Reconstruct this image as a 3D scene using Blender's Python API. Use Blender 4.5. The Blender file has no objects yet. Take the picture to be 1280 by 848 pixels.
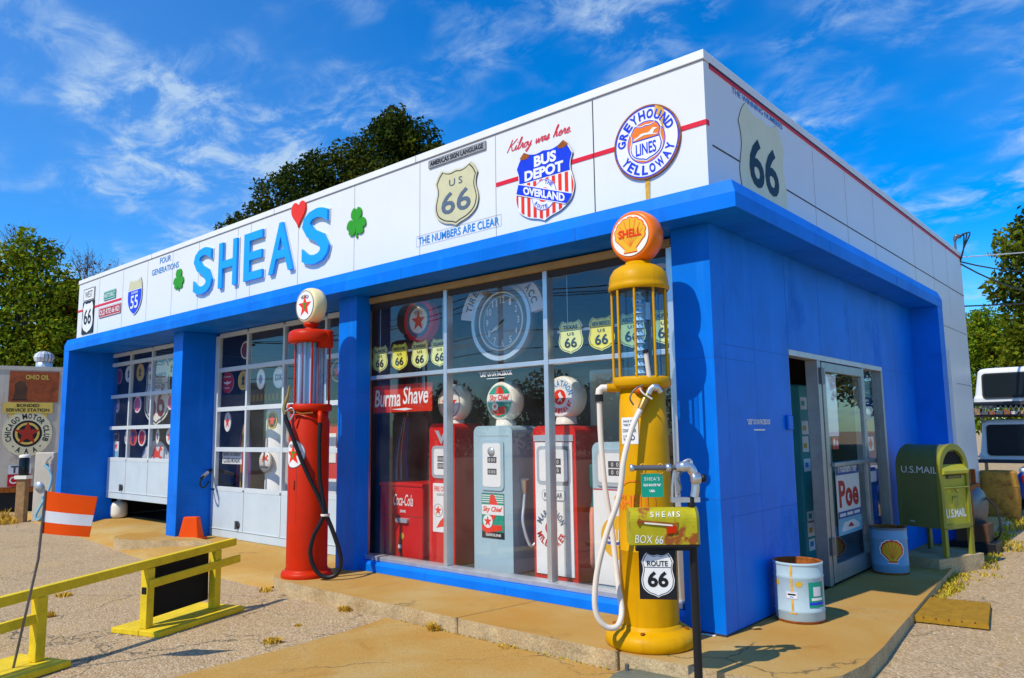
import bpy, bmesh, math, random
import numpy as np
from mathutils import Matrix, Vector

sc = bpy.context.scene
COL = sc.collection
R = math.radians
PI = math.pi
random.seed(7)

# ------------------------------------------------------------------ camera
cam_d = bpy.data.cameras.new("camera")
cam = bpy.data.objects.new("camera", cam_d)
COL.objects.link(cam)
cam_d.sensor_width = 36.0
cam_d.lens = 26.548
cam_d.clip_start = 0.05
cam_d.clip_end = 3000
yaw, pitch, roll = R(41.114), R(7.086), R(-0.733)
fw = Vector((-math.sin(yaw) * math.cos(pitch), math.cos(yaw) * math.cos(pitch), math.sin(pitch)))
rt = Vector((math.cos(yaw), math.sin(yaw), 0))
upv = rt.cross(fw)
cr = math.cos(roll) * rt + math.sin(roll) * upv
cu = -math.sin(roll) * rt + math.cos(roll) * upv
mt = Matrix((cr, cu, -fw)).transposed().to_4x4()
mt.translation = Vector((2.647, -5.452, 1.4948))
cam.matrix_world = mt
sc.camera = cam

# ------------------------------------------------------------------ sun, sky, exposure
SUN_EL, SUN_AZ = R(50), R(8)          # light travels towards +y, swung a little to +x
L = Vector((math.sin(SUN_AZ) * math.cos(SUN_EL), math.cos(SUN_AZ) * math.cos(SUN_EL), -math.sin(SUN_EL)))
sun_d = bpy.data.lights.new("sun", "SUN")
sun_d.energy = 4.35
sun_d.angle = R(0.5)
sun_d.color = (1.0, 0.925, 0.77)
sun = bpy.data.objects.new("sun", sun_d)
COL.objects.link(sun)
sun.rotation_mode = 'QUATERNION'
sun.rotation_quaternion = L.to_track_quat('-Z', 'Y')
sun.location = (-5, -20, 30)

world = bpy.data.worlds.new("World")
sc.world = world
world.use_nodes = True
wn, wl = world.node_tree.nodes, world.node_tree.links
wn.clear()
wo = wn.new("ShaderNodeOutputWorld")
bg = wn.new("ShaderNodeBackground")
bg.inputs["Strength"].default_value = 0.15
sky = wn.new("ShaderNodeTexSky")
sky.sky_type = 'NISHITA'
sky.sun_disc = False
sky.sun_elevation = SUN_EL
sky.sun_rotation = math.atan2(-L.x, -L.y)
sky.air_density = 1.0
sky.dust_density = 0.3
sky.ozone_density = 1.6
hsv = wn.new("ShaderNodeHueSaturation")
hsv.inputs["Hue"].default_value = 0.494
hsv.inputs["Saturation"].default_value = 1.7
hsv.inputs["Value"].default_value = 1.0
wl.new(sky.outputs[0], hsv.inputs["Color"])
tc = wn.new("ShaderNodeTexCoord")
sep = wn.new("ShaderNodeSeparateXYZ")
wl.new(tc.outputs["Generated"], sep.inputs[0])


def wmath(op, a, b=None):
    n = wn.new("ShaderNodeMath")
    n.operation = op
    for i, x in enumerate((a, b)):
        if x is None:
            continue
        if isinstance(x, (int, float)):
            n.inputs[i].default_value = x
        else:
            wl.new(x, n.inputs[i])
    return n.outputs[0]


zz = wmath('ADD', wmath('MAXIMUM', sep.outputs[2], 0.0), 0.18)
cx_ = wmath('DIVIDE', sep.outputs[0], zz)
cy_ = wmath('DIVIDE', sep.outputs[1], zz)
comb = wn.new("ShaderNodeCombineXYZ")
wl.new(cx_, comb.inputs[0])
wl.new(cy_, comb.inputs[1])
mp = wn.new("ShaderNodeMapping")
mp.inputs["Rotation"].default_value = (0, 0, R(35))
mp.inputs["Scale"].default_value = (1.0, 1.30, 1.0)
mp.inputs["Location"].default_value = (1.3, 0.4, 0)
wl.new(comb.outputs[0], mp.inputs["Vector"])


def wnoise(scale, detail, rough, dist=0.0):
    n = wn.new("ShaderNodeTexNoise")
    n.inputs["Scale"].default_value = scale
    n.inputs["Detail"].default_value = detail
    n.inputs["Roughness"].default_value = rough
    n.inputs["Distortion"].default_value = dist
    wl.new(mp.outputs[0], n.inputs["Vector"])
    return n.outputs["Fac"]


def wramp(x, a, b):
    n = wn.new("ShaderNodeMapRange")
    n.interpolation_type = 'SMOOTHSTEP'
    n.inputs["From Min"].default_value = a
    n.inputs["From Max"].default_value = b
    wl.new(x, n.inputs["Value"])
    return n.outputs[0]


patch = wramp(wnoise(1.5, 4, 0.55), 0.42, 0.60)
wisp = wramp(wnoise(6.4, 9, 0.66, 0.45), 0.40, 0.74)
veil = wramp(wnoise(0.8, 5, 0.55), 0.42, 0.75)
west = wramp(wmath('MULTIPLY', sep.outputs[0], -1.0), 0.55, 0.95)   # thin veil grows towards the west
cl = wmath('ADD', wmath('MULTIPLY', wmath('MULTIPLY', patch, wisp), 0.92), wmath('MULTIPLY', veil, 0.10))
cl = wmath('ADD', cl, wmath('MULTIPLY', west, 0.12))
cl = wmath('MINIMUM', cl, 0.8)
mix = wn.new("ShaderNodeMix")
mix.data_type = 'RGBA'
wl.new(cl, mix.inputs["Factor"])
tint = wn.new("ShaderNodeMix")
tint.data_type = 'RGBA'
tint.blend_type = 'MULTIPLY'
tint.inputs["Factor"].default_value = 1.0
tint.inputs["B"].default_value = (0.60, 1.04, 1.40, 1)
wl.new(hsv.outputs[0], tint.inputs["A"])
wl.new(tint.outputs["Result"], mix.inputs["A"])
mix.inputs["B"].default_value = (3.6, 4.75, 6.0, 1)
wl.new(mix.outputs["Result"], bg.inputs["Color"])
wl.new(bg.outputs[0], wo.inputs[0])

sc.view_settings.view_transform = 'Standard'
sc.view_settings.look = 'None'
sc.view_settings.exposure = 0.0
sc.view_settings.gamma = 1.0
sc.render.engine = 'CYCLES'
sc.cycles.max_bounces = 8
sc.cycles.transparent_max_bounces = 16
sc.cycles.use_denoising = True
sc.cycles.sample_clamp_indirect = 6.0


# ------------------------------------------------------------------ materials
def mat(name, col, rough=0.5, metal=0.0, var=0.0, vscale=4.0, bump=0.0, bscale=60.0, spots=None, spot_scale=5.0,
        spot_range=(0.58, 0.68), coat=0.0, spec=0.28, streak=None, grain=0.0, gscale=160.0):
    """Principled paint: base colour with soft mottling (var), optional stain colour (spots) in noise-shaped patches,
    optional vertical run marks (streak), optional fine bump."""
    m = bpy.data.materials.new(name)
    m.use_nodes = True
    nt = m.node_tree
    N, K = nt.nodes, nt.links
    b = N["Principled BSDF"]
    b.inputs["Roughness"].default_value = rough
    b.inputs["Metallic"].default_value = metal
    b.inputs["Coat Weight"].default_value = coat
    b.inputs["Specular IOR Level"].default_value = spec
    c4 = (*col, 1.0)
    b.inputs["Base Color"].default_value = c4
    if not (var or bump or spots or streak or grain):
        return m
    t = N.new("ShaderNodeTexCoord")
    src = None

    def noise(scale, detail=5.0, rough_=0.6, vec=None):
        n = N.new("ShaderNodeTexNoise")
        n.inputs["Scale"].default_value = scale
        n.inputs["Detail"].default_value = detail
        n.inputs["Roughness"].default_value = rough_
        K.new(vec if vec is not None else t.outputs["Object"], n.inputs["Vector"])
        return n.outputs["Fac"]

    def rng(x, a, b_, c=0.0, d=1.0):
        n = N.new("ShaderNodeMapRange")
        n.inputs["From Min"].default_value = a
        n.inputs["From Max"].default_value = b_
        n.inputs["To Min"].default_value = c
        n.inputs["To Max"].default_value = d
        K.new(x, n.inputs["Value"])
        return n.outputs[0]

    def mixc(f, a, b_):
        n = N.new("ShaderNodeMix")
        n.data_type = 'RGBA'
        K.new(f, n.inputs["Factor"])
        for s, x in (("A", a), ("B", b_)):
            if isinstance(x, tuple):
                n.inputs[s].default_value = x
            else:
                K.new(x, n.inputs[s])
        return n.outputs["Result"]

    src = c4
    if var:
        lo = tuple(max(0, c * (1 - var)) for c in col) + (1.0,)
        hi = tuple(min(1, c * (1 + var)) for c in col) + (1.0,)
        src = mixc(rng(noise(vscale), 0.3, 0.7), lo, hi)
    if streak:
        mpn = N.new("ShaderNodeMapping")
        mpn.inputs["Scale"].default_value = (9, 9, 0.7)
        K.new(t.outputs["Object"], mpn.inputs["Vector"])
        src = mixc(rng(noise(1.0, 4, 0.6, mpn.outputs[0]), 0.56, 0.74, 0.0, streak[1]), src, (*streak[0], 1))
    if spots:
        f = rng(noise(spot_scale, 8, 0.65), *spot_range)
        src = mixc(f, src, (*spots, 1.0))
        r2 = rng(f, 0, 1, rough, 0.85)
        K.new(r2, b.inputs["Roughness"])
    if grain:
        n = N.new("ShaderNodeMix")
        n.data_type = 'RGBA'
        n.blend_type = 'MULTIPLY'
        n.inputs["Factor"].default_value = 1.0
        if isinstance(src, tuple):
            n.inputs["A"].default_value = src
        else:
            K.new(src, n.inputs["A"])
        gr = rng(noise(gscale, 3, 0.7), 0.3, 0.7, 1 - grain, 1 + grain)
        cb = N.new("ShaderNodeCombineColor")
        for q in range(3):
            K.new(gr, cb.inputs[q])
        K.new(cb.outputs[0], n.inputs["B"])
        src = n.outputs["Result"]
    if not isinstance(src, tuple):
        K.new(src, b.inputs["Base Color"])
    if bump:
        bn = N.new("ShaderNodeBump")
        bn.inputs["Strength"].default_value = bump
        bn.inputs["Distance"].default_value = 0.01
        K.new(noise(bscale, 6, 0.65), bn.inputs["Height"])
        K.new(bn.outputs[0], b.inputs["Normal"])
    return m


def glass_mat(name, ior=1.5, tint=(1, 1, 1), rough=0.0, dust=0.0):
    m = bpy.data.materials.new(name)
    m.use_nodes = True
    N, K = m.node_tree.nodes, m.node_tree.links
    N.clear()
    o = N.new("ShaderNodeOutputMaterial")
    mx = N.new("ShaderNodeMixShader")
    fr = N.new("ShaderNodeFresnel")
    fr.inputs[0].default_value = ior
    tr = N.new("ShaderNodeBsdfTransparent")
    tr.inputs[0].default_value = (*tint, 1)
    gl = N.new("ShaderNodeBsdfGlossy")
    gl.inputs["Roughness"].default_value = rough
    geo = N.new("ShaderNodeNewGeometry")
    inv = N.new("ShaderNodeMath")
    inv.operation = 'SUBTRACT'
    inv.inputs[0].default_value = 1.0
    K.new(geo.outputs["Backfacing"], inv.inputs[1])
    mu = N.new("ShaderNodeMath")
    mu.operation = 'MULTIPLY'
    K.new(fr.outputs[0], mu.inputs[0])
    K.new(inv.outputs[0], mu.inputs[1])
    K.new(mu.outputs[0], mx.inputs[0])
    K.new(tr.outputs[0], mx.inputs[1])
    K.new(gl.outputs[0], mx.inputs[2])
    if dust:
        m2 = N.new("ShaderNodeMixShader")
        df = N.new("ShaderNodeBsdfDiffuse")
        df.inputs[0].default_value = (0.55, 0.60, 0.64, 1)
        t = N.new("ShaderNodeTexCoord")
        nz = N.new("ShaderNodeTexNoise")
        nz.inputs["Scale"].default_value = 2.2
        nz.inputs["Detail"].default_value = 6
        K.new(t.outputs["Object"], nz.inputs["Vector"])
        mr = N.new("ShaderNodeMapRange")
        mr.inputs["From Min"].default_value = 0.3
        mr.inputs["From Max"].default_value = 0.75
        mr.inputs["To Max"].default_value = dust
        K.new(nz.outputs["Fac"], mr.inputs["Value"])
        K.new(mr.outputs[0], m2.inputs[0])
        K.new(mx.outputs[0], m2.inputs[1])
        K.new(df.outputs[0], m2.inputs[2])
        K.new(m2.outputs[0], o.inputs[0])
    else:
        K.new(mx.outputs[0], o.inputs[0])
    return m


def leaf_mat(name, col, trans=0.35):
    m = bpy.data.materials.new(name)
    m.use_nodes = True
    N, K = m.node_tree.nodes, m.node_tree.links
    N.clear()
    o = N.new("ShaderNodeOutputMaterial")
    d = N.new("ShaderNodeBsdfDiffuse")
    t = N.new("ShaderNodeBsdfTranslucent")
    mx = N.new("ShaderNodeMixShader")
    geo = N.new("ShaderNodeNewGeometry")
    hs = N.new("ShaderNodeHueSaturation")
    hs.inputs["Color"].default_value = (*col, 1)
    mr = N.new("ShaderNodeMapRange")
    mr.inputs["To Min"].default_value = 0.55
    mr.inputs["To Max"].default_value = 1.5
    K.new(geo.outputs["Random Per Island"], mr.inputs["Value"])
    K.new(mr.outputs[0], hs.inputs["Value"])
    K.new(hs.outputs[0], d.inputs[0])
    K.new(hs.outputs[0], t.inputs[0])
    mx.inputs[0].default_value = trans
    K.new(d.outputs[0], mx.inputs[1])
    K.new(t.outputs[0], mx.inputs[2])
    K.new(mx.outputs[0], o.inputs[0])
    return m


BLUE_C = (0.0, 0.165, 0.72)
M = {}
M['blue'] = mat('blue enamel', BLUE_C, 0.42, var=0.14, vscale=1.6, bump=0.05, bscale=4, spec=0.16, streak=((0.010, 0.225, 0.82), 0.55), spots=(0.0, 0.115, 0.55), spot_scale=1.1, spot_range=(0.54, 0.80))
M['blue_worn'] = mat('chipped blue enamel', (0.0, 0.17, 0.76), 0.45, var=0.12, vscale=3, spec=0.16, bump=0.06, bscale=8, spots=(0.55, 0.60, 0.68), spot_scale=13,
                     spot_range=(0.735, 0.75))
M['blue_joint'] = mat('blue joint', (0.002, 0.09, 0.40), 0.6)
M['white'] = mat('white enamel panel', (0.74, 0.74, 0.73), 0.35, var=0.02, vscale=1.2, bump=0.03, bscale=3,
                 streak=((0.66, 0.64, 0.60), 0.20))
M['cap_white'] = mat('parapet cap metal', (0.78, 0.77, 0.74), 0.4, var=0.05, vscale=3)
M['joint'] = mat('panel joint', (0.30, 0.30, 0.31), 0.7)
M['joint_soft'] = mat('soft joint', (0.52, 0.52, 0.53), 0.7)
M['faded_gold'] = mat('faded gold lettering', (0.22, 0.13, 0.015), 0.6)
M['cream_light'] = mat('light cream paint', (0.74, 0.71, 0.47), 0.5, var=0.05)
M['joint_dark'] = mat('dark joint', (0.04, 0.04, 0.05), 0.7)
M['red'] = mat('red enamel', (0.78, 0.012, 0.015), 0.35, var=0.06)
M['red_paint'] = mat('red lettering paint', (0.70, 0.01, 0.035), 0.45)
M['orange_red'] = mat('orange red pump paint', (0.55, 0.022, 0.001), 0.42, spec=0.14, var=0.10, vscale=3, bump=0.03, bscale=14,
                      streak=((0.45, 0.02, 0.006), 0.4))
M['letter_blue'] = mat('letter blue', (0.012, 0.34, 0.90), 0.4, var=0.03)
M['green'] = mat('shamrock green', (0.03, 0.30, 0.008), 0.5, var=0.08, vscale=9)
M['heart'] = mat('heart red', (0.80, 0.03, 0.008), 0.45, var=0.06)
M['sign_green'] = mat('sign green', (0.005, 0.30, 0.20), 0.4, var=0.06)
M['sign_red'] = mat('sign red', (0.50, 0.006, 0.012), 0.4, var=0.06)
M['sign_blue'] = mat('sign blue', (0.012, 0.045, 0.62), 0.35, var=0.08)
M['sign_white'] = mat('sign white', (0.80, 0.79, 0.76), 0.4, var=0.03, vscale=6)
M['cream'] = mat('cream sign paint', (0.60, 0.56, 0.33), 0.45, var=0.06, vscale=5)
M['cream_yellow'] = mat('pale yellow sign paint', (0.72, 0.74, 0.25), 0.5, var=0.05)
M['strong_yellow'] = mat('lemon yellow sign paint', (0.78, 0.70, 0.06), 0.5, var=0.05)
M['black'] = mat('black paint', (0.012, 0.012, 0.014), 0.45)
M['board_black'] = mat('black board', (0.006, 0.006, 0.007), 0.75)
M['soft_black'] = mat('faded black lettering', (0.06, 0.08, 0.09), 0.6)
M['slate'] = mat('slate number paint', (0.10, 0.14, 0.20), 0.6)
M['dial_grey'] = mat('dial grey', (0.20, 0.25, 0.29), 0.5)
M['lead_blue'] = mat('lettering blue', (0.015, 0.24, 0.60), 0.5)
M['grey_strip'] = mat('grey strip sign', (0.30, 0.30, 0.31), 0.5, var=0.1)
M['orange'] = mat('orange enamel', (0.83, 0.17, 0.008), 0.3, var=0.04)
M['grey_orange'] = mat('sign orange', (0.83, 0.20, 0.015), 0.4, var=0.06)
M['rust'] = mat('rust', (0.30, 0.085, 0.012), 0.9, var=0.4, vscale=20, bump=0.2)
M['rust_stain'] = mat('yellow rust stain', (0.66, 0.36, 0.05), 0.8, var=0.3, vscale=20)
M['alu'] = mat('mill aluminium', (0.66, 0.67, 0.68), 0.35, metal=0.75, var=0.06, vscale=8)
M['alu_door'] = mat('brushed door aluminium', (0.33, 0.34, 0.35), 0.38, metal=0.7, var=0.12, vscale=8)
M['alu_dull'] = mat('weathered aluminium', (0.52, 0.53, 0.54), 0.45, metal=0.6, var=0.12, vscale=8)
M['stone_tan'] = mat('tan stone', (0.56, 0.46, 0.32), 0.9, spec=0.2)
M['door_white'] = mat('white overhead door', (0.52, 0.60, 0.64), 0.4, var=0.06, vscale=2.5, spots=(0.42, 0.36, 0.26),
                      spot_scale=2.2, spot_range=(0.66, 0.82))
M['door_frame'] = mat('door frame grey white', (0.56, 0.61, 0.63), 0.45, var=0.06)
M['glass'] = glass_mat('window glass', 1.85, dust=0.022)
M['glass_pump'] = glass_mat('pump cylinder glass', 1.6, (0.66, 0.82, 0.93))
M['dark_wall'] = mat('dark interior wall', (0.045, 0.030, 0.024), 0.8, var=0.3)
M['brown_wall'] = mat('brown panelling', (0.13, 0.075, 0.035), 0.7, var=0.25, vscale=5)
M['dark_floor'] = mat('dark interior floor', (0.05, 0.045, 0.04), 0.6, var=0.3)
M['tan'] = mat('tan trim', (0.42, 0.28, 0.13), 0.6, var=0.15)
M['yellow'] = mat('pump yellow', (0.64, 0.315, 0.0), 0.42, spec=0.14, var=0.10, vscale=4, bump=0.06, bscale=9, streak=((0.48, 0.21, 0.003), 0.6), spots=(0.26, 0.09, 0.012),
                  spot_scale=5.5, spot_range=(0.69, 0.74))
M['fence_yellow'] = mat('barrier yellow', (0.74, 0.53, 0.022), 0.6, spec=0.15, var=0.14, vscale=7, grain=0.08, gscale=60, bump=0.25, bscale=34,
                        spots=(0.42, 0.33, 0.10), spot_scale=6, spot_range=(0.64, 0.78))
M['concrete'] = mat('worn concrete', (0.50, 0.275, 0.075), 0.9, spec=0.2, var=0.22, vscale=1.7, bump=0.45, bscale=70, grain=0.22, gscale=110,
                    spots=(0.36, 0.17, 0.035), spot_scale=1.3, spot_range=(0.50, 0.72))
M['kerb_edge'] = mat('pale worn concrete', (0.50, 0.37, 0.20), 0.9, spec=0.2, var=0.3, vscale=6, bump=0.7, bscale=45, grain=0.35, gscale=70,
                     spots=(0.34, 0.22, 0.10), spot_scale=3, spot_range=(0.5, 0.7))
M['hose_white'] = mat('white hose', (0.74, 0.66, 0.56), 0.5, var=0.05)
M['hose_black'] = mat('black rubber hose', (0.012, 0.012, 0.014), 0.4)
M['brass'] = mat('tarnished brass', (0.42, 0.26, 0.08), 0.4, metal=0.8, var=0.2)
M['steel'] = mat('cast steel', (0.60, 0.60, 0.62), 0.32, metal=0.85, var=0.15, vscale=14)
M['dark_steel'] = mat('dark steel', (0.16, 0.16, 0.17), 0.4, metal=0.6, var=0.15)
M['milk'] = mat('milk glass', (0.82, 0.78, 0.66), 0.2)
M['cream_globe'] = mat('cream globe body', (0.84, 0.70, 0.36), 0.25)
M['tube_lilac'] = mat('lilac gauge tube', (0.62, 0.60, 0.70), 0.3)
M['tube_red'] = mat('red gauge tube', (0.62, 0.10, 0.12), 0.3)
M['gauge'] = mat('gauge white blue', (0.62, 0.72, 0.84), 0.4)
M['plate_grey'] = mat('grey green steel', (0.14, 0.155, 0.12), 0.55, var=0.2, vscale=9)
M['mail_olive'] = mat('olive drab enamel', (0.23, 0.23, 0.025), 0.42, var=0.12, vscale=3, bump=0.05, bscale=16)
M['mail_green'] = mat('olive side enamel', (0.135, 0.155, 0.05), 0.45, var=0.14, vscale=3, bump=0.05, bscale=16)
M['mail_bright'] = mat('yellow olive enamel', (0.40, 0.37, 0.02), 0.42, var=0.10, vscale=5)
M['old_mailbox'] = mat('rusty yellow green mailbox', (0.42, 0.37, 0.015), 0.5, spec=0.15, var=0.16, vscale=9, spots=(0.30, 0.085, 0.02),
                       spot_scale=7.5, spot_range=(0.53, 0.60), bump=0.1, bscale=30)
M['drum_blue'] = mat('pale blue drum', (0.40, 0.53, 0.58), 0.42, var=0.07, vscale=6, spots=(0.36, 0.15, 0.03), spot_scale=3.6,
                     spot_range=(0.68, 0.76))
M['drum_blue2'] = mat('mid blue drum', (0.16, 0.33, 0.50), 0.42, var=0.08, vscale=6)
M['drum_rust'] = mat('ochre rusted drum', (0.46, 0.22, 0.03), 0.8, var=0.25, vscale=7, spots=(0.20, 0.07, 0.015), spot_scale=5,
                     spot_range=(0.50, 0.66), bump=0.1)
M['mat_ochre'] = mat('ochre mat', (0.34, 0.185, 0.012), 0.85, var=0.2, vscale=14, bump=0.3)
M['teal'] = mat('teal cabinet', (0.02, 0.26, 0.28), 0.4, var=0.08)
M['paper'] = mat('paper', (0.76, 0.77, 0.78), 0.7)
M['coke_red'] = mat('cooler red', (0.62, 0.012, 0.008), 0.28, var=0.04)
M['sky_blue'] = mat('powder blue enamel', (0.37, 0.52, 0.58), 0.3, var=0.03)
M['silver'] = mat('silver paint', (0.55, 0.60, 0.63), 0.3, metal=0.4)
M['gulf_orange'] = mat('amber disc', (0.80, 0.42, 0.015), 0.4)
M['pale_salmon'] = mat('salmon hose', (0.66, 0.24, 0.15), 0.5)
M['teal_dark'] = mat('dark teal nozzle', (0.01, 0.12, 0.12), 0.4)
M['truck_white'] = mat('white gelcoat', (0.72, 0.74, 0.76), 0.25, var=0.03)
M['dark_glass'] = mat('dark tinted glass', (0.010, 0.014, 0.017), 0.06)
M['trailer'] = mat('trailer white', (0.55, 0.49, 0.39), 0.55, var=0.12, vscale=1.6, spots=(0.36, 0.20, 0.07), spot_scale=1.8,
                   spot_range=(0.58, 0.76), streak=((0.44, 0.26, 0.10), 0.45))
M['rust_sign'] = mat('rusted red sign', (0.34, 0.075, 0.022), 0.75, var=0.3, vscale=3, spots=(0.16, 0.05, 0.02), spot_scale=4,
                     spot_range=(0.5, 0.68))
M['sign_yellow'] = mat('old yellow sign', (0.72, 0.50, 0.09), 0.5, var=0.1, spots=(0.34, 0.14, 0.03), spot_scale=6, spot_range=(0.62, 0.72))
M['cream_old'] = mat('old cream sign', (0.74, 0.66, 0.42), 0.5, var=0.1, spots=(0.44, 0.22, 0.06), spot_scale=5, spot_range=(0.64, 0.76))
M['star_red'] = mat('dark star red', (0.40, 0.03, 0.012), 0.5)
M['bark'] = mat('bark', (0.11, 0.075, 0.05), 0.9, var=0.3, vscale=8)
M['wood'] = mat('old wood', (0.33, 0.19, 0.08), 0.85, var=0.3, vscale=12)
M['sky_hose'] = mat('light blue hose', (0.20, 0.48, 0.62), 0.5)
M['orange_vinyl'] = mat('orange vinyl', (0.78, 0.075, 0.002), 0.6, spec=0.12, var=0.06, vscale=5)
M['dirty_white'] = mat('dirty white', (0.66, 0.66, 0.68), 0.55, var=0.1)
M['brown'] = mat('brown', (0.10, 0.045, 0.02), 0.6, var=0.3)
M['pink'] = mat('pink', (0.62, 0.10, 0.22), 0.5)
M['purple'] = mat('purple', (0.16, 0.06, 0.36), 0.5)
M['gold'] = mat('gold', (0.62, 0.38, 0.03), 0.45)
M['maroon'] = mat('maroon', (0.22, 0.01, 0.02), 0.5)
M['poster_blue'] = mat('poster blue', (0.02, 0.07, 0.34), 0.5)
M['leaf_dark'] = leaf_mat('dark leaf', (0.030, 0.050, 0.010), 0.25)
M['leaf_dark2'] = leaf_mat('olive leaf', (0.060, 0.075, 0.012), 0.25)
M['leaf_mid'] = leaf_mat('mid leaf', (0.14, 0.165, 0.012))
M['leaf_light'] = leaf_mat('yellow green leaf', (0.34, 0.31, 0.015))
M['leaf_green'] = leaf_mat('bright green leaf', (0.17, 0.25, 0.015))
M['leaf_autumn'] = leaf_mat('autumn leaf', (0.22, 0.09, 0.02))
M['weed'] = leaf_mat('weed blade', (0.46, 0.40, 0.035), 0.3)
M['weed_dry'] = leaf_mat('dry weed blade', (0.60, 0.38, 0.05), 0.3)

# ------------------------------------------------------------------ mesh builder
_text_cache = {}


def text_geo(s, bold=0.0, shear=0.0, spacing=1.0):
    key = (s, bold, shear, spacing)
    if key not in _text_cache:
        c = bpy.data.curves.new('lettering', 'FONT')
        c.body = s
        c.size = 1
        c.fill_mode = 'FRONT'
        c.offset = bold
        c.shear = shear
        c.space_character = spacing
        c.resolution_u = 3
        o = bpy.data.objects.new('lettering', c)
        me = o.to_mesh()
        vs = np.array([(v.co.x, v.co.y) for v in me.vertices]) if len(me.vertices) else np.zeros((0, 2))
        fs = [tuple(p.vertices) for p in me.polygons]
        o.to_mesh_clear()
        bpy.data.objects.remove(o)
        bpy.data.curves.remove(c)
        _text_cache[key] = (vs, fs)
    return _text_cache[key]


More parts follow.
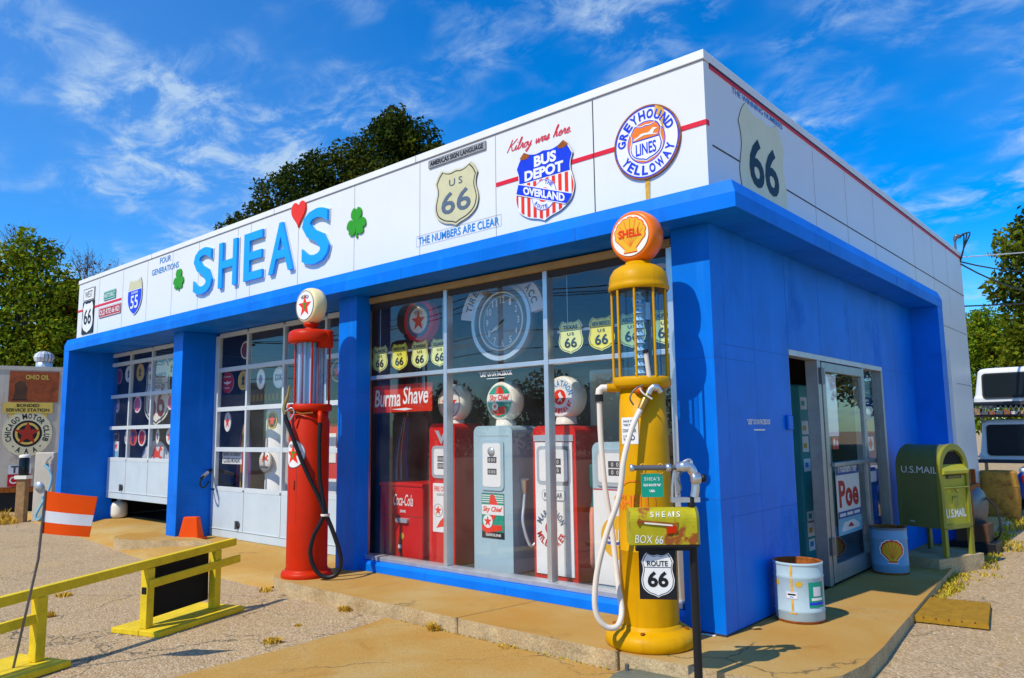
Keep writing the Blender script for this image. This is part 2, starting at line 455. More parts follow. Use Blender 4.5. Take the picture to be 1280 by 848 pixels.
class MB:
    def __init__(self):
        self.v, self.f, self.mi, self.sm, self.mats = [], [], [], [], []

    def m(self, name):
        if name not in self.mats:
            self.mats.append(name)
        return self.mats.index(name)

    def add(self, vs, fs, m, T=None, smooth=False):
        k = len(self.v)
        i = self.m(m)
        for p in vs:
            p = Vector(p)
            self.v.append(T @ p if T is not None else p)
        for f in fs:
            self.f.append([k + j for j in f])
            self.mi.append(i)
            self.sm.append(smooth)
        return self

    def box(self, x0, x1, y0, y1, z0, z1, m, T=None):
        vs = [(x, y, z) for z in (z0, z1) for y in (y0, y1) for x in (x0, x1)]
        fs = [(0, 2, 3, 1), (4, 5, 7, 6), (0, 1, 5, 4), (2, 6, 7, 3), (0, 4, 6, 2), (1, 3, 7, 5)]
        return self.add(vs, fs, m, T)

    def poly(self, pts, z, m, T=None):
        """flat polygon in local xy at height z, facing +z"""
        a = sum(pts[i - 1][0] * pts[i][1] - pts[i][0] * pts[i - 1][1] for i in range(len(pts)))
        if a < 0:
            pts = pts[::-1]
        return self.add([(p[0], p[1], z) for p in pts], [tuple(range(len(pts)))], m, T)

    def prism(self, pts, z0, z1, m, T=None, side=None, smooth=False):
        a = sum(pts[i - 1][0] * pts[i][1] - pts[i][0] * pts[i - 1][1] for i in range(len(pts)))
        if a < 0:
            pts = pts[::-1]
        n = len(pts)
        self.add([(p[0], p[1], z1) for p in pts], [tuple(range(n))], m, T)
        self.add([(p[0], p[1], z0) for p in pts], [tuple(range(n))[::-1]], side or m, T)
        vs = [(p[0], p[1], z) for z in (z0, z1) for p in pts]
        self.add(vs, [(i, (i + 1) % n, n + (i + 1) % n, n + i) for i in range(n)], side or m, T, smooth)
        return self

    def lathe(self, prof, m, T=None, seg=32, smooth=True, a0=0.0, a1=2 * PI):
        """profile of (radius, z) going up, spun about local z"""
        full = abs(a1 - a0 - 2 * PI) < 1e-6
        ns = seg if full else seg + 1
        vs = []
        for r, z in prof:
            for k in range(ns):
                a = a0 + (a1 - a0) * k / seg
                vs.append((r * math.cos(a), r * math.sin(a), z))
        fs = []
        for j in range(len(prof) - 1):
            for k in range(seg):
                k2 = (k + 1) % ns if full else k + 1
                fs.append((j * ns + k, j * ns + k2, (j + 1) * ns + k2, (j + 1) * ns + k))
        return self.add(vs, fs, m, T, smooth)

    def disc(self, r, z, m, T=None, seg=40, sx=1.0):
        return self.poly([(sx * r * math.cos(2 * PI * k / seg), r * math.sin(2 * PI * k / seg)) for k in range(seg)], z, m, T)

    def ring(self, r0, r1, z, m, T=None, seg=40, sx=1.0):
        vs = [(sx * r * math.cos(2 * PI * k / seg), r * math.sin(2 * PI * k / seg), z) for r in (r0, r1) for k in range(seg)]
        return self.add(vs, [(k, seg + k, seg + (k + 1) % seg, (k + 1) % seg) for k in range(seg)], m, T)

    def tube(self, path, r, m, T=None, seg=8, closed=False, caps=True):
        P = [Vector(p) for p in path]
        n = len(P)
        rad = r if isinstance(r, (list, tuple)) else [r] * n
        t0 = (P[1] - P[0]).normalized()
        nrm = t0.orthogonal().normalized()
        vs = []
        for i in range(n):
            t = (P[min(i + 1, n - 1)] - P[max(i - 1, 0)])
            if t.length < 1e-9:
                t = t0
            t.normalize()
            nrm = (nrm - t * nrm.dot(t))
            if nrm.length < 1e-6:
                nrm = t.orthogonal()
            nrm.normalize()
            bi = t.cross(nrm)
            for k in range(seg):
                a = 2 * PI * k / seg
                vs.append(P[i] + (nrm * math.cos(a) + bi * math.sin(a)) * rad[i])
        fs = [(i * seg + k, i * seg + (k + 1) % seg, (i + 1) * seg + (k + 1) % seg, (i + 1) * seg + k) for i in range(n - 1) for k in range(seg)]
        self.add(vs, fs, m, T, True)
        if caps:
            self.add(vs[:seg], [tuple(range(seg))[::-1]], m, T)
            self.add(vs[-seg:], [tuple(range(seg))], m, T)
        return self

    def text(self, s, cx, cy, w, h, z, m, T=None, bold=0.0, shear=0.0, spacing=1.0, wrap=None, thick=0.0, slope=0.0):
        """lettering fitted to a w x h box centred on (cx, cy); wrap=(radius) bends it round a cylinder about local y"""
        vs, fs = text_geo(s, bold, shear, spacing)
        if not len(vs):
            return self
        lo, hi = vs.min(0), vs.max(0)
        sz = np.maximum(hi - lo, 1e-6)
        if w is None:
            w = sz[0] * h / sz[1]
        q = (vs - (lo + hi) / 2) / sz * np.array([w, h]) + np.array([cx, cy])
        out = []
        for x, y in q:
            y += slope * (x - cx)
            if wrap:
                a = x / wrap
                out.append((wrap * math.sin(a), y, wrap * math.cos(a) + z))
            else:
                out.append((x, y, z))
        if thick:
            self.solid(out, fs, thick, m, T)
        else:
            self.add(out, fs, m, T)
        return self

    def solid(self, vs, fs, thick, m, T=None, side=None):
        n = len(vs)
        edges = {}
        for f in fs:
            for i in range(len(f)):
                e = (f[i], f[(i + 1) % len(f)])
                edges[e] = edges.get(e, 0) + 1
        self.add(vs, fs, m, T)
        back = [(p[0], p[1], p[2] - thick) for p in vs]
        self.add(list(vs) + back, [(e[1], e[0], n + e[0], n + e[1]) for e in edges if (e[1], e[0]) not in edges], side or m, T)

    def arc_text(self, s, cx, cy, r, a_mid, span, h, z, m, T=None, bold=0.0, inward=False, sx=1.0):
        """letters set along an arc; a_mid, span in degrees; inward = bottom arc reading left to right"""
        n = len(s)
        wts = [0.45 if ch in "I1'.,·" else 0.5 if ch == ' ' else 1.25 if ch in 'MW' else 1.0 for ch in s]
        tot = sum(wts)
        acc = 0
        for ch, wt in zip(s, wts):
            fr = (acc + wt / 2) / tot
            acc += wt
            if ch == ' ':
                continue
            a = R(a_mid + (-span / 2 + span * fr if inward else span / 2 - span * fr))
            rot = a + PI / 2 if inward else a - PI / 2
            wid = abs(R(span)) * r * wt / tot * 0.80
            g = MB()
            hh = h * 0.25 if ch in "·.," else h
            g.text(ch, 0, 0, wid * (0.55 if ch in "I'" else 1), hh, 0, m, bold=bold)
            ca, sa = math.cos(rot), math.sin(rot)
            px, py = r * math.cos(a), r * math.sin(a)
            vs = [(sx * (px + v.x * ca - v.y * sa) + cx, py + v.x * sa + v.y * ca + cy, z) for v in g.v]
            self.add(vs, g.f, m, T)
        return self

    def build(self, name, parent=None, loc=(0, 0, 0), rot=(0, 0, 0), bevel=0.0, world=False, segs=2, bev_ang=40):
        me = bpy.data.meshes.new(name)
        me.from_pydata([tuple(v) for v in self.v], [], self.f)
        for n in self.mats:
            me.materials.append(M[n])
        me.polygons.foreach_set('material_index', self.mi)
        me.polygons.foreach_set('use_smooth', self.sm)
        me.update()
        o = bpy.data.objects.new(name, me)
        COL.objects.link(o)
        o.location, o.rotation_euler = loc, rot
        if parent is not None:
            o.parent = parent
            if world:
                o.matrix_parent_inverse = MAT[parent.name].inverted()
        if bevel:
            md = o.modifiers.new('bevel', 'BEVEL')
            md.width = bevel
            md.segments = segs
            md.limit_method = 'ANGLE'
            md.angle_limit = R(bev_ang)
        return o


MAT = {}


def tag(o, label, cat, group=None, kind=None):
    if label:
        o['label'] = label
    if cat:
        o['category'] = cat
    if group:
        o['group'] = group
    if kind:
        o['kind'] = kind
    return o


def thing(name, label, cat, loc=(0, 0, 0), rz=0.0, group=None, upright=False):
    """Empty at the thing's base; upright=True turns local xy into the plane of a wall (x right, y up, z out of the wall)"""
    o = bpy.data.objects.new(name, None)
    COL.objects.link(o)
    o.empty_display_size = 0.1
    o.location = loc
    o.rotation_euler = (PI / 2 if upright else 0, 0, rz)
    MAT[o.name] = Matrix.Translation(loc) @ Matrix.Rotation(rz, 4, 'Z') @ (Matrix.Rotation(PI / 2, 4, 'X') if upright else Matrix.Identity(4))
    return tag(o, label, cat, group)


def WM(loc, rz=0.0):
    return Matrix.Translation(loc) @ Matrix.Rotation(rz, 4, 'Z') @ Matrix.Rotation(PI / 2, 4, 'X')


def copy_tree(o, loc, rz=None, parent=None):
    c = o.copy()
    COL.objects.link(c)
    if parent is not None:
        c.parent = parent
    else:
        c.location = loc
        if rz is not None:
            c.rotation_euler.z = rz
    for ch in [x for x in COL.objects if x.parent == o]:
        copy_tree(ch, None, None, c)
    return c


def spline(pts, n=8):
    """Catmull-Rom through the points, any dimension"""
    P = [np.array(p, float) for p in pts]
    P = [2 * P[0] - P[1]] + P + [2 * P[-1] - P[-2]]
    out = []
    for i in range(1, len(P) - 2):
        for k in range(n):
            t = k / n
            a, b, c, d = P[i - 1:i + 3]
            out.append(tuple(0.5 * (2 * b + (c - a) * t + (2 * a - 5 * b + 4 * c - d) * t * t + (3 * b - a - 3 * c + d) * t ** 3)))
    out.append(tuple(P[-2]))
    return out


# ---- outlines
def rrect(w, h, r, n=4, cx=0, cy=0):
    out = []
    for sx, sy, a0 in ((1, 1, 0), (-1, 1, 90), (-1, -1, 180), (1, -1, 270)):
        for k in range(n + 1):
            a = R(a0 + 90 * k / n)
            out.append((cx + sx * (w / 2 - r) + r * math.cos(a), cy + sy * (h / 2 - r) + r * math.sin(a)))
    return out


def rect(x0, x1, y0, y1):
    return [(x0, y0), (x1, y0), (x1, y1), (x0, y1)]


def shield(w, h, cx=0, cy=0):
    half = spline([(0.0, 0.455), (0.13, 0.435), (0.25, 0.46), (0.33, 0.50)], 3)
    half += spline([(0.33, 0.50), (0.41, 0.42), (0.48, 0.30)], 3)[1:]
    half += spline([(0.48, 0.30), (0.445, 0.20), (0.44, 0.10), (0.475, -0.02), (0.495, -0.14), (0.44, -0.30), (0.28, -0.41), (0.10, -0.46), (0, -0.50)], 4)[1:]
    pts = half + [(-x, y) for x, y in half[1:-1]][::-1]
    return [(cx + x * w, cy + y * h) for x, y in pts]


def interstate(w, h, cx=0, cy=0):
    half = spline([(0, 0.47), (0.12, 0.45), (0.22, 0.47), (0.34, 0.50)], 3)
    half += spline([(0.34, 0.50), (0.40, 0.44), (0.45, 0.34), (0.49, 0.18), (0.50, 0.0), (0.45, -0.18), (0.32, -0.34), (0.14, -0.45), (0, -0.50)], 4)[1:]
    pts = half + [(-x, y) for x, y in half[1:-1]][::-1]
    return [(cx + x * w, cy + y * h) for x, y in pts]


def star(r, cx=0, cy=0, inner=0.40, rot=90):
    return [(cx + (r if k % 2 == 0 else r * inner) * math.cos(R(rot + 36 * k)), cy + (r if k % 2 == 0 else r * inner) * math.sin(R(rot + 36 * k))) for k in range(10)]


def heart(w, h):
    pts = []
    for k in range(40):
        t = 2 * PI * k / 40
        pts.append((16 * math.sin(t) ** 3, 13 * math.cos(t) - 5 * math.cos(2 * t) - 2 * math.cos(3 * t) - math.cos(4 * t)))
    return [(x / 32 * w, (y + 2.5) / 29 * h) for x, y in pts]


def clover(r):
    pts = []
    for k in range(96):
        a = 2 * PI * k / 96
        u = abs(math.cos(1.5 * (a - PI / 2)))
        rr = r * (0.28 + 0.72 * u ** 0.45)
        # heart notch at every leaf tip
        d = min(abs((a - R(90 + 120 * j) + PI) % (2 * PI) - PI) for j in range(3))
        rr *= 1 - 0.22 * math.exp(-(d / 0.13) ** 2)
        pts.append((rr * math.cos(a), rr * math.sin(a)))
    return pts


def pecten(r, cx=0, cy=0):
    """scallop shell: scalloped fan over a short foot"""
    pts = []
    n = 9
    for k in range(n * 4 + 1):
        f = k / (n * 4)
        a = R(-28 + 236 * f)
        lobe = abs(math.sin(PI * n * f))
        rr = r * (0.93 + 0.07 * lobe ** 0.6)
        if f < 0.1 or f > 0.9:
            rr *= 0.97
        pts.append((cx + rr * math.cos(a), cy + r * 0.10 + rr * math.sin(a) * 0.92))
    pts += [(cx - 0.36 * r, cy - 0.74 * r), (cx - 0.42 * r, cy - 0.95 * r), (cx + 0.42 * r, cy - 0.95 * r), (cx + 0.36 * r, cy - 0.74 * r)]
    return pts


def clip_above(pts, y0):
    out = []
    for i in range(len(pts)):
        a, b = pts[i - 1], pts[i]
        ia, ib = a[1] >= y0, b[1] >= y0
        if ia != ib:
            t = (y0 - a[1]) / (b[1] - a[1])
            out.append((a[0] + t * (b[0] - a[0]), y0))
        if ib:
            out.append(b)
    return out


def clip_line(pts, nx, ny, c):
    """keep nx*x+ny*y >= c"""
    out = []
    for i in range(len(pts)):
        a, b = pts[i - 1], pts[i]
        da, db = nx * a[0] + ny * a[1] - c, nx * b[0] + ny * b[1] - c
        if (da >= 0) != (db >= 0):
            t = da / (da - db)
            out.append((a[0] + t * (b[0] - a[0]), a[1] + t * (b[1] - a[1])))
        if db >= 0:
            out.append(b)
    return out


def outline(mb, pts, wd, z, m, T=None, s=None):
    """thin line just inside an outline"""
    n = len(pts)
    cx, cy = sum(p[0] for p in pts) / n, sum(p[1] for p in pts) / n
    hw = max(abs(p[0] - cx) for p in pts)
    hh = max(abs(p[1] - cy) for p in pts)
    a = [(cx + (p[0] - cx) * (1 - (s or 0) / hw), cy + (p[1] - cy) * (1 - (s or 0) / hh)) for p in pts]
    b = [(cx + (p[0] - cx) * (1 - ((s or 0) + wd) / hw), cy + (p[1] - cy) * (1 - ((s or 0) + wd) / hh)) for p in pts]
    vs = [(p[0], p[1], z) for p in a] + [(p[0], p[1], z) for p in b]
    fs = [(i, (i + 1) % n, n + (i + 1) % n, n + i) for i in range(n)]
    ar = sum(pts[i - 1][0] * pts[i][1] - pts[i][0] * pts[i - 1][1] for i in range(n))
    mb.add(vs, fs if ar > 0 else [f[::-1] for f in fs], m, T)


def struct(o):
    o['kind'] = 'structure'
    return o


# ------------------------------------------------------------------ ground
def ground_mat():
    m = bpy.data.materials.new('gravelly asphalt')
    m.use_nodes = True
    N, K = m.node_tree.nodes, m.node_tree.links
    b = N["Principled BSDF"]
    b.inputs["Roughness"].default_value = 0.92
    b.inputs["Specular IOR Level"].default_value = 0.2
    t = N.new("ShaderNodeTexCoord")

    def noise(s, d=5, r=0.6):
        n = N.new("ShaderNodeTexNoise")
        n.inputs["Scale"].default_value = s
        n.inputs["Detail"].default_value = d
        n.inputs["Roughness"].default_value = r
        K.new(t.outputs["Object"], n.inputs["Vector"])
        return n

    def ramp(x, stops):
        n = N.new("ShaderNodeValToRGB")
        while len(n.color_ramp.elements) < len(stops):
            n.color_ramp.elements.new(0.5)
        for e, (p, c) in zip(n.color_ramp.elements, stops):
            e.position = p
            e.color = (*c, 1)
        K.new(x, n.inputs[0])
        return n.outputs[0]

    def mix(f, a, c, typ='MIX'):
        n = N.new("ShaderNodeMix")
        n.data_type = 'RGBA'
        n.blend_type = typ
        if isinstance(f, float):
            n.inputs["Factor"].default_value = f
        else:
            K.new(f, n.inputs["Factor"])
        for s, x in (("A", a), ("B", c)):
            if isinstance(x, tuple):
                n.inputs[s].default_value = (*x, 1)
            else:
                K.new(x, n.inputs[s])
        return n.outputs["Result"]

    v = N.new("ShaderNodeTexVoronoi")
    v.inputs["Scale"].default_value = 62
    K.new(t.outputs["Object"], v.inputs["Vector"])
    sp = N.new("ShaderNodeSeparateColor")
    K.new(v.outputs["Color"], sp.inputs[0])
    stones = ramp(sp.outputs[0], [(0.0, (0.27, 0.185, 0.10)), (0.45, (0.46, 0.325, 0.185)), (0.85, (0.58, 0.43, 0.26)), (1.0, (0.66, 0.55, 0.40))])
    base = ramp(noise(1.1, 6).outputs[0], [(0.30, (0.36, 0.245, 0.125)), (0.70, (0.52, 0.365, 0.19))])
    c = mix(0.62, base, stones)
    # rusty ochre drifts
    oc = ramp(noise(0.55, 6, 0.7).outputs[0], [(0.50, (0, 0, 0)), (0.70, (1, 1, 1))])
    n2 = N.new("ShaderNodeMath")
    n2.operation = 'MULTIPLY'
    n2.inputs[1].default_value = 0.5
    K.new(oc, n2.inputs[0])
    c = mix(n2.outputs[0], c, (0.44, 0.29, 0.10))
    # cracks
    cv = N.new("ShaderNodeTexVoronoi")
    cv.feature = 'DISTANCE_TO_EDGE'
    cv.inputs["Scale"].default_value = 0.95
    wv = N.new("ShaderNodeMixRGB")
    wv.blend_type = 'ADD'
    wv.inputs[0].default_value = 0.35
    K.new(t.outputs["Object"], wv.inputs[1])
    K.new(noise(3.0, 4).outputs["Color"], wv.inputs[2])
    K.new(wv.outputs[0], cv.inputs["Vector"])
    ck = ramp(cv.outputs["Distance"], [(0.0, (1, 1, 1)), (0.010, (0, 0, 0))])
    gate = ramp(noise(0.8, 2).outputs[0], [(0.44, (0, 0, 0)), (0.54, (1, 1, 1))])
    ckf = mix(1.0, ck, gate, 'MULTIPLY')
    c = mix(ckf, c, (0.10, 0.085, 0.06))
    K.new(c, b.inputs["Base Color"])
    bp = N.new("ShaderNodeBump")
    bp.inputs["Strength"].default_value = 0.75
    bp.inputs["Distance"].default_value = 0.012
    sub = N.new("ShaderNodeMath")
    sub.operation = 'SUBTRACT'
    sub.inputs[0].default_value = 1.0
    K.new(v.outputs["Distance"], sub.inputs[1])
    ad = N.new("ShaderNodeMath")
    ad.operation = 'ADD'
    K.new(sub.outputs[0], ad.inputs[0])
    K.new(noise(14, 6).outputs[0], ad.inputs[1])
    K.new(ad.outputs[0], bp.inputs["Height"])
    K.new(bp.outputs[0], b.inputs["Normal"])
    return m


def concrete_mat(name, cols, crack=0.55):
    m = bpy.data.materials.new(name)
    m.use_nodes = True
    N, K = m.node_tree.nodes, m.node_tree.links
    b = N["Principled BSDF"]
    b.inputs["Roughness"].default_value = 0.92
    b.inputs["Specular IOR Level"].default_value = 0.15
    t = N.new("ShaderNodeTexCoord")

    def noise(s, d=6, r=0.62, dist=0.0):
        n = N.new("ShaderNodeTexNoise")
        n.inputs["Scale"].default_value = s
        n.inputs["Detail"].default_value = d
        n.inputs["Roughness"].default_value = r
        n.inputs["Distortion"].default_value = dist
        K.new(t.outputs["Object"], n.inputs["Vector"])
        return n

    def ramp(x, stops):
        n = N.new("ShaderNodeValToRGB")
        while len(n.color_ramp.elements) < len(stops):
            n.color_ramp.elements.new(0.5)
        for e, (p, c) in zip(n.color_ramp.elements, stops):
            e.position = p
            e.color = (*c, 1)
        K.new(x, n.inputs[0])
        return n.outputs[0]

    def mix(f, a, c, typ='MIX'):
        n = N.new("ShaderNodeMix")
        n.data_type = 'RGBA'
        n.blend_type = typ
        if isinstance(f, float):
            n.inputs["Factor"].default_value = f
        else:
            K.new(f, n.inputs["Factor"])
        for s, x in (("A", a), ("B", c)):
            if isinstance(x, tuple):
                n.inputs[s].default_value = (*x, 1)
            else:
                K.new(x, n.inputs[s])
        return n.outputs["Result"]

    c = ramp(noise(0.85, 8, 0.6, 0.4).outputs[0], [(0.34, cols[0]), (0.50, cols[1]), (0.66, cols[2])])
    st = ramp(noise(2.6, 9, 0.72, 0.8).outputs[0], [(0.56, (0, 0, 0)), (0.72, (1, 1, 1))])
    sm = N.new("ShaderNodeMath")
    sm.operation = 'MULTIPLY'
    sm.inputs[1].default_value = 0.55
    K.new(st, sm.inputs[0])
    c = mix(sm.outputs[0], c, cols[3])
    gr = ramp(noise(120, 3, 0.75).outputs[0], [(0.32, (0.72, 0.72, 0.72)), (0.68, (1.22, 1.22, 1.22))])
    c = mix(1.0, c, gr, 'MULTIPLY')
    pit = ramp(noise(34, 4, 0.7).outputs[0], [(0.68, (0, 0, 0)), (0.76, (1, 1, 1))])
    c = mix(pit, c, tuple(x * 0.62 for x in cols[1]))
    cv = N.new("ShaderNodeTexVoronoi")
    cv.feature = 'DISTANCE_TO_EDGE'
    cv.inputs["Scale"].default_value = crack
    wv = N.new("ShaderNodeMixRGB")
    wv.blend_type = 'ADD'
    wv.inputs[0].default_value = 0.30
    K.new(t.outputs["Object"], wv.inputs[1])
    K.new(noise(3.4, 5).outputs["Color"], wv.inputs[2])
    K.new(wv.outputs[0], cv.inputs["Vector"])
    ck = ramp(cv.outputs["Distance"], [(0.0, (1, 1, 1)), (0.006, (0, 0, 0))])
    gate = ramp(noise(0.7, 2).outputs[0], [(0.50, (0, 0, 0)), (0.56, (1, 1, 1))])
    c = mix(mix(1.0, ck, gate, 'MULTIPLY'), c, (0.12, 0.085, 0.045))
    K.new(c, b.inputs["Base Color"])
    bp = N.new("ShaderNodeBump")
    bp.inputs["Strength"].default_value = 0.5
    bp.inputs["Distance"].default_value = 0.008
    K.new(noise(60, 7, 0.7).outputs[0], bp.inputs["Height"])
    K.new(bp.outputs[0], b.inputs["Normal"])
    return m


M['concrete'] = concrete_mat('stained concrete', ((0.46, 0.235, 0.045), (0.47, 0.28, 0.078), (0.49, 0.34, 0.135), (0.34, 0.15, 0.025)))
M['ground'] = ground_mat()


def smooth(a, b, x):
    t = min(1, max(0, (x - a) / (b - a)))
    return t * t * (3 - 2 * t)


def gz(x, y):
    z = -0.132
    z += 0.055 * smooth(0.2, 0.9, x) * smooth(-1.0, 2.6, y)
    z += 0.02 * smooth(3, 6, y) * smooth(0.2, 0.7, x)
    if abs(x) < 14 and y < 12:
        z += 0.006 * math.sin(1.7 * x + 0.6 * y) * math.sin(1.3 * y - 0.4 * x) * smooth(0.2, 1.2, abs(y + 0.9))
    return z


xs = [-400, -150, -70, -40, -28] + [-20 + 0.4 * i for i in range(66)] + [8, 12, 20, 40, 80, 160, 400]
ys = [-300, -120, -60, -30, -18] + [-12 + 0.4 * i for i in range(62)] + [14, 18, 25, 40, 80, 160, 400]
g = MB()
vs = [(x, y, gz(x, y)) for y in ys for x in xs]
nx = len(xs)
g.add(vs, [(j * nx + i, j * nx + i + 1, (j + 1) * nx + i + 1, (j + 1) * nx + i) for j in range(len(ys) - 1) for i in range(nx - 1)], 'ground', smooth=True)
struct(g.build('ground'))

# kerbed concrete walk in front of the show window and along the right side: two pours with a cracked joint
walk_l = [(-4.75, -0.88), (-4.4, -0.945), (-3.6, -0.955), (-2.4, -0.945), (-1.935, -0.943), (-1.86, -0.4), (-1.80, 0.1), (-4.98, 0.1), (-5.0, -0.55), (-4.93, -0.78)]
walk_m = [(-1.925, -0.943), (-1.2, -0.94), (-0.385, -0.935), (-0.375, -0.6), (-0.385, 0.1), (-1.79, 0.1), (-1.85, -0.4)]
walk_r = [(-0.362, -0.945), (0.45, -0.90), (0.70, -0.83), (0.87, -0.70), (0.97, -0.50), (1.005, -0.20), (0.985, 0.30), (0.94, 0.80), (0.90, 1.30),
          (0.898, 1.385), (0.03, 1.405), (0.03, 0.1), (-0.362, 0.1), (-0.354, -0.5)]
walk_s = [(0.892, 1.40), (0.80, 2.5), (0.71, 3.7), (0.62, 5.1), (0.50, 7.0), (0.36, 9.6), (0.03, 9.6), (0.03, 1.42)]
for poly, z0 in ((walk_l, -0.30), (walk_m, -0.30), (walk_r, -0.30), (walk_s, -0.30)):
    s = MB()
    s.prism(poly, z0, 0.0, 'concrete', side='kerb_edge')
    struct(s.build('sidewalk', bevel=0.022, segs=3))
# driveway apron up to the garage doors
a = MB()
bx = [-16.0, -13.35, -11.0, -9.3, -8.3, -6.6, -5.2, -4.84]
by = [-0.15, -0.33, -0.55, -0.72, -0.87, -0.90, -0.92, -0.91]
va = []
for x, y in zip(bx, by):
    va += [(x, y, gz(x, y) - 0.02), (x, y + 0.01, gz(x, y) + 0.010), (x, y + 0.45, -0.055), (x, 0.35, -0.004), (x, 0.9, 0.0)]
a.add(va, [(5 * i + k, 5 * i + 5 + k, 5 * i + 6 + k, 5 * i + 1 + k) for i in range(len(bx) - 1) for k in range(4)], 'concrete', smooth=True)
struct(a.build('driveway'))
p = MB()
pp = [(-2.80, -0.96), (-2.70, -1.45), (-2.665, -1.9), (-2.65, -2.45), (-2.62, -3.4), (-0.9, -3.6), (0.1, -3.2), (0.2, -0.97)]
p.prism(pp, -0.25, -0.121, 'concrete')
struct(p.build('concrete_pad', bevel=0.01))
# rounded kerb island at the foot of the middle pier
isl = spline([(-7.75, -0.02), (-8.5, -0.50), (-9.05, -0.74), (-9.42, -0.70), (-9.62, -0.42), (-9.50, -0.12), (-9.2, 0.02)], 5)
s = MB()
s.prism(isl, -0.25, 0.035, 'concrete', side='kerb_edge')
struct(s.build('kerb_island', bevel=0.02, segs=3))

# ------------------------------------------------------------------ the service station
ST = thing('service_station', 'blue and white enamel panel service station with red pumps behind its show window', 'building')


def sp(mb, name, bevel=0.0, parent=None, **k):
    return mb.build(name, parent or ST, bevel=bevel, **k)


PX0, PY1, PZ = -13.46, 9.80, 4.59
# parapet and upper walls
w = MB()
w.box(PX0, 0.0, 0.0, 0.14, 3.16, PZ - 0.085, 'white')
w.box(-0.14, 0.0, 0.14, PY1, 3.16, PZ - 0.085, 'white')
w.box(PX0, PX0 + 0.14, 0.14, PY1, 3.16, PZ - 0.085, 'white')
w.box(PX0 + 0.14, -0.14, PY1 - 0.14, PY1, 3.16, PZ - 0.085, 'white')
sp(w, 'parapet')
cp = MB()
cp.box(PX0 - 0.012, 0.012, -0.014, 0.155, PZ - 0.080, PZ, 'cap_white')
cp.box(-0.155, 0.012, 0.155, PY1 + 0.014, PZ - 0.080, PZ, 'cap_white')
cp.box(PX0 - 0.012, PX0 + 0.155, 0.155, PY1 + 0.014, PZ - 0.080, PZ, 'cap_white')
for x in (-3.5, -6.4, -10.2):
    cp.box(x, x + 0.012, -0.018, 0.16, PZ - 0.082, PZ + 0.004, 'joint')
sp(cp, 'parapet_cap', bevel=0.008)
j = MB()
for x in (-2.30, -3.438, -4.615, -5.81, -7.0, -7.36, -8.53, -9.42, -10.35, -11.35, -12.43):
    j.box(x - 0.003, x + 0.003, -0.0025, 0.02, 3.32, PZ - 0.086, 'joint')
j.box(-1.106, -1.096, -0.0025, 0.02, 3.32, PZ - 0.086, 'joint_dark')
j.box(PX0, 0.0, -0.003, 0.02, PZ - 0.094, PZ - 0.082, 'joint')
for y in (2.45, 3.48, 4.55, 6.48, 7.6, 8.6):
    j.box(-0.02, 0.0025, y - 0.004, y + 0.004, 3.3, PZ - 0.1, 'joint_soft')
for y0, y1 in ((0.10, 0.72), (1.60, 9.8)):
    j.box(-0.02, 0.004, y0, y1, 3.797, 3.809, 'joint_dark')
j.box(-0.02, 0.005, 6.1, 9.8, 3.10, 3.11, 'joint')
j.box(-0.02, 0.005, 6.1, 9.8, 2.2, 2.21, 'joint')
sp(j, 'panel_joint')
for x0, x1, z0, z1 in ((PX0 + 0.002, -13.19, 3.950, 3.990), (-12.62, -11.39, 3.950, 3.990), (-2.293, -1.108, 3.953, 3.995), (-1.094, 0.006, 3.953, 3.995)):
    r = MB()
    r.box(x0, x1, -0.005, 0.01, z0, z1, 'red_paint')
    if x1 > 0:
        r.box(-0.02, 0.006, 0.0102, 0.05, z0, z1, 'red_paint')
    sp(r, 'red_stripe')
r = MB()
r.box(-0.02, 0.008, 0.10, PY1, PZ - 0.125, PZ - 0.100, 'red_paint')
r.box(-0.02, 0.011, 0.10, PY1, PZ - 0.100, PZ - 0.081, 'joint_dark')
sp(r, 'eave_stripe')
# fascia: bevelled blue band round two sides
O = 0.39
prof = [(-0.0, 3.325), (O - 0.045, 3.325), (O, 3.215), (O, 3.10), (0.0, 3.10)]
f = MB()
st = []
for k, (o_, z) in enumerate(prof):
    st.append([(-12.90, -o_, z), (o_, -o_, z), (o_, 6.04, z)])
vs = [q for s_ in st for q in s_]
n = len(prof)
fs = [(k * 3 + i, ((k + 1) % n) * 3 + i, ((k + 1) % n) * 3 + i + 1, k * 3 + i + 1) for k in range(n) for i in range(2)]
fs += [tuple(k * 3 for k in range(n))[::-1], tuple(k * 3 + 2 for k in range(n))]
f.add(vs, fs, 'blue')
sp(f, 'fascia', bevel=0.004)
fj = MB()
for x in (-1.05, -3.3, -5.6, -7.9, -10.2):
    fj.box(x, x + 0.004, -O - 0.0015, -O + 0.02, 3.102, 3.213, 'blue_joint')
for y in (1.6, 3.8):
    fj.box(O - 0.02, O + 0.0015, y, y + 0.004, 3.102, 3.213, 'blue_joint')
sp(fj, 'fascia_joint')
s = MB()
s.box(-12.66, -0.01, 0.002, 0.50, 3.104, 3.158, 'blue')
sp(s, 'soffit')


# piers (blue)
def pier(x0, x1, y0, y1, z0, z1, joints=()):
    b = MB()
    b.box(x0, x1, y0, y1, z0, z1, 'blue')
    for z in joints:
        b.box(x0 - 0.0012, x1 + 0.0012, y0 - 0.0012, y1, z - 0.002, z + 0.002, 'blue_joint')
    return sp(b, 'pier', bevel=0.008)


pier(-12.90, -12.655, -O + 0.002, 0.50, -0.2, 3.099, (0.62, 2.05))
pier(-8.96, -8.65, -0.14, 0.50, -0.2, 3.099, (0.62, 2.0))
pier(-4.70, -4.365, -0.14, 0.06, -0.1, 3.099, (1.98,))
pier(-0.285, 0.045, -0.14, 0.06, -0.05, 3.099, (0.98, 2.05))
pier(-0.16, 0.045, 0.062, 0.60, -0.05, 3.099, (0.98, 2.05))
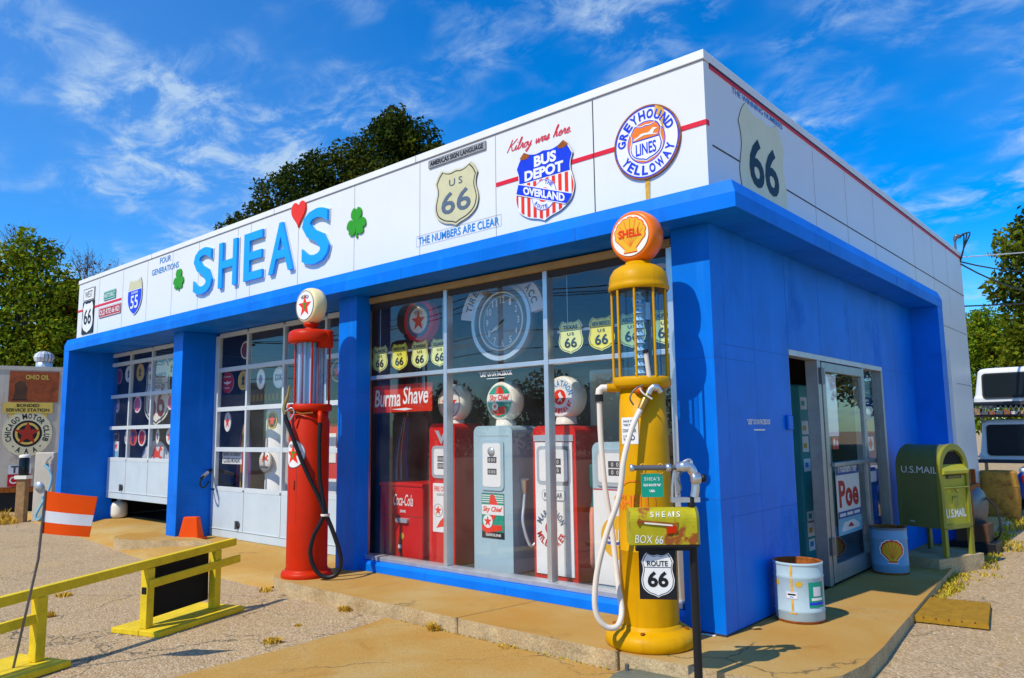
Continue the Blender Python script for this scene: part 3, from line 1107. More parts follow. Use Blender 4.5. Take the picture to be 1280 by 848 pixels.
# right side wall with the doorway
w = MB()
w.box(-0.16, 0.045, 0.602, 1.345, -0.1, 3.099, 'blue')
w.box(-0.16, 0.045, 1.345, 4.24, 2.222, 3.099, 'blue')
w.box(-0.16, 0.045, 4.24, 5.76, -0.1, 3.099, 'blue')
w.box(-0.10, O - 0.002, 5.762, 6.036, -0.1, 3.099, 'blue')
for z, ya, yb in ((2.16, 0.0, 1.345), (0.84, 0.0, 1.345), (2.2, 4.24, 5.76), (0.86, 4.24, 5.76)):
    w.box(0.03, 0.0465, ya, yb, z - 0.002, z + 0.002, 'blue_joint')
for y, za in ((1.35, 2.222), (2.2, 2.222), (3.1, 2.222), (4.0, 2.222), (4.85, 0)):
    w.box(0.03, 0.0465, y - 0.002, y + 0.002, za, 3.09, 'blue_joint')
sp(w, 'side_wall', bevel=0.006)
# white rear part of the right wall, left and back walls, roof deck, floors, partitions
w = MB()
w.box(-0.14, 0.0, 6.04, PY1, -0.1, 3.16, 'white')
w.box(0.0, 0.05, 8.0, 8.35, -0.1, 2.70, 'white')
w.box(PX0, PX0 + 0.14, 0.5, PY1, -0.2, 3.16, 'white')
w.box(PX0 + 0.14, -0.14, PY1 - 0.14, PY1, -0.2, 3.16, 'white')
w.box(PX0, -12.90, 0.36, 0.5, -0.2, 3.16, 'blue')
sp(w, 'rear_wall')
w = MB()
w.box(PX0 + 0.14, -0.14, 0.141, PY1 - 0.14, 3.70, 3.80, 'joint')
sp(w, 'roof')
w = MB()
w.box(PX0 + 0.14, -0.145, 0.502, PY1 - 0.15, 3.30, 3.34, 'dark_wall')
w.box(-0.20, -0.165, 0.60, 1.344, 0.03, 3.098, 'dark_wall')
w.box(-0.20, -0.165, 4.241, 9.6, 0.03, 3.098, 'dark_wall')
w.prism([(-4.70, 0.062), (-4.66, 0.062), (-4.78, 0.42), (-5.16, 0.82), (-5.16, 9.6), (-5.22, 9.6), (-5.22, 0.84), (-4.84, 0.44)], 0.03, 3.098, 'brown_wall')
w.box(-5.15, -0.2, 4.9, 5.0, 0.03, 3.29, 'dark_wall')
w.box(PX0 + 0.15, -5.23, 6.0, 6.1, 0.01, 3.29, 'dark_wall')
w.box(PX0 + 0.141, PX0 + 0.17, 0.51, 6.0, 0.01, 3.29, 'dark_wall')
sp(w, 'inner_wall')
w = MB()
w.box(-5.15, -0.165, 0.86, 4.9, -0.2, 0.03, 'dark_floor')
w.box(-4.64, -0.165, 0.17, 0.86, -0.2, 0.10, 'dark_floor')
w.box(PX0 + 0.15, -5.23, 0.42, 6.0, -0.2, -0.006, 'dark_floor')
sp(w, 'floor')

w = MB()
w.box(-0.287, 0.0475, -0.1425, 0.05, 0.0005, 0.016, 'joint_dark')  # dark strips: shade of the gap under pier and side wall, put in as colour
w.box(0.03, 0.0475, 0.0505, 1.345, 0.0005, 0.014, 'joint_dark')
sp(w, 'base_shadow_gap')
# --- show window
sw = MB()
WX0, WX1, WY = -4.50, -0.42, 0.11
XM = (-3.113, -1.752)
for x in XM:
    sw.box(x - 0.026, x + 0.026, WY - 0.045, WY + 0.05, 0.155, 3.02, 'alu')
sw.box(WX0 - 0.01, WX0 + 0.045, WY - 0.045, WY + 0.05, 0.155, 3.02, 'alu')
sw.box(WX1 - 0.03, WX1 + 0.03, WY - 0.045, WY + 0.05, 0.155, 3.02, 'alu')
for a_, b_ in ((WX0 + 0.046, XM[0] - 0.027), (XM[0] + 0.027, XM[1] - 0.027), (XM[1] + 0.027, WX1 - 0.031)):
    sw.box(a_, b_, WY - 0.04, WY + 0.045, 2.125, 2.170, 'alu')
frame = sp(sw, 'show_window', bevel=0.004)
b = MB()
b.box(WX0 - 0.01, WX1 + 0.03, WY - 0.07, WY + 0.06, 3.022, 3.085, 'tan')
b.box(WX0 - 0.01, WX1 + 0.03, WY - 0.02, WY + 0.06, 2.96, 3.02, 'joint_dark')
b.build('head_rail', frame)
b = MB()
b.box(WX0 - 0.01, WX1 + 0.03, WY - 0.09, WY + 0.06, 0.108, 0.154, 'alu_dull')
b.build('window_sill', frame, bevel=0.004)
for a_, b_ in ((WX0 + 0.046, XM[0] - 0.027), (XM[0] + 0.027, XM[1] - 0.027), (XM[1] + 0.027, WX1 - 0.031)):
    for z0, z1 in ((0.156, 2.124), (2.171, 3.018)):
        q = MB()
        q.box(a_ + 0.001, b_ - 0.001, WY + 0.002, WY + 0.008, z0, z1, 'glass')
        q.build('pane', frame)
b = MB()
b.add([(x, y, z) for x in (-4.364, -0.287) for y, z in ((-0.055, 0.0), (-0.055, 0.078), (-0.03, 0.106), (0.16, 0.106), (0.16, 0.0))],
      [(0, 5, 6, 1), (1, 6, 7, 2), (2, 7, 8, 3), (3, 8, 9, 4), (4, 9, 5, 0), (0, 1, 2, 3, 4), (5, 9, 8, 7, 6)], 'blue_worn')
for x in (-3.3, -2.2, -1.15):
    b.box(x, x + 0.006, -0.0565, -0.04, 0.0, 0.08, 'blue_joint')
sp(b, 'window_base', bevel=0.004)
# white lettering on the lower middle pane
t = MB()
T = WM((-2.43, WY - 0.001, 2.085))
t.text('"LIKE" US ON FACEBOOK', 0, 0, 0.44, 0.05, 0.0, 'sign_white', T, bold=0.035)
t.box(-0.12, 0.12, -0.050, -0.044, 0.0, 0.001, 'sign_white', T)
t.build('painted_lettering', frame)


# --- overhead garage doors
def garage_door(xs_, zs, kick0, label):
    GY = 0.42
    d = MB()
    for i, x in enumerate(xs_):
        wd = 0.055 if i in (0, len(xs_) - 1) else 0.024
        d.box(x - wd, x + wd, GY - 0.03, GY + 0.03, zs[0], zs[-1], 'door_frame')
    for z in zs:
        for x0, x1 in zip(xs_[:-1], xs_[1:]):
            w0 = 0.056 if x0 == xs_[0] else 0.025
            w1 = 0.056 if x1 == xs_[-1] else 0.025
            hh = 0.033
            d.box(x0 + w0, x1 - w1, GY - 0.028, GY + 0.028, z - hh, z + hh, 'door_frame')
    root = d.build('garage_door', ST, bevel=0.004)
    if label:
        root['label'] = label
    k = MB()
    k.box(xs_[0] - 0.055, xs_[-1] + 0.055, GY - 0.026, GY + 0.02, kick0, zs[0] - 0.034, 'door_white')
    for x in xs_[1:-1]:
        k.box(x - 0.018, x + 0.018, GY - 0.034, GY - 0.0262, kick0 + 0.13, zs[0] - 0.035, 'door_frame')
    k.box(xs_[0] - 0.055, xs_[-1] + 0.055, GY - 0.036, GY - 0.0262, kick0 + 0.115, kick0 + 0.128, 'door_frame')
    k.build('kick_panel', root, bevel=0.003)
    h = MB()
    hx = xs_[1] - 0.12
    h.lathe([(0.0, 0.0), (0.055, 0.0), (0.055, 0.012), (0.03, 0.02), (0.0, 0.02)], 'joint_dark', WM((hx, GY - 0.027, kick0 + 0.21)), 16)
    h.box(hx - 0.012, hx + 0.012, GY - 0.075, GY - 0.048, kick0 + 0.15, kick0 + 0.27, 'dark_steel')
    h.build('handle', root)
    q = MB()
    q.box(xs_[0], xs_[-1], GY - 0.003, GY + 0.003, zs[0], zs[-1], 'glass')
    q.build('window_panes', root)
    return root


garage_door([-12.72, -11.84, -10.93, -10.02, -9.0], [1.10, 1.68, 2.27, 2.88, 3.06], 0.385, 'white overhead door raised a little off the ground')
garage_door([-8.60, -7.70, -6.72, -5.72, -4.92], [0.71, 1.30, 1.91, 2.52, 3.06], 0.0, 'white overhead door shut down to the driveway')

# --- entrance on the right side: open doorway, glazed leaf, side light
e = MB()
e.box(-0.06, 0.052, 1.347, 4.238, 2.165, 2.220, 'alu_dull')
e.box(-0.06, 0.040, 1.347, 1.365, 0.03, 2.164, 'dark_steel')
e.box(-0.06, 0.060, 2.03, 2.115, 0.02, 2.164, 'alu_door')
e.box(-0.06, 0.052, 3.46, 3.51, 0.02, 2.164, 'alu_dull')
e.box(-0.06, 0.052, 4.18, 4.238, 0.02, 2.164, 'alu_door')
e.box(-0.06, 0.052, 3.512, 4.178, 0.02, 0.09, 'alu_dull')
ent = sp(e, 'entrance', bevel=0.004)
lf = MB()
ly0, ly1 = 2.13, 3.45
for a_, b_, c_, d_ in ((ly0, ly0 + 0.09, 0.035, 2.15), (ly1 - 0.09, ly1, 0.035, 2.15), (ly0 + 0.091, ly1 - 0.091, 2.06, 2.15), (ly0 + 0.091, ly1 - 0.091, 0.035, 0.20)):
    lf.box(0.025, 0.068, a_, b_, c_, d_, 'alu_door')
leaf = lf.build('entrance_door', ent, bevel=0.004)
q = MB()
q.box(0.044, 0.048, ly0 + 0.088, ly1 - 0.088, 0.19, 2.07, 'glass')
q.build('pane', ent)
q = MB()
q.box(-0.01, -0.005, 3.51, 4.18, 0.09, 2.164, 'glass')
q.build('pane', ent)
q = MB()
q.box(0.069, 0.105, ly0 + 0.1, ly1 + 0.06, 1.125, 1.165, 'alu_door')
q.build('push_bar', ent, bevel=0.004)
for z in (1.93, 0.30):
    q = MB()
    q.box(0.061, 0.085, 2.06, 2.15, z, z + 0.16, 'dark_steel')
    q.build('hinge', ent)
b = MB()
b.box(0.046, 0.075, 1.19, 1.30, 1.49, 1.62, 'blue')
sp(b, 'light_box', bevel=0.01)

# --- painted words on the walls
T = WM((0, 0, 0))


def painted(fn, label=None):
    t = MB()
    fn(t)
    o = sp(t, 'painted_lettering')
    if label:
        o['label'] = label


def f1(t):
    T = WM((-9.69, -0.004, 4.34))
    t.text('FOUR', 0, 0.075, 0.40, 0.10, 0, 'lead_blue', T, bold=0.01)
    t.text('GENERATIONS', 0, -0.085, 0.98, 0.10, 0, 'lead_blue', T, bold=0.01)


painted(f1)


def f2(t):
    T = WM((-2.86, -0.005, 3.60))
    t.text('THE NUMBERS ARE CLEAR', 0, 0, 1.20, 0.085, 0, 'lead_blue', T, bold=0.012)
    for a_, b_, c_, d_ in ((-0.63, 0.63, 0.058, 0.0605), (-0.63, 0.63, -0.0605, -0.058), (-0.63, -0.6275, -0.058, 0.058), (0.6275, 0.63, -0.058, 0.058)):
        t.poly(rect(a_, b_, c_, d_), 0.0, 'soft_black', T)


painted(f2)


def f3(t):
    """hand-painted script: each letter a brush stroke (x, y in letter heights, slanted)"""
    T = WM((-2.14, -0.005, 4.27))
    G = {'K': (0.62, [[(0.0, 0), (0.10, 0.6), (0.16, 1.25)], [(0.62, 1.2), (0.30, 0.75), (0.10, 0.58)], [(0.10, 0.58), (0.28, 0.50), (0.42, 0.08), (0.62, 0.06)]]),
         'i': (0.26, [[(-0.02, 0.05), (0.06, 0.30), (0.10, 0.52), (0.10, 0.2), (0.16, 0.02), (0.28, 0.12)], [(0.14, 0.78), (0.16, 0.84)]]),
         'l': (0.26, [[(0.0, 0.10), (0.14, 0.65), (0.20, 1.18), (0.10, 1.15), (0.07, 0.6), (0.10, 0.05), (0.26, 0.12)]]),
         'r': (0.32, [[(0.0, 0.1), (0.08, 0.5), (0.10, 0.56), (0.20, 0.50), (0.20, 0.2), (0.26, 0.02), (0.34, 0.12)]]),
         'o': (0.34, [[(0.22, 0.5), (0.06, 0.42), (0.04, 0.12), (0.16, 0.0), (0.28, 0.2), (0.24, 0.48), (0.36, 0.46)]]),
         'y': (0.38, [[(0.0, 0.5), (0.05, 0.18), (0.16, 0.08), (0.28, 0.5)], [(0.28, 0.5), (0.24, -0.1), (0.12, -0.48), (0.0, -0.36), (0.36, 0.1)]]),
         'w': (0.52, [[(0.0, 0.5), (0.04, 0.12), (0.12, 0.02), (0.22, 0.45), (0.26, 0.08), (0.34, 0.03), (0.44, 0.5), (0.54, 0.42)]]),
         'a': (0.38, [[(0.28, 0.46), (0.10, 0.46), (0.02, 0.15), (0.12, 0.0), (0.26, 0.35), (0.28, 0.5), (0.26, 0.1), (0.40, 0.1)]]),
         's': (0.30, [[(0.0, 0.05), (0.16, 0.55), (0.22, 0.25), (0.16, 0.0), (0.04, 0.05), (0.32, 0.12)]]),
         'h': (0.40, [[(0.0, 0.1), (0.16, 0.8), (0.18, 1.18), (0.08, 1.0), (0.04, 0.0)], [(0.05, 0.25), (0.18, 0.52), (0.24, 0.4), (0.24, 0.05), (0.40, 0.12)]]),
         'e': (0.32, [[(0.02, 0.22), (0.22, 0.34), (0.18, 0.52), (0.06, 0.40), (0.06, 0.10), (0.18, 0.0), (0.34, 0.14)]]),
         '.': (0.2, [[(0.06, 0.03), (0.09, 0.05)]]), ' ': (0.34, [])}
    x = 0.0
    k = 0.118
    for ch in 'Kilroy was here.':
        wd, strokes = G[ch]
        for st_ in strokes:
            sp_ = spline(st_, 5) if len(st_) > 2 else st_
            pl = [((x + px_ + 0.28 * py_) * k * 1.21, py_ * k * 0.78) for px_, py_ in sp_]
            for i_ in range(len(pl) - 1):
                (xa, ya), (xb, yb) = pl[i_], pl[i_ + 1]
                d_ = math.hypot(xb - xa, yb - ya) or 1e-6
                nx_, ny_ = -(yb - ya) / d_ * 0.0045, (xb - xa) / d_ * 0.0045
                ex, ey = (xb - xa) / d_ * 0.002, (yb - ya) / d_ * 0.002
                t.poly([(xa - ex + nx_, ya - ey + ny_), (xa - ex - nx_, ya - ey - ny_), (xb + ex - nx_, yb + ey - ny_), (xb + ex + nx_, yb + ey + ny_)], 0.00002 * i_, 'red_paint', T)
        x += wd


painted(f3)


def f4(t):
    T = WM((0.004, 1.08, 4.428), PI / 2)
    t.text('THE WINNING NUMBERS', 0, 0, 1.12, 0.055, 0, 'lead_blue', T, bold=0.01)


def f5(t):
    T = WM((0.0485, 0.62, 1.55), PI / 2)
    t.text('"LIKE" US ON FACEBOOK', 0, 0.01, 0.46, 0.045, 0, 'sign_white', T, bold=0.03)
    t.box(-0.11, 0.11, -0.062, -0.050, 0.0, 0.001, 'sign_white', T)


painted(f4)
painted(f5)

# ------------------------------------------------------------------ signs on the front
def wall_sign(name, label, x, z, cat='sign', group=None, y=-0.004, rz=0.0):
    return thing(name, label, cat, (x, y, z), rz, group, upright=True)


s = wall_sign('route_sign', 'black and white WEST 66 highway marker at the far end of the parapet', -12.90, 3.94)
m = MB()
m.prism(rrect(0.54, 0.25, 0.02, cy=0.31), 0, 0.012, 'sign_white', side='dark_steel')
outline(m, rrect(0.54, 0.25, 0.02, cy=0.31), 0.012, 0.014, 'black', s=0.008)
m.text('WEST', 0, 0.31, 0.36, 0.13, 0.0145, 'soft_black', bold=0.0)
m.build('direction_plate', s)
m = MB()
m.prism(rrect(0.56, 0.63, 0.02, cy=-0.14), 0, 0.012, 'black')
m.poly(shield(0.52, 0.60, 0, -0.14), 0.0145, 'sign_white')
m.text('66', 0, -0.13, 0.36, 0.30, 0.018, 'black', bold=0.015)
m.build('shield_plate', s)

for nm, x, z, w_, h_, mm, txt, lab in (('street_sign', -11.91, 4.11, 0.54, 0.165, 'sign_green', 'HISTORIC', 'small green HISTORIC street sign above the red stripe'),
                                       ('street_sign', -11.875, 3.81, 0.98, 0.185, 'sign_red', 'OLD RTE 66 RD', 'dark red OLD RTE 66 RD street sign below the red stripe')):
    s = wall_sign(nm, lab, x, z)
    m = MB()
    m.prism(rrect(w_, h_, 0.02), 0, 0.010, mm, side='dark_steel')
    outline(m, rrect(w_, h_, 0.02), 0.008, 0.012, 'sign_white', s=0.008)
    m.build('plate', s)
    t = MB()
    t.text(txt, 0, 0, w_ - 0.09, h_ - 0.085, 0.0135, 'sign_white', bold=0.015)
    t.build('lettering', s)

s = wall_sign('interstate_shield', 'blue and cream interstate 55 shield beside the street signs', -10.80, 3.93)
m = MB()
ip = interstate(0.58, 0.64)
m.prism(ip, 0, 0.012, 'sign_white', side='dark_steel')
m.poly(clip_above(interstate(0.55, 0.61), 0.135), 0.0145, 'cream')
m.poly(clip_line(interstate(0.55, 0.61), 0, -1, -0.115), 0.0145, 'sign_blue')
m.build('plate', s)
t = MB()
t.text('ILLINOIS', 0, 0.075, 0.26, 0.04, 0.017, 'sign_white', bold=0.02)
t.text('55', 0, -0.09, 0.30, 0.23, 0.017, 'sign_white', bold=0.012)
t.build('lettering', s)

for x, z, r_, lab in ((-9.16, 3.995, 0.185, 'small green shamrock left of the big blue letters'), (-4.56, 4.03, 0.195, 'larger green shamrock right of the big blue letters')):
    s = wall_sign('shamrock', lab, x, z, 'shamrock', 'green shamrocks flanking the lettering')
    m = MB()
    m.prism(clover(r_), 0.0, 0.016, 'green', smooth=False)
    m.build('leaf_blade', s)
    m = MB()
    m.prism([(-0.012, -0.02), (0.012, -0.02), (0.03, -r_ * 0.98), (-0.005, -r_ * 0.98)], 0.001, 0.012, 'green')
    m.build('stem', s)

s = wall_sign('letter_sign', 'big raised light blue letters spelling SHEA\'S across the parapet', -6.9, 4.0)
for ch, x0, x1 in (('S', -8.60, -8.02), ('H', -7.82, -7.30), ('E', -7.10, -6.61), ('A', -6.45, -5.86), ('S', -5.66, -5.07)):
    m = MB()
    zc, hh = (4.0, 0.68) if ch != 'S' else (4.005, 0.72)
    m.text(ch, (x0 + x1) / 2 + 6.9, zc - 4.0, x1 - x0 + 0.03, hh + 0.03, 0.009, 'sign_white', bold=0.02, thick=0.009)
    m.text(ch, (x0 + x1) / 2 + 6.9, zc - 4.0, x1 - x0, hh, 0.045, 'letter_blue', bold=0.016, thick=0.036)
    m.build('letter', s)
s = wall_sign('heart_cutout', 'bright red heart standing in for the apostrophe of the big letters', -5.79, 4.375, 'heart')
m = MB()
m.prism(heart(0.33, 0.35), 0.0, 0.022, 'heart')
m.build('plate', s)
s = wall_sign('strip_sign', 'long thin grey strip with black lettering above the cream shield', -2.855, 4.428)
m = MB()
m.prism(rect(-0.43, 0.43, -0.045, 0.045), 0, 0.012, 'grey_strip')
outline(m, rect(-0.43, 0.43, -0.045, 0.045), 0.005, 0.0135, 'joint', s=0.003)
m.build('plate', s)
t = MB()
t.text('AMERICAS SIGN LANGUAGE', 0, 0, 0.80, 0.055, 0.0145, 'black', bold=0.03)
t.build('lettering', s)


def us_shield(name, label, x, z, w_, h_, y=-0.006, rz=0.0, state=None, colour='cream', num='slate', group=None, us=True, loc=None, border=True):
    s = thing(name, label, 'sign', loc or (x, y, z), rz, group, upright=True)
    m = MB()
    m.prism(shield(w_, h_), 0.006, 0.012, colour, side='joint_dark')
    if border:
        outline(m, shield(w_, h_), 0.018 * w_, 0.0145, 'joint_dark', s=0.035 * w_)
    if state:
        m.poly(rect(-0.40 * w_, 0.40 * w_, 0.185 * h_, 0.196 * h_), 0.0147, num)
    m.build('plate', s)
    t = MB()
    if state:
        t.text(state, 0, 0.29 * h_, min(0.70 * w_, 0.115 * w_ * len(state)), 0.125 * h_, 0.0165, num, bold=0.03)
        t.text('US', 0, 0.09 * h_, 0.28 * w_, 0.09 * h_, 0.0165, num, bold=0.02, spacing=1.3)
        t.text('66', 0, -0.17 * h_, 0.50 * w_, 0.30 * h_, 0.0165, num, bold=0.02)
    elif us:
        t.text('US', 0, 0.245 * h_, 0.30 * w_, 0.115 * h_, 0.0165, num, bold=0.0, spacing=1.5)
        t.text('66', 0, -0.09 * h_, 0.66 * w_, 0.37 * h_, 0.0165, num, bold=0.012)
    else:
        t.text('66', 0, 0.02 * h_, 0.62 * w_, 0.44 * h_, 0.0165, num, bold=0.02)
    t.build('lettering', s)
    return s


us_shield('highway_shield', 'cream US 66 shield with slate numbers and thin dark border', -2.855, 3.985, 0.66, 0.64)
us_shield('highway_shield', 'large cream 66 shield partly hidden behind the fascia round the corner', 0, 0, 1.06, 1.06, loc=(-0.005, 1.125, 3.86), rz=PI / 2, us=False, num='black', border=False, colour='cream_light')

# bus depot shield
s = wall_sign('depot_sign', 'red white and blue striped BUS DEPOT shield with two rusty top corners', -1.668, 3.845)
W_, H_ = 0.72, 0.73
sh = shield(W_, H_)
m = MB()
m.prism(sh, 0.007, 0.014, 'sign_white', side='joint_dark')
m.poly(clip_above(shield(W_ * 0.97, H_ * 0.97), 0.055), 0.0165, 'sign_blue')
k = 0
low = clip_line(shield(W_ * 0.97, H_ * 0.97), 0, -1, -0.045)
for i in range(10):
    x0 = -0.36 + i * 0.076
    stp = clip_line(clip_line(low, 1, 0, x0), -1, 0, -(x0 + 0.038))
    if len(stp) > 2:
        m.poly(stp, 0.0165, 'heart')
m.disc(0.150, 0.0185, 'sign_white', Matrix.Translation((0, -0.115, 0)))
m.ring(0.143, 0.148, 0.0195, 'sign_blue', Matrix.Translation((0, -0.115, 0)))
m.disc(0.07, 0.0195, 'heart', Matrix.Translation((0, -0.115, 0)))
ban = clip_line(clip_line(shield(W_ * 0.97, H_ * 0.97), 0.36, 1, -0.170), -0.36, -1, 0.050)
m.poly(ban, 0.0215, 'sign_white')
ban = clip_line(clip_line(shield(W_ * 0.97, H_ * 0.97), 0.36, 1, -0.160), -0.36, -1, 0.060)
m.poly(ban, 0.0235, 'sign_blue')
m.build('plate', s)
t = MB()
t.text('BUS', 0.02, 0.235, 0.27, 0.11, 0.0185, 'sign_white', bold=0.045)
t.text('DEPOT', 0.0, 0.115, 0.47, 0.105, 0.0185, 'sign_white', bold=0.045)
t.text('OVERLAND', 0.0, -0.110, 0.50, 0.080, 0.0255, 'sign_white', bold=0.045, slope=-0.36)
t.arc_text('THE', 0.01, -0.115, 0.117, 62, 56, 0.036, 0.0205, 'sign_blue', bold=0.02)
t.arc_text('ROUTE', 0, -0.115, 0.117, 250, 84, 0.036, 0.0205, 'sign_blue', bold=0.02, inward=True)
t.build('lettering', s)
for sx in (-1, 1):
    q = MB()
    q.poly([(sx * 0.165, 0.315), (sx * 0.24, 0.36), (sx * 0.295, 0.31), (sx * 0.25, 0.285), (sx * 0.19, 0.29)], 0.019, 'rust')
    q.build('rust_stain', s)

# greyhound sign
s = wall_sign('round_bus_sign', 'round white blue and orange GREYHOUND YELLOWAY LINES sign with rust run below', -0.545, 3.945)
m = MB()
Ro = 0.325
m.prism([(Ro * math.cos(2 * PI * k / 56), Ro * math.sin(2 * PI * k / 56)) for k in range(56)], 0, 0.016, 'sign_white', side='rust')
m.ring(Ro - 0.013, Ro - 0.001, 0.018, 'rust', seg=56)
m.ring(Ro - 0.024, Ro - 0.014, 0.018, 'sign_blue', seg=56)
m.ring(0.178, 0.186, 0.018, 'sign_blue', seg=48)
m.disc(0.178, 0.018, 'grey_orange', seg=48)
m.poly(shield(0.325, 0.345), 0.020, 'sign_white')
m.poly(shield(0.305, 0.325), 0.022, 'sign_blue')
m.poly(clip_above(shield(0.288, 0.308), 0.030), 0.024, 'grey_orange')
m.poly(clip_line(shield(0.288, 0.308), 0, -1, -0.018), 0.024, 'sign_white')
m.build('plate', s)
t = MB()
t.arc_text('GREYHOUND', 0, 0, 0.245, 98, 168, 0.082, 0.020, 'sign_blue', bold=0.03)
t.arc_text('YELLOWAY', 0, 0, 0.245, 276, 140, 0.082, 0.020, 'sign_blue', bold=0.03, inward=True)
t.text('LINES', 0, -0.058, 0.20, 0.105, 0.026, 'sign_blue', bold=0.02)
t.build('lettering', s)
q = MB()
dog = [(-0.125, 0.036), (-0.105, 0.052), (-0.075, 0.060), (-0.05, 0.078), (-0.015, 0.080), (0.02, 0.074), (0.05, 0.086), (0.062, 0.104), (0.085, 0.106),
       (0.118, 0.092), (0.090, 0.086), (0.078, 0.070), (0.072, 0.056), (0.10, 0.050), (0.128, 0.044), (0.10, 0.042), (0.06, 0.050), (0.02, 0.058),
       (-0.02, 0.060), (-0.05, 0.052), (-0.08, 0.044), (-0.10, 0.036)]
q.poly(dog, 0.0262, 'sign_white')
q.build('running_dog', s)
q = MB()
q.poly([(0.10, 0.30), (0.17, 0.26), (0.20, 0.19), (0.16, 0.14), (0.185, 0.06), (0.155, 0.10), (0.13, 0.19), (0.09, 0.25)], 0.0192, 'rust_stain')
q.build('rust_stain', s)
q = MB()
q.poly([(-0.035, -0.325), (0.015, -0.325), (0.008, -0.52), (-0.018, -0.60), (-0.03, -0.50)], 0.002, 'rust_stain')
q.build('rust_stain', s)


# ------------------------------------------------------------------ pumps outside
def globe_body(r, t, m, z, seg=48):
    """upright disc-shaped globe: axis along local y, face towards -y"""
    pr = [(0.0, -t / 2 + 0.002), (r * 0.80, -t / 2), (r * 0.86, -t / 2 - 0.004), (r * 0.95, -t * 0.38), (r, -t * 0.15), (r, t * 0.15), (r * 0.95, t * 0.38), (r * 0.80, t / 2), (0.0, t / 2)]
    b = MB()
    b.lathe(pr, m, Matrix.Translation((0, 0, z)) @ Matrix.Rotation(-PI / 2, 4, 'X'), seg)
    return b


def face_T(z, y):
    return Matrix.Translation((0, y, z)) @ Matrix.Rotation(PI / 2, 4, 'X')


def side(a, b_, z):
    """offset a to the viewer's right and b towards the viewer of a pump, height z"""
    return (0.753 * a + 0.657 * b_, 0.657 * a - 0.753 * b_, z)


def shell_emblem(T, r, z0, word=True, inner=0.95):
    m = MB()
    m.poly(pecten(r), z0, 'heart', T)
    m.poly([(x * inner, y * inner) for x, y in pecten(r)], z0 + 0.0015, 'gulf_orange', T)
    for k in range(7):
        a = R(90 + (k - 3) * 26)
        m.poly([(-0.010 * r, -0.62 * r), (0.010 * r, -0.62 * r), (0.80 * r * math.cos(a) + 0.022 * r, 0.1 * r + 0.80 * r * math.sin(a)),
                (0.80 * r * math.cos(a) - 0.022 * r, 0.1 * r + 0.80 * r * math.sin(a))], z0 + 0.003 + 0.0002 * k, 'heart' if not word else 'grey_orange', T)
    if word:
        m.text('SHELL', 0, 0.12 * r, 1.40 * r, 0.46 * r, z0 + 0.006, 'heart', T, bold=0.03)
    return m


# ---- yellow visible pump
PS = thing('visible_gas_pump', 'tall yellow glass-cylinder gas pump with orange SHELL globe and looped white hose', 'gas pump', (-0.315, -0.60, 0.0), 0, 'antique glass cylinder gas pumps')
b = MB()
b.lathe([(0.0, 0), (0.305, 0), (0.318, 0.015), (0.320, 0.055), (0.308, 0.088), (0.272, 0.112), (0.238, 0.120), (0.226, 0.128), (0.222, 0.145), (0.210, 0.150)], 'yellow', seg=48)
for k in range(4):
    a = R(20 + 90 * k)
    b.lathe([(0.0, 0.0), (0.016, 0.0), (0.016, 0.014), (0, 0.018)], 'rust', Matrix.Translation((0.258 * math.cos(a), 0.258 * math.sin(a), 0.112)), 8)
b.build('pump_base', PS)
b = MB()
b.lathe([(0.208, 0.12), (0.207, 0.4), (0.2015, 0.648), (0.2045, 0.652), (0.2045, 0.66), (0.2010, 0.664), (0.196, 0.9), (0.178, 1.45), (0.165, 1.83), (0.0, 1.835)], 'yellow', seg=48)
b.build('column', PS)
b = MB()
b.lathe([(0.166, 1.805), (0.205, 1.815), (0.215, 1.83), (0.215, 1.875), (0.205, 1.89), (0.0, 1.892)], 'yellow', seg=48)
b.tube([side(-0.15, 0.02, 1.815), side(-0.265, 0.02, 1.815)], 0.032, 'yellow', seg=12)
b.build('glass_seat', PS)
b = MB()
b.lathe([(0.152, 1.893), (0.152, 2.57)], 'glass_pump', seg=40)
b.build('glass_cylinder', PS)
for k in range(9):
    a = R(40 * k + 12)
    b = MB()
    b.tube([(0.203 * math.cos(a), 0.203 * math.sin(a), 1.88), (0.203 * math.cos(a), 0.203 * math.sin(a), 2.58)], 0.0095, 'yellow', seg=8)
    b.build('cage_rod', PS)
b = MB()
b.lathe([(0.216, 2.535), (0.228, 2.550), (0.226, 2.575), (0.220, 2.585), (0.222, 2.60), (0.212, 2.655), (0.185, 2.70), (0.14, 2.728), (0.10, 2.738), (0.092, 2.760), (0.0, 2.762)], 'yellow', seg=48)
b.lathe([(0.0, 2.540), (0.216, 2.536)], 'brown', seg=48)
b.build('cap', PS)
b = MB()
for k in range(11):
    z = 1.915 + 0.056 * k
    b.lathe([(0.044, 0), (0.044, 0.005), (0.034, 0.012), (0.022, 0.036), (0.022, 0.042), (0.030, 0.048), (0.0, 0.049)], 'gauge', Matrix.Translation((*side(-0.015, 0.05, 0)[:2], z)), 12)
    b.box(-0.004, 0.004, -0.02, -0.012, z + 0.02, z + 0.03, 'black', Matrix.Translation(side(-0.015, 0.08, 0)))
b.build('gauge_stack', PS)
b = MB()
b.tube([side(0.07, -0.02, 1.90), side(0.07, -0.02, 2.53)], 0.02, 'dark_steel', seg=12)
b.lathe([(0.026, 2.32), (0.026, 2.45)], 'silver', Matrix.Translation(side(0.055, 0.01, 0)), 14)
b.build('fill_pipe', PS)
g_ = globe_body(0.20, 0.175, 'orange', 2.955)
GL = g_.build('globe', PS)
m = MB()
m.disc(0.157, 0.094, 'milk', face_T(2.955, 0))
m.build('globe_lens', GL)
shell_emblem(face_T(2.955, 0), 0.142, 0.0965).build('globe_emblem', GL)
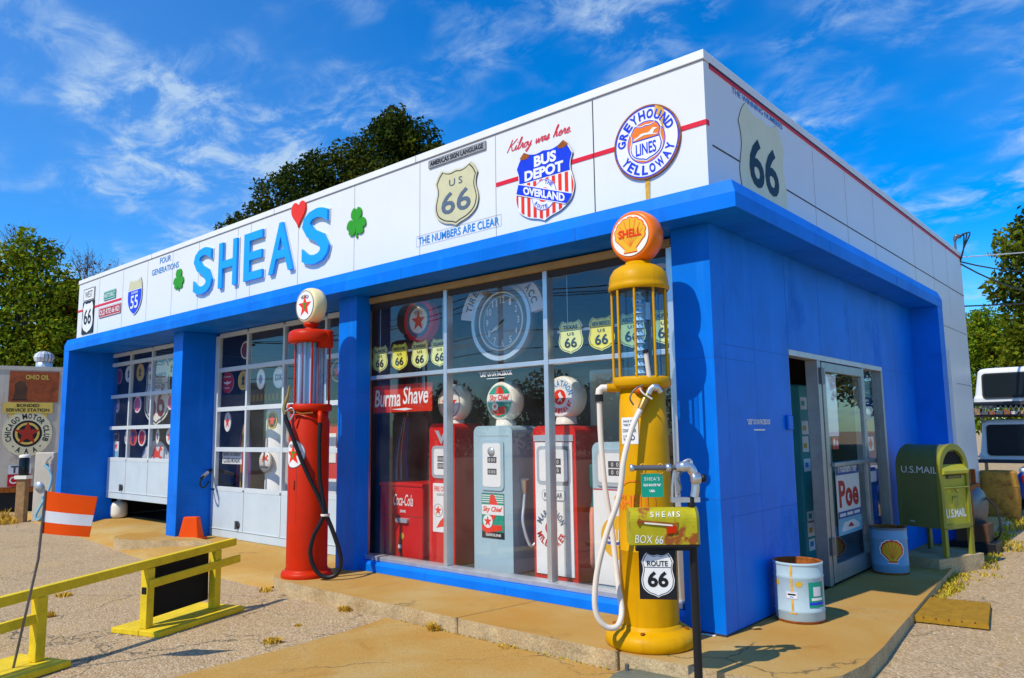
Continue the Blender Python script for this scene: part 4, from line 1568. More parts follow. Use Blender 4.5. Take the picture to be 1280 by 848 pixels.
# hose: elbow at the seat, down behind the column, out in a loop and up to the nozzle on the front
b = MB()
b.tube([side(-0.26, 0.02, 1.815), side(-0.30, 0.02, 1.815), side(-0.318, 0.02, 1.80), side(-0.322, 0.02, 1.765)], 0.027, 'hose_white', seg=12)
b.tube([side(-0.322, 0.02, 1.768), side(-0.322, 0.02, 1.715)], 0.030, 'hose_black', seg=12)
b.build('hose_elbow', PS)
pth = spline([side(-0.322, 0.02, 1.73), side(-0.318, 0.02, 1.45), side(-0.298, 0.03, 1.10), side(-0.258, 0.04, 0.80), side(-0.235, 0.10, 0.45), side(-0.22, 0.16, 0.26),
              side(-0.27, 0.25, 0.175), side(-0.36, 0.27, 0.19), side(-0.415, 0.27, 0.30), side(-0.40, 0.27, 0.52), side(-0.33, 0.27, 0.78), side(-0.23, 0.27, 1.05),
              side(-0.19, 0.27, 1.30), side(-0.12, 0.24, 1.52), side(-0.045, 0.20, 1.66)], 8)
b = MB()
b.tube(pth, 0.020, 'hose_white', seg=10)
b.build('hose', PS)
b = MB()
b.tube([side(-0.05, 0.205, 1.65), side(-0.02, 0.20, 1.71), side(0.01, 0.19, 1.76)], [0.024, 0.027, 0.02], 'brass', seg=10)
b.tube(spline([side(0.01, 0.19, 1.76), side(0.035, 0.19, 1.80), side(0.075, 0.19, 1.80), side(0.10, 0.18, 1.77)], 4), [0.024] * 5 + [0.03] * 4 + [0.022] * 4, 'steel', seg=10)
b.tube(spline([side(0.03, 0.19, 1.82), side(0.015, 0.20, 1.93), side(0.0, 0.21, 2.06)], 4), 0.017, 'hose_white', seg=10)
b.tube([side(0.0, 0.21, 2.05), side(-0.003, 0.21, 2.075)], 0.021, 'black', seg=10)
b.tube(spline([side(-0.10, 0.21, 1.68), side(-0.125, 0.22, 1.73), side(-0.09, 0.22, 1.79), side(-0.03, 0.22, 1.82)], 5), 0.006, 'dark_steel', seg=6)
b.tube(spline([side(-0.055, 0.22, 1.80), side(-0.03, 0.23, 1.76), side(0.03, 0.23, 1.72)], 5), 0.007, 'hose_white', seg=6)
b.lathe([(0.0, 0), (0.035, 0.0), (0.035, 0.02), (0, 0.025)], 'orange', Matrix.Translation(side(-0.05, 0.165, 1.795)) @ Matrix.Rotation(PI / 2, 4, 'X'), 12)
b.lathe([(0.0, 0), (0.025, 0.0), (0.025, 0.03), (0, 0.03)], 'orange', Matrix.Translation(side(0.04, 0.165, 1.80)) @ Matrix.Rotation(PI / 2, 4, 'X'), 12)
b.build('nozzle', PS)
b = MB()
T = Matrix.Rotation(R(-2), 4, 'Z')


def wrapT(ang, z):
    """local frame whose wrapped lettering sits on a column, facing direction ang (degrees from -y towards +x)"""
    return Matrix.Rotation(R(ang), 4, 'Z') @ Matrix.Translation((0, 0, z)) @ Matrix.Rotation(PI / 2, 4, 'X')


b = MB()
T = wrapT(-4, 1.50)
for i in range(8):
    x0, x1 = -0.075 + 0.15 * i / 8, -0.075 + 0.15 * (i + 1) / 8
    rr = 0.181
    b.add([(rr * math.sin(x / rr), y, rr * math.cos(x / rr)) for x, y in ((x0, -0.095), (x1, -0.095), (x1, 0.095), (x0, 0.095))], [(0, 1, 2, 3)], 'paper', T)
for tx, y, w_, h_ in (('SALE OF', 0.068, 0.10, 0.016), ('THIS FUEL', 0.040, 0.10, 0.016), ('CONTAINS', 0.0, 0.12, 0.024), ('LEAD', -0.05, 0.10, 0.038)):
    b.text(tx, 0, y, w_, h_, 0, 'black', T, bold=0.02, wrap=0.1825)
b.build('warning_plate', PS)
b = MB()
T = wrapT(6, 0.995)
pe = [(x, y) for x, y in [(0.15 * math.cos(R(30 + 60 * k)), 0.15 * math.sin(R(30 + 60 * k))) for k in range(6)]]
b.text('SHELL', 0, 0, 0.27, 0.105, 0.0, 'grey_orange', T, bold=0.03, wrap=0.1975)
for k in range(28):
    a0, a1 = 2 * PI * k / 28, 2 * PI * (k + 1) / 28
    q = [(0.16 * math.cos(a0), 0.155 * math.sin(a0)), (0.16 * math.cos(a1), 0.155 * math.sin(a1)), (0.153 * math.cos(a1), 0.148 * math.sin(a1)), (0.153 * math.cos(a0), 0.148 * math.sin(a0))]
    b.add([(0.1965 * math.sin(x / 0.1965), y, 0.1965 * math.cos(x / 0.1965)) for x, y in q], [(0, 3, 2, 1)], 'grey_orange', T)
b.build('faded_emblem', PS)

# ---- red visible pump
PR = thing('visible_gas_pump', 'tall orange-red glass-cylinder gas pump with cream star globe and black hose', 'gas pump', (-4.55, -0.62, 0.0), 0, 'antique glass cylinder gas pumps')
b = MB()
b.lathe([(0.0, -0.03), (0.262, -0.03), (0.268, 0.03), (0.255, 0.06), (0.225, 0.065), (0.222, 0.09)], 'orange_red', seg=40)
b.build('pump_base', PR)
b = MB()
b.lathe([(0.217, 0.05), (0.217, 1.66), (0.205, 1.68), (0.205, 1.745), (0.0, 1.75)], 'orange_red', seg=48)
b.build('column', PR)
b = MB()
T = wrapT(8, 0.96)
for i in range(2):
    for pts in (rect(-0.055, -0.050, -0.38, 0.36), rect(0.050, 0.055, -0.38, 0.36), rect(-0.05, 0.05, -0.385, -0.38)):
        b.add([(0.2178 * math.sin(x / 0.2178), y, 0.2178 * math.cos(x / 0.2178)) for x, y in pts], [(0, 1, 2, 3)], 'joint_dark', T)
    break
b.tube([(0.223 * math.sin(R(14)), -0.223 * math.cos(R(14)), z) for z in (0.93, 1.02)], 0.008, 'rust', seg=6)
b.build('access_door', PR)
b = MB()
b.lathe([(0.206, 1.75), (0.236, 1.765), (0.240, 1.785), (0.240, 1.82), (0.228, 1.835), (0.0, 1.84)], 'orange_red', seg=40)
b.build('glass_seat', PR)
b = MB()
b.lathe([(0.165, 1.842), (0.165, 2.53)], 'glass_pump', seg=36)
b.build('glass_cylinder', PR)
b = MB()
for k in range(9):
    a = 2 * PI * k / 9 + 0.2
    b.lathe([(0.022, 1.842), (0.022, 2.53)], 'tube_lilac', Matrix.Translation((0.115 * math.cos(a), 0.115 * math.sin(a), 0)), 10)
for k in range(5):
    a = 2 * PI * k / 5
    b.lathe([(0.009, 1.842), (0.009, 2.53)], 'tube_red', Matrix.Translation((0.145 * math.cos(a), 0.145 * math.sin(a), 0)), 8)
b.lathe([(0.085, 1.842), (0.085, 2.53)], 'gauge', seg=20)
b.build('gauge_tube', PR)
for a in (200, 330, 60):
    b = MB()
    b.tube([(0.205 * math.cos(R(a)), 0.205 * math.sin(R(a)), 1.83), (0.205 * math.cos(R(a)), 0.205 * math.sin(R(a)), 2.55)], 0.012, 'orange_red', seg=8)
    b.build('cage_rod', PR)
b = MB()
b.lathe([(0.0, 2.518), (0.240, 2.515), (0.248, 2.53), (0.248, 2.60), (0.235, 2.635), (0.20, 2.655), (0.07, 2.672), (0.062, 2.70), (0.085, 2.712), (0.085, 2.74), (0.0, 2.742)], 'orange_red', seg=40)
b.lathe([(0.0, -0.0), (0.085, 0.0), (0.09, 0.01), (0.09, 0.17), (0.08, 0.19), (0.0, 0.192)], 'orange_red', Matrix.Translation((*side(0.17, 0.05, 0)[:2], 2.46)), 24)
b.build('cap', PR)
GL = globe_body(0.205, 0.17, 'cream_globe', 2.935).build('globe', PR)


def texaco_face(T, r, z0, tee=True):
    m = MB()
    m.disc(r, z0, 'sign_white', T)
    m.ring(r * 0.955, r * 0.99, z0 + 0.0012, 'black', T)
    m.poly(star(r * 0.78, 0, -r * 0.06), z0 + 0.0015, 'heart', T)
    m.arc_text('TEXACO', 0, -r * 0.05, r * 0.66, 90, 78, r * 0.24, z0 + 0.003, 'black', T, bold=0.03)
    if tee:
        m.text('T', 0, -r * 0.06, r * 0.42, r * 0.46, z0 + 0.0032, 'green', T, bold=0.05)
    return m


texaco_face(face_T(2.935, 0), 0.168, 0.092).build('globe_lens', GL)
b = MB()
T = wrapT(8, 1.30)
rr = 0.219
tf = texaco_face(None, 0.15, 0.0)
# bend the round decal on to the column
tri = MB()
tri.mats = list(tf.mats)
bm_ = bmesh.new()
mesh_tmp = bpy.data.meshes.new('decal_tmp')
mesh_tmp.from_pydata([tuple(v) for v in tf.v], [], tf.f)
mesh_tmp.polygons.foreach_set('material_index', tf.mi)
bm_.from_mesh(mesh_tmp)
for c_ in range(-9, 10):
    gq = bm_.verts[:] + bm_.edges[:] + bm_.faces[:]
    bmesh.ops.bisect_plane(bm_, geom=gq, plane_co=(c_ * 0.0165, 0, 0), plane_no=(1, 0, 0))
bm_.verts.ensure_lookup_table()
bm_.verts.index_update()
vv = [((rr + v.co.z) * math.sin(v.co.x / rr), v.co.y, (rr + v.co.z) * math.cos(v.co.x / rr)) for v in bm_.verts]
for i, nm in enumerate(tf.mats):
    b.add(vv, [tuple(v.index for v in f_.verts) for f_ in bm_.faces if f_.material_index == i], nm, T)
bm_.free()
bpy.data.meshes.remove(mesh_tmp)
b.build('round_decal', PR)
b = MB()
b.tube(spline([side(0.155, 0.16, 1.72), side(0.165, 0.20, 1.735), side(0.18, 0.235, 1.70), side(0.18, 0.24, 1.63)], 4), 0.028, 'orange_red', seg=10)
b.build('hose_elbow', PR)
pth = spline([side(0.18, 0.24, 1.64), side(0.175, 0.25, 1.40), side(0.19, 0.26, 1.05), side(0.235, 0.27, 0.80), side(0.275, 0.28, 0.66), side(0.345, 0.29, 0.50), side(0.415, 0.29, 0.30),
              side(0.435, 0.29, 0.16), side(0.385, 0.29, 0.055), side(0.27, 0.29, 0.035), side(0.17, 0.29, 0.11), side(0.115, 0.29, 0.27), side(0.145, 0.29, 0.45), side(0.245, 0.29, 0.66),
              side(0.20, 0.28, 0.82), side(0.05, 0.28, 1.12), side(-0.08, 0.27, 1.42), side(-0.155, 0.25, 1.60)], 8)
b = MB()
b.tube(pth, 0.023, 'hose_black', seg=10)
b.build('hose', PR)
b = MB()
b.lathe([(0.045, -0.012), (0.05, 0.0), (0.045, 0.012)], 'hose_white', Matrix.Translation(side(0.262, 0.285, 0.665)), 16)
b.build('hose_tie', PR)
b = MB()
b.tube([side(-0.15, 0.25, 1.59), side(-0.19, 0.24, 1.67), side(-0.205, 0.23, 1.73)], [0.026, 0.026, 0.02], 'hose_black', seg=10)
b.tube(spline([side(-0.20, 0.23, 1.72), side(-0.215, 0.22, 1.80), side(-0.19, 0.215, 1.90), side(-0.165, 0.21, 2.03)], 4), [0.024] * 4 + [0.02] * 5 + [0.014] * 4, 'brass', seg=10)
b.tube(spline([side(-0.20, 0.24, 1.75), side(-0.13, 0.25, 1.79), side(-0.10, 0.25, 1.74), side(-0.14, 0.25, 1.66)], 4), 0.008, 'steel', seg=6)
b.tube([side(-0.15, 0.21, 1.76), side(-0.02, 0.235, 1.725), side(0.10, 0.235, 1.735)], 0.012, 'rust', seg=6)
b.build('nozzle', PR)


# ------------------------------------------------------------------ post with nozzle, mailbox and signs
PB = (0.335, -1.13)
zb = gz(*PB)
PT = thing('mailbox_post', 'slim black steel post topped by a cast fuel nozzle on a dark pipe', 'post', (PB[0], PB[1], zb))


def pside(a, b_, z):
    return (0.753 * a + 0.657 * b_, 0.657 * a - 0.753 * b_, z - zb)


b = MB()
b.tube([(0, 0, -0.05), pside(0, 0, 1.085)], 0.026, 'black', seg=12)
b.build('pole', PT)
b = MB()
TB = Matrix.Rotation(R(41), 4, 'Z')
b.box(-0.355, 0.01, -0.022, 0.022, 0.795 - zb - 0.03, 0.795 - zb, 'black', TB)
b.box(-0.36, 0.02, -0.08, 0.08, 0.7951 - zb, 0.807 - zb, 'black', TB)
b.build('bracket', PT)
b = MB()
b.tube([pside(-0.36, 0.0, 1.268), pside(-0.06, 0.0, 1.268)], 0.0165, 'dark_steel', seg=12)
b.lathe([(0.0, 0.0), (0.022, 0), (0.022, 0.025), (0, 0.025)], 'steel', Matrix.Translation(pside(-0.375, 0, 1.268)) @ TB @ Matrix.Rotation(PI / 2, 4, 'Y'), 12)
b.lathe([(0.0, 0.0), (0.024, 0), (0.024, 0.03), (0, 0.03)], 'steel', Matrix.Translation(pside(-0.15, 0, 1.268)) @ TB @ Matrix.Rotation(PI / 2, 4, 'Y'), 12)
b.build('spout_pipe', PT)
b = MB()
b.tube(spline([pside(-0.09, 0, 1.268), pside(-0.05, 0, 1.272), pside(-0.005, 0, 1.27), pside(0.022, 0, 1.225), pside(0.03, 0, 1.15), pside(0.02, 0, 1.085)], 5),
       [0.030] * 5 + [0.034] * 5 + [0.030] * 5 + [0.025] * 5 + [0.026] * 6, 'steel', seg=12)
b.tube(spline([pside(-0.06, 0, 1.29), pside(-0.01, 0, 1.315), pside(0.01, 0, 1.305), pside(0.012, 0, 1.28)], 4), 0.008, 'steel', seg=8)
b.lathe([(0.0, 0.0), (0.033, 0), (0.036, 0.01), (0.036, 0.05), (0.02, 0.06), (0, 0.06)], 'steel', Matrix.Translation(pside(0.005, 0.01, 1.20)) @ TB @ Matrix.Rotation(PI / 2, 4, 'Y'), 16)
b.lathe([(0.0, 0.06), (0.024, 0.06), (0.024, 0.085), (0, 0.085)], 'black', Matrix.Translation(pside(0.005, 0.01, 1.20)) @ TB @ Matrix.Rotation(PI / 2, 4, 'Y'), 16)
b.tube([pside(-0.10, 0, 1.252), pside(-0.115, 0, 1.15), pside(-0.118, 0, 1.075)], 0.009, 'steel', seg=8)
b.box(-0.125, 0.05, -0.022, 0.022, 1.055 - zb, 1.085 - zb, 'steel', TB)
b.tube(spline([pside(-0.05, 0, 1.245), pside(-0.075, 0, 1.20), pside(-0.06, 0, 1.14), pside(-0.085, 0, 1.10)], 4), 0.006, 'dark_steel', seg=6)
b.build('fuel_nozzle', PT)
b = MB()
b.lathe([(0.0, 0.0), (0.27, 0.0), (0.27, 0.02), (0.25, 0.045), (0.0, 0.05)], 'plate_grey', Matrix.Translation((-0.38, 0.06, 0.0)), 40)
b.tube([(-0.60, 0.14, 0.03), (-0.60, 0.14, 0.085)], 0.015, 'dark_steel', seg=8)
b.box(-0.40, 0.02, -0.02, 0.02, 0.01, 0.03, 'dark_steel')
b.build('base_plate', PT)
# rusty rural mailbox
MBX = thing('rural_mailbox', 'rusty yellow-green rural mailbox lettered BOX 66 on the slim black post', 'mailbox', (PB[0] - 0.753 * 0.19, PB[1] - 0.657 * 0.19, 0.8085), R(41))
b = MB()
pr = [(-0.08, 0.0), (0.08, 0.0), (0.08, 0.138)] + [(0.08 * math.cos(R(a)), 0.138 + 0.08 * math.sin(R(a))) for a in range(15, 180, 15)] + [(-0.08, 0.138)]
TX = Matrix.Rotation(PI / 2, 4, 'Z') @ Matrix.Rotation(PI / 2, 4, 'X')
b.prism(pr, -0.205, 0.200, 'old_mailbox', TX, smooth=False)
b.build('mailbox_body', MBX, bevel=0.003)
b = MB()
b.prism([(x * 1.03, y * 1.02) for x, y in pr], 0.2005, 0.215, 'mail_green', TX)
b.box(0.2152, 0.235, -0.012, 0.012, 0.14, 0.16, 'rust')
b.build('mailbox_door', MBX, bevel=0.003)
TF = Matrix.Translation((0, 0, 0.015)) @ Matrix.Rotation(PI / 2, 4, 'X')
b = MB()
b.prism([(-0.165, 0.125), (-0.15, 0.150), (-0.14, 0.135), (0.06, 0.115), (0.085, 0.12), (0.075, 0.055), (0.015, 0.05), (0.01, 0.095), (-0.14, 0.115), (-0.155, 0.095)], 0.0815, 0.087, 'rust', TF)
b.prism([(0.018, 0.053), (0.070, 0.058), (0.073, 0.10), (0.014, 0.092)], 0.0872, 0.089, 'orange_red', TF)
b.prism([(-0.12, 0.123), (0.05, 0.106), (0.05, 0.097), (-0.12, 0.113)], 0.0872, 0.089, 'milk', TF)
b.build('signal_flag', MBX)
b = MB()
b.text('BOX 66', -0.095, 0.035, 0.17, 0.048, 0.0822, 'sign_white', Matrix.Rotation(PI / 2, 4, 'X'), bold=-0.005, shear=0.15, slope=-0.05)
for i, (ch, x) in enumerate(zip("SHEA'S", (-0.07, -0.035, 0.0, 0.035, 0.062, 0.09))):
    b.text(ch, x, 0.0, 0.012 if ch == "'" else 0.024, 0.036, 0.0825, 'sign_white', Matrix.Translation((0, 0, 0.138)) @ Matrix.Rotation(R(90 - 32), 4, 'X'), shear=0.15, slope=-0.05)
b.build('lettering', MBX)
# route plate below the bracket
s = thing('route_plate', 'black and white ROUTE 66 plate hanging under the rusty mailbox', 'sign', (PB[0] - 0.753 * 0.23 + 0.657 * 0.03, PB[1] - 0.657 * 0.23 - 0.753 * 0.03, 0.625), R(33), upright=True)
m = MB()
m.prism(rect(-0.112, 0.112, -0.145, 0.145), -0.004, 0.0, 'black', side='rust')
m.poly(shield(0.205, 0.27), 0.002, 'black')
m.poly(shield(0.200, 0.265), 0.004, 'sign_white')
outline(m, shield(0.200, 0.265), 0.004, 0.0055, 'black', s=0.006)
m.build('plate', s)
t = MB()
t.text('ROUTE', 0, 0.068, 0.125, 0.032, 0.0058, 'black', bold=0.02)
t.poly(rect(-0.082, 0.082, 0.044, 0.047), 0.0058, 'black')
t.text('66', 0, -0.025, 0.125, 0.095, 0.0058, 'black', bold=0.035)
t.build('lettering', s)
# small green plate hanging from the spout pipe
s = thing('hanging_plate', "small green SHEA'S plate hanging by two rings from the dark pipe", 'sign', (PB[0] - 0.753 * 0.24 + 0.657 * 0.0, PB[1] - 0.657 * 0.24, 1.16), R(40), upright=True)
m = MB()
m.prism(rrect(0.135, 0.145, 0.008), -0.003, 0.0, 'sign_green')
m.build('plate', s)
t = MB()
t.text("SHEA'S", 0, 0.040, 0.095, 0.022, 0.0015, 'sign_white', bold=0.0, spacing=1.2)
t.text('OLD ROUTE "66"', 0, 0.002, 0.11, 0.016, 0.0015, 'sign_white', bold=0.05)
t.text('USA', 0, -0.034, 0.034, 0.016, 0.0015, 'sign_white', bold=0.05)
t.build('lettering', s)
m = MB()
for sx in (-1, 1):
    m.tube([(0.02 * math.cos(a) + sx * 0.055, 0.1 + 0.032 * math.sin(a), 0) for a in [2 * PI * k / 12 for k in range(13)]], 0.004, 'rust_stain', seg=6)
m.build('ring', s)

# ------------------------------------------------------------------ behind the show window
FZ = 0.10


def cab_pump(name, label, x, y, w_, d_, h_, body, front, top=None, tr=None):
    """boxy pump: body with rounded shoulders, front panel, all facing -y; origin at front centre on the floor"""
    s = thing(name, label, 'gas pump', (x, y, FZ), 0, 'restored gas pumps behind the show window')
    TXZ = Matrix.Rotation(PI / 2, 4, 'X')     # local xy -> x,z ; z -> -y
    r_ = 0.07
    pr = [(-w_ / 2, 0), (w_ / 2, 0), (w_ / 2, h_ - r_)] + [(w_ / 2 - r_ + r_ * math.cos(R(a)), h_ - r_ + r_ * math.sin(R(a))) for a in (22, 45, 68, 90)] + \
         [(-w_ / 2 + r_ - r_ * math.cos(R(a)), h_ - r_ + r_ * math.sin(R(a))) for a in (90, 68, 45, 22)] + [(-w_ / 2, h_ - r_)]
    b = MB()
    b.prism(pr, -d_, 0.0, body, TXZ)
    b.build('pump_body', s, bevel=0.018, segs=3)
    return s


TXZ = Matrix.Rotation(PI / 2, 4, 'X')


def FT(z):
    return Matrix.Translation((0, 0, z)) @ TXZ


def dial(s, z, w_, h_, rows=2, frame='silver', back='sign_white', x=0.0):
    b = MB()
    b.prism(rrect(w_ + 0.07, h_ + 0.07, 0.05, cx=x), 0.0, 0.014, frame, FT(z))
    b.prism(rrect(w_, h_, 0.03, cx=x), 0.0141, 0.018, back, FT(z))
    for k in range(rows):
        yy = h_ * (0.12 - 0.27 * k)
        b.poly(rect(x - w_ * 0.22, x + w_ * 0.28, yy - 0.030, yy + 0.030), 0.0192, 'joint_dark', FT(z))
        for q in range(3):
            b.text('0', x - w_ * 0.11 + q * w_ * 0.14, yy, 0.022, 0.036, 0.0205, 'sign_white', FT(z))
    b.build('dial_window', s)


def globe_on(s, z, r, t, body, y):
    b = globe_body(r, t, body, z)
    b.lathe([(0.11, z - r - 0.05), (0.10, z - r + 0.02), (0.0, z - r + 0.02)], body, seg=24)
    return b.build('globe', s, loc=(0, y, 0))


# red pump, far left of the row
s = cab_pump('display_pump', 'tall red restored pump with milk glass star globe beside the cooler', -3.43, 0.32, 0.40, 0.46, 1.507, 'coke_red', 'coke_red')
dial(s, 1.09, 0.22, 0.28)
b = MB()
b.prism(rrect(0.27, 0.52, 0.01), 0.0, 0.006, 'sign_white', FT(0.60))
b.text('FIRE CHIEF', 0, 0.20, 0.22, 0.055, 0.0075, 'heart', FT(0.60), bold=0.02)
b.text('GASOLINE', 0, 0.14, 0.14, 0.025, 0.0075, 'black', FT(0.60))
b.disc(0.07, 0.0075, 'sign_white', FT(0.57) @ Matrix.Translation((-0.05, 0, 0)))
b.ring(0.066, 0.07, 0.0085, 'black', FT(0.57) @ Matrix.Translation((-0.05, 0, 0)))
b.poly(star(0.058), 0.009, 'heart', FT(0.57) @ Matrix.Translation((-0.05, 0, 0)))
b.poly([(0.0, -0.2), (-0.08, -0.22), (-0.02, -0.14), (0.05, -0.09), (0.09, 0.03), (0.115, 0.05), (0.12, -0.12), (0.08, -0.2)], 0.0078, 'heart', FT(0.60))
b.build('fuel_plate', s)
b = MB()
b.prism([(-0.10, 0.05), (-0.05, 0.05), (0, -0.03), (0.05, 0.05), (0.10, 0.05), (0.0, -0.10)], 0.0, 0.01, 'silver', FT(1.38))
b.build('crest', s)
GL = globe_on(s, 1.735, 0.21, 0.18, 'milk', 0.21)
texaco_face(face_T(1.735, 0), 0.165, 0.0965, False).build('globe_lens', GL)
# powder blue pump
s = cab_pump('display_pump', 'powder blue restored pump with green and red round globe', -2.676, 0.32, 0.536, 0.42, 1.469, 'sky_blue', 'sky_blue')
dial(s, 1.07, 0.25, 0.44, frame='sky_blue')
b = MB()
b.lathe([(0, 0), (0.045, 0), (0.045, 0.012), (0.0, 0.014)], 'silver', FT(1.21) @ Matrix.Translation((0, 0, 0.018)), 20)
b.prism(rect(-0.215, 0.215, -0.004, 0.004), 0, 0.003, 'silver', FT(1.37))
b.build('trim', s)


def sky_chief(b, T, z, sq=True, w_=0.30, h_=0.44):
    b.poly(rect(-w_ / 2, w_ / 2, -h_ / 2, h_ / 2), z, 'sign_green', T)
    for k in range(4):
        b.poly(rect(-w_ / 2, w_ / 2, h_ * (0.30 + 0.05 * k), h_ * (0.32 + 0.05 * k)), z + 0.001, 'sign_white', T)
    b.poly([(-0.18 * w_, 0.25 * h_), (-0.10 * w_, 0.48 * h_), (0.06 * w_, 0.48 * h_), (0.25 * w_, 0.25 * h_)], z + 0.002, 'heart', T)
    b.poly(rect(-w_ / 2, w_ / 2, 0.02 * h_, 0.25 * h_), z + 0.003, 'sign_white', T)
    b.poly([(-0.05 * w_, 0.02 * h_), (0.15 * w_, 0.02 * h_), (-0.10 * w_, -0.25 * h_), (-0.35 * w_, -0.25 * h_)], z + 0.0035, 'heart', T)
    b.text('Sky Chief', 0, 0.135 * h_, 0.90 * w_, 0.15 * h_, z + 0.0042, 'heart', T, bold=0.03, shear=0.25)
    b.poly([(-0.5 * w_, -0.22 * h_), (0.40 * w_, -0.20 * h_), (0.44 * w_, -0.31 * h_), (-0.3 * w_, -0.40 * h_), (-0.5 * w_, -0.32 * h_)], z + 0.0044, 'heart', T)
    b.poly(rect(-w_ / 2, w_ / 2, -h_ / 2, -0.36 * h_), z + 0.004, 'black', T)
    b.text('GASOLINE', 0.03 * w_, -0.43 * h_, 0.70 * w_, 0.06 * h_, z + 0.0055, 'sign_white', T, bold=0.02)
    S = T @ Matrix.Translation((-0.22 * w_, -0.13 * h_, 0))
    b.disc(0.22 * w_, z + 0.0055, 'sign_white', S)
    b.poly(star(0.19 * w_), z + 0.007, 'heart', S)


b = MB()
b.prism(rect(-0.155, 0.155, -0.225, 0.225), 0, 0.003, 'black', FT(0.56))
sky_chief(b, FT(0.56), 0.004)
b.build('fuel_plate', s)
GL = globe_on(s, 1.727, 0.213, 0.18, 'milk', 0.21)
b = MB()
T = face_T(1.727, 0)
cp_ = [(0.165 * math.cos(2 * PI * k / 48), 0.165 * math.sin(2 * PI * k / 48)) for k in range(48)]
b.poly(cp_, 0.0965, 'sign_white', T)
b.poly(clip_above(cp_, 0.075), 0.098, 'sign_green', T)
b.poly(clip_line(cp_, 0, -1, 0.01), 0.098, 'sign_green', T)
b.poly([(-0.06, 0.076), (-0.03, 0.145), (0.03, 0.15), (0.07, 0.076)], 0.0995, 'heart', T)
b.poly([(-0.12, -0.07), (0.10, -0.055), (0.08, -0.13), (-0.03, -0.155), (-0.10, -0.12)], 0.0995, 'heart', T)
b.text('Sky Chief', 0, 0.03, 0.28, 0.075, 0.0995, 'heart', T, bold=0.03, shear=0.2)
b.disc(0.042, 0.101, 'sign_white', T @ Matrix.Translation((-0.06, -0.055, 0)))
b.poly(star(0.036, -0.06, -0.055), 0.1025, 'heart', T)
b.build('globe_lens', GL)
b = MB()
b.tube([(0.33, 0.12, 0.80), (0.345, 0.10, 0.93)], [0.03, 0.045], 'steel', seg=12)
b.tube(spline([(0.33, 0.12, 0.80), (0.33, 0.10, 0.68), (0.36, 0.05, 0.5), (0.42, 0.1, 0.28), (0.46, 0.2, 0.45), (0.42, 0.22, 0.72)], 6), 0.018, 'silver', seg=8)
b.build('nozzle', s)
# red and white pump
s = cab_pump('display_pump', 'red pump with white front panels lettered round a runner disc', -1.884, 0.33, 0.52, 0.44, 1.458, 'coke_red', 'sign_white')
b = MB()
b.prism(rect(-0.225, 0.225, 0.06, 1.30), 0.0, 0.012, 'sign_white', FT(0))
b.prism(rect(0.11, 0.18, 0.06, 1.30), 0.0121, 0.014, 'silver', FT(0))
b.prism(rect(-0.24, 0.24, 1.31, 1.37), 0.0, 0.015, 'silver', FT(0))
b.build('front_panel', s)
dial(s, 1.08, 0.34, 0.30)
b = MB()
b.prism(rrect(0.28, 0.10, 0.03), 0.0145, 0.02, 'silver', FT(0.80))
b.prism(rrect(0.26, 0.08, 0.025), 0.0201, 0.022, 'sign_white', FT(0.80))
b.text('REGULAR', 0, 0, 0.22, 0.05, 0.0235, 'soft_black', FT(0.80), bold=0.03)
T = FT(0.49) @ Matrix.Translation((-0.04, 0, 0))
b.disc(0.070, 0.0155, 'sign_red', T)
b.arc_text('MARATHON', 0, 0, 0.15, 90, 150, 0.065, 0.0155, 'slate', T, bold=0.03)
b.arc_text('MILEMAKER', 0, 0, 0.15, 270, 150, 0.065, 0.0155, 'sign_red', T, bold=0.03, inward=True)
b.poly([(-0.03, -0.05), (0.0, -0.01), (-0.02, 0.03), (0.01, 0.055), (0.025, 0.02), (0.05, -0.01), (0.02, -0.01), (0.03, -0.06), (0.01, -0.03)], 0.017, 'sign_white', T)
b.build('lettering', s)
GL = globe_on(s, 1.737, 0.215, 0.19, 'milk', 0.21)
b = MB()
T = face_T(1.737, 0)
b.disc(0.185, 0.1015, 'sign_white', T)
b.disc(0.075, 0.103, 'heart', T)
b.poly([(-0.03, -0.05), (0.0, -0.01), (-0.02, 0.03), (0.01, 0.055), (0.025, 0.02), (0.05, -0.01), (0.02, -0.01), (0.03, -0.06), (0.01, -0.03)], 0.1045, 'sign_white', T)
b.arc_text('MARATHON', 0, 0, 0.135, 90, 165, 0.062, 0.103, 'lead_blue', T, bold=0.03)
b.arc_text('Mile-maker', 0, 0, 0.135, 270, 150, 0.050, 0.103, 'heart', T, bold=0.03, inward=True)
b.build('globe_lens', GL)
b = MB()
b.prism(rrect(0.12, 0.22, 0.02), 0.0, 0.06, 'teal_dark', Matrix.Translation((0.30, 0.22, 0.98)) @ Matrix.Rotation(PI / 2, 4, 'Y') @ Matrix.Rotation(PI / 2, 4, 'Z'))
b.tube([(0.33, 0.2, 0.9), (0.34, 0.16, 0.76), (0.335, 0.15, 0.68)], [0.022, 0.018, 0.025], 'teal_dark', seg=8)
b.build('nozzle', s)
b = MB()
b.tube(spline([(0.335, 0.15, 0.68), (0.36, 0.1, 0.6), (0.39, 0.06, 0.4), (0.36, 0.1, 0.2), (0.33, 0.2, 0.12)], 6), 0.028, 'pale_salmon', seg=8)
b.build('hose', s)
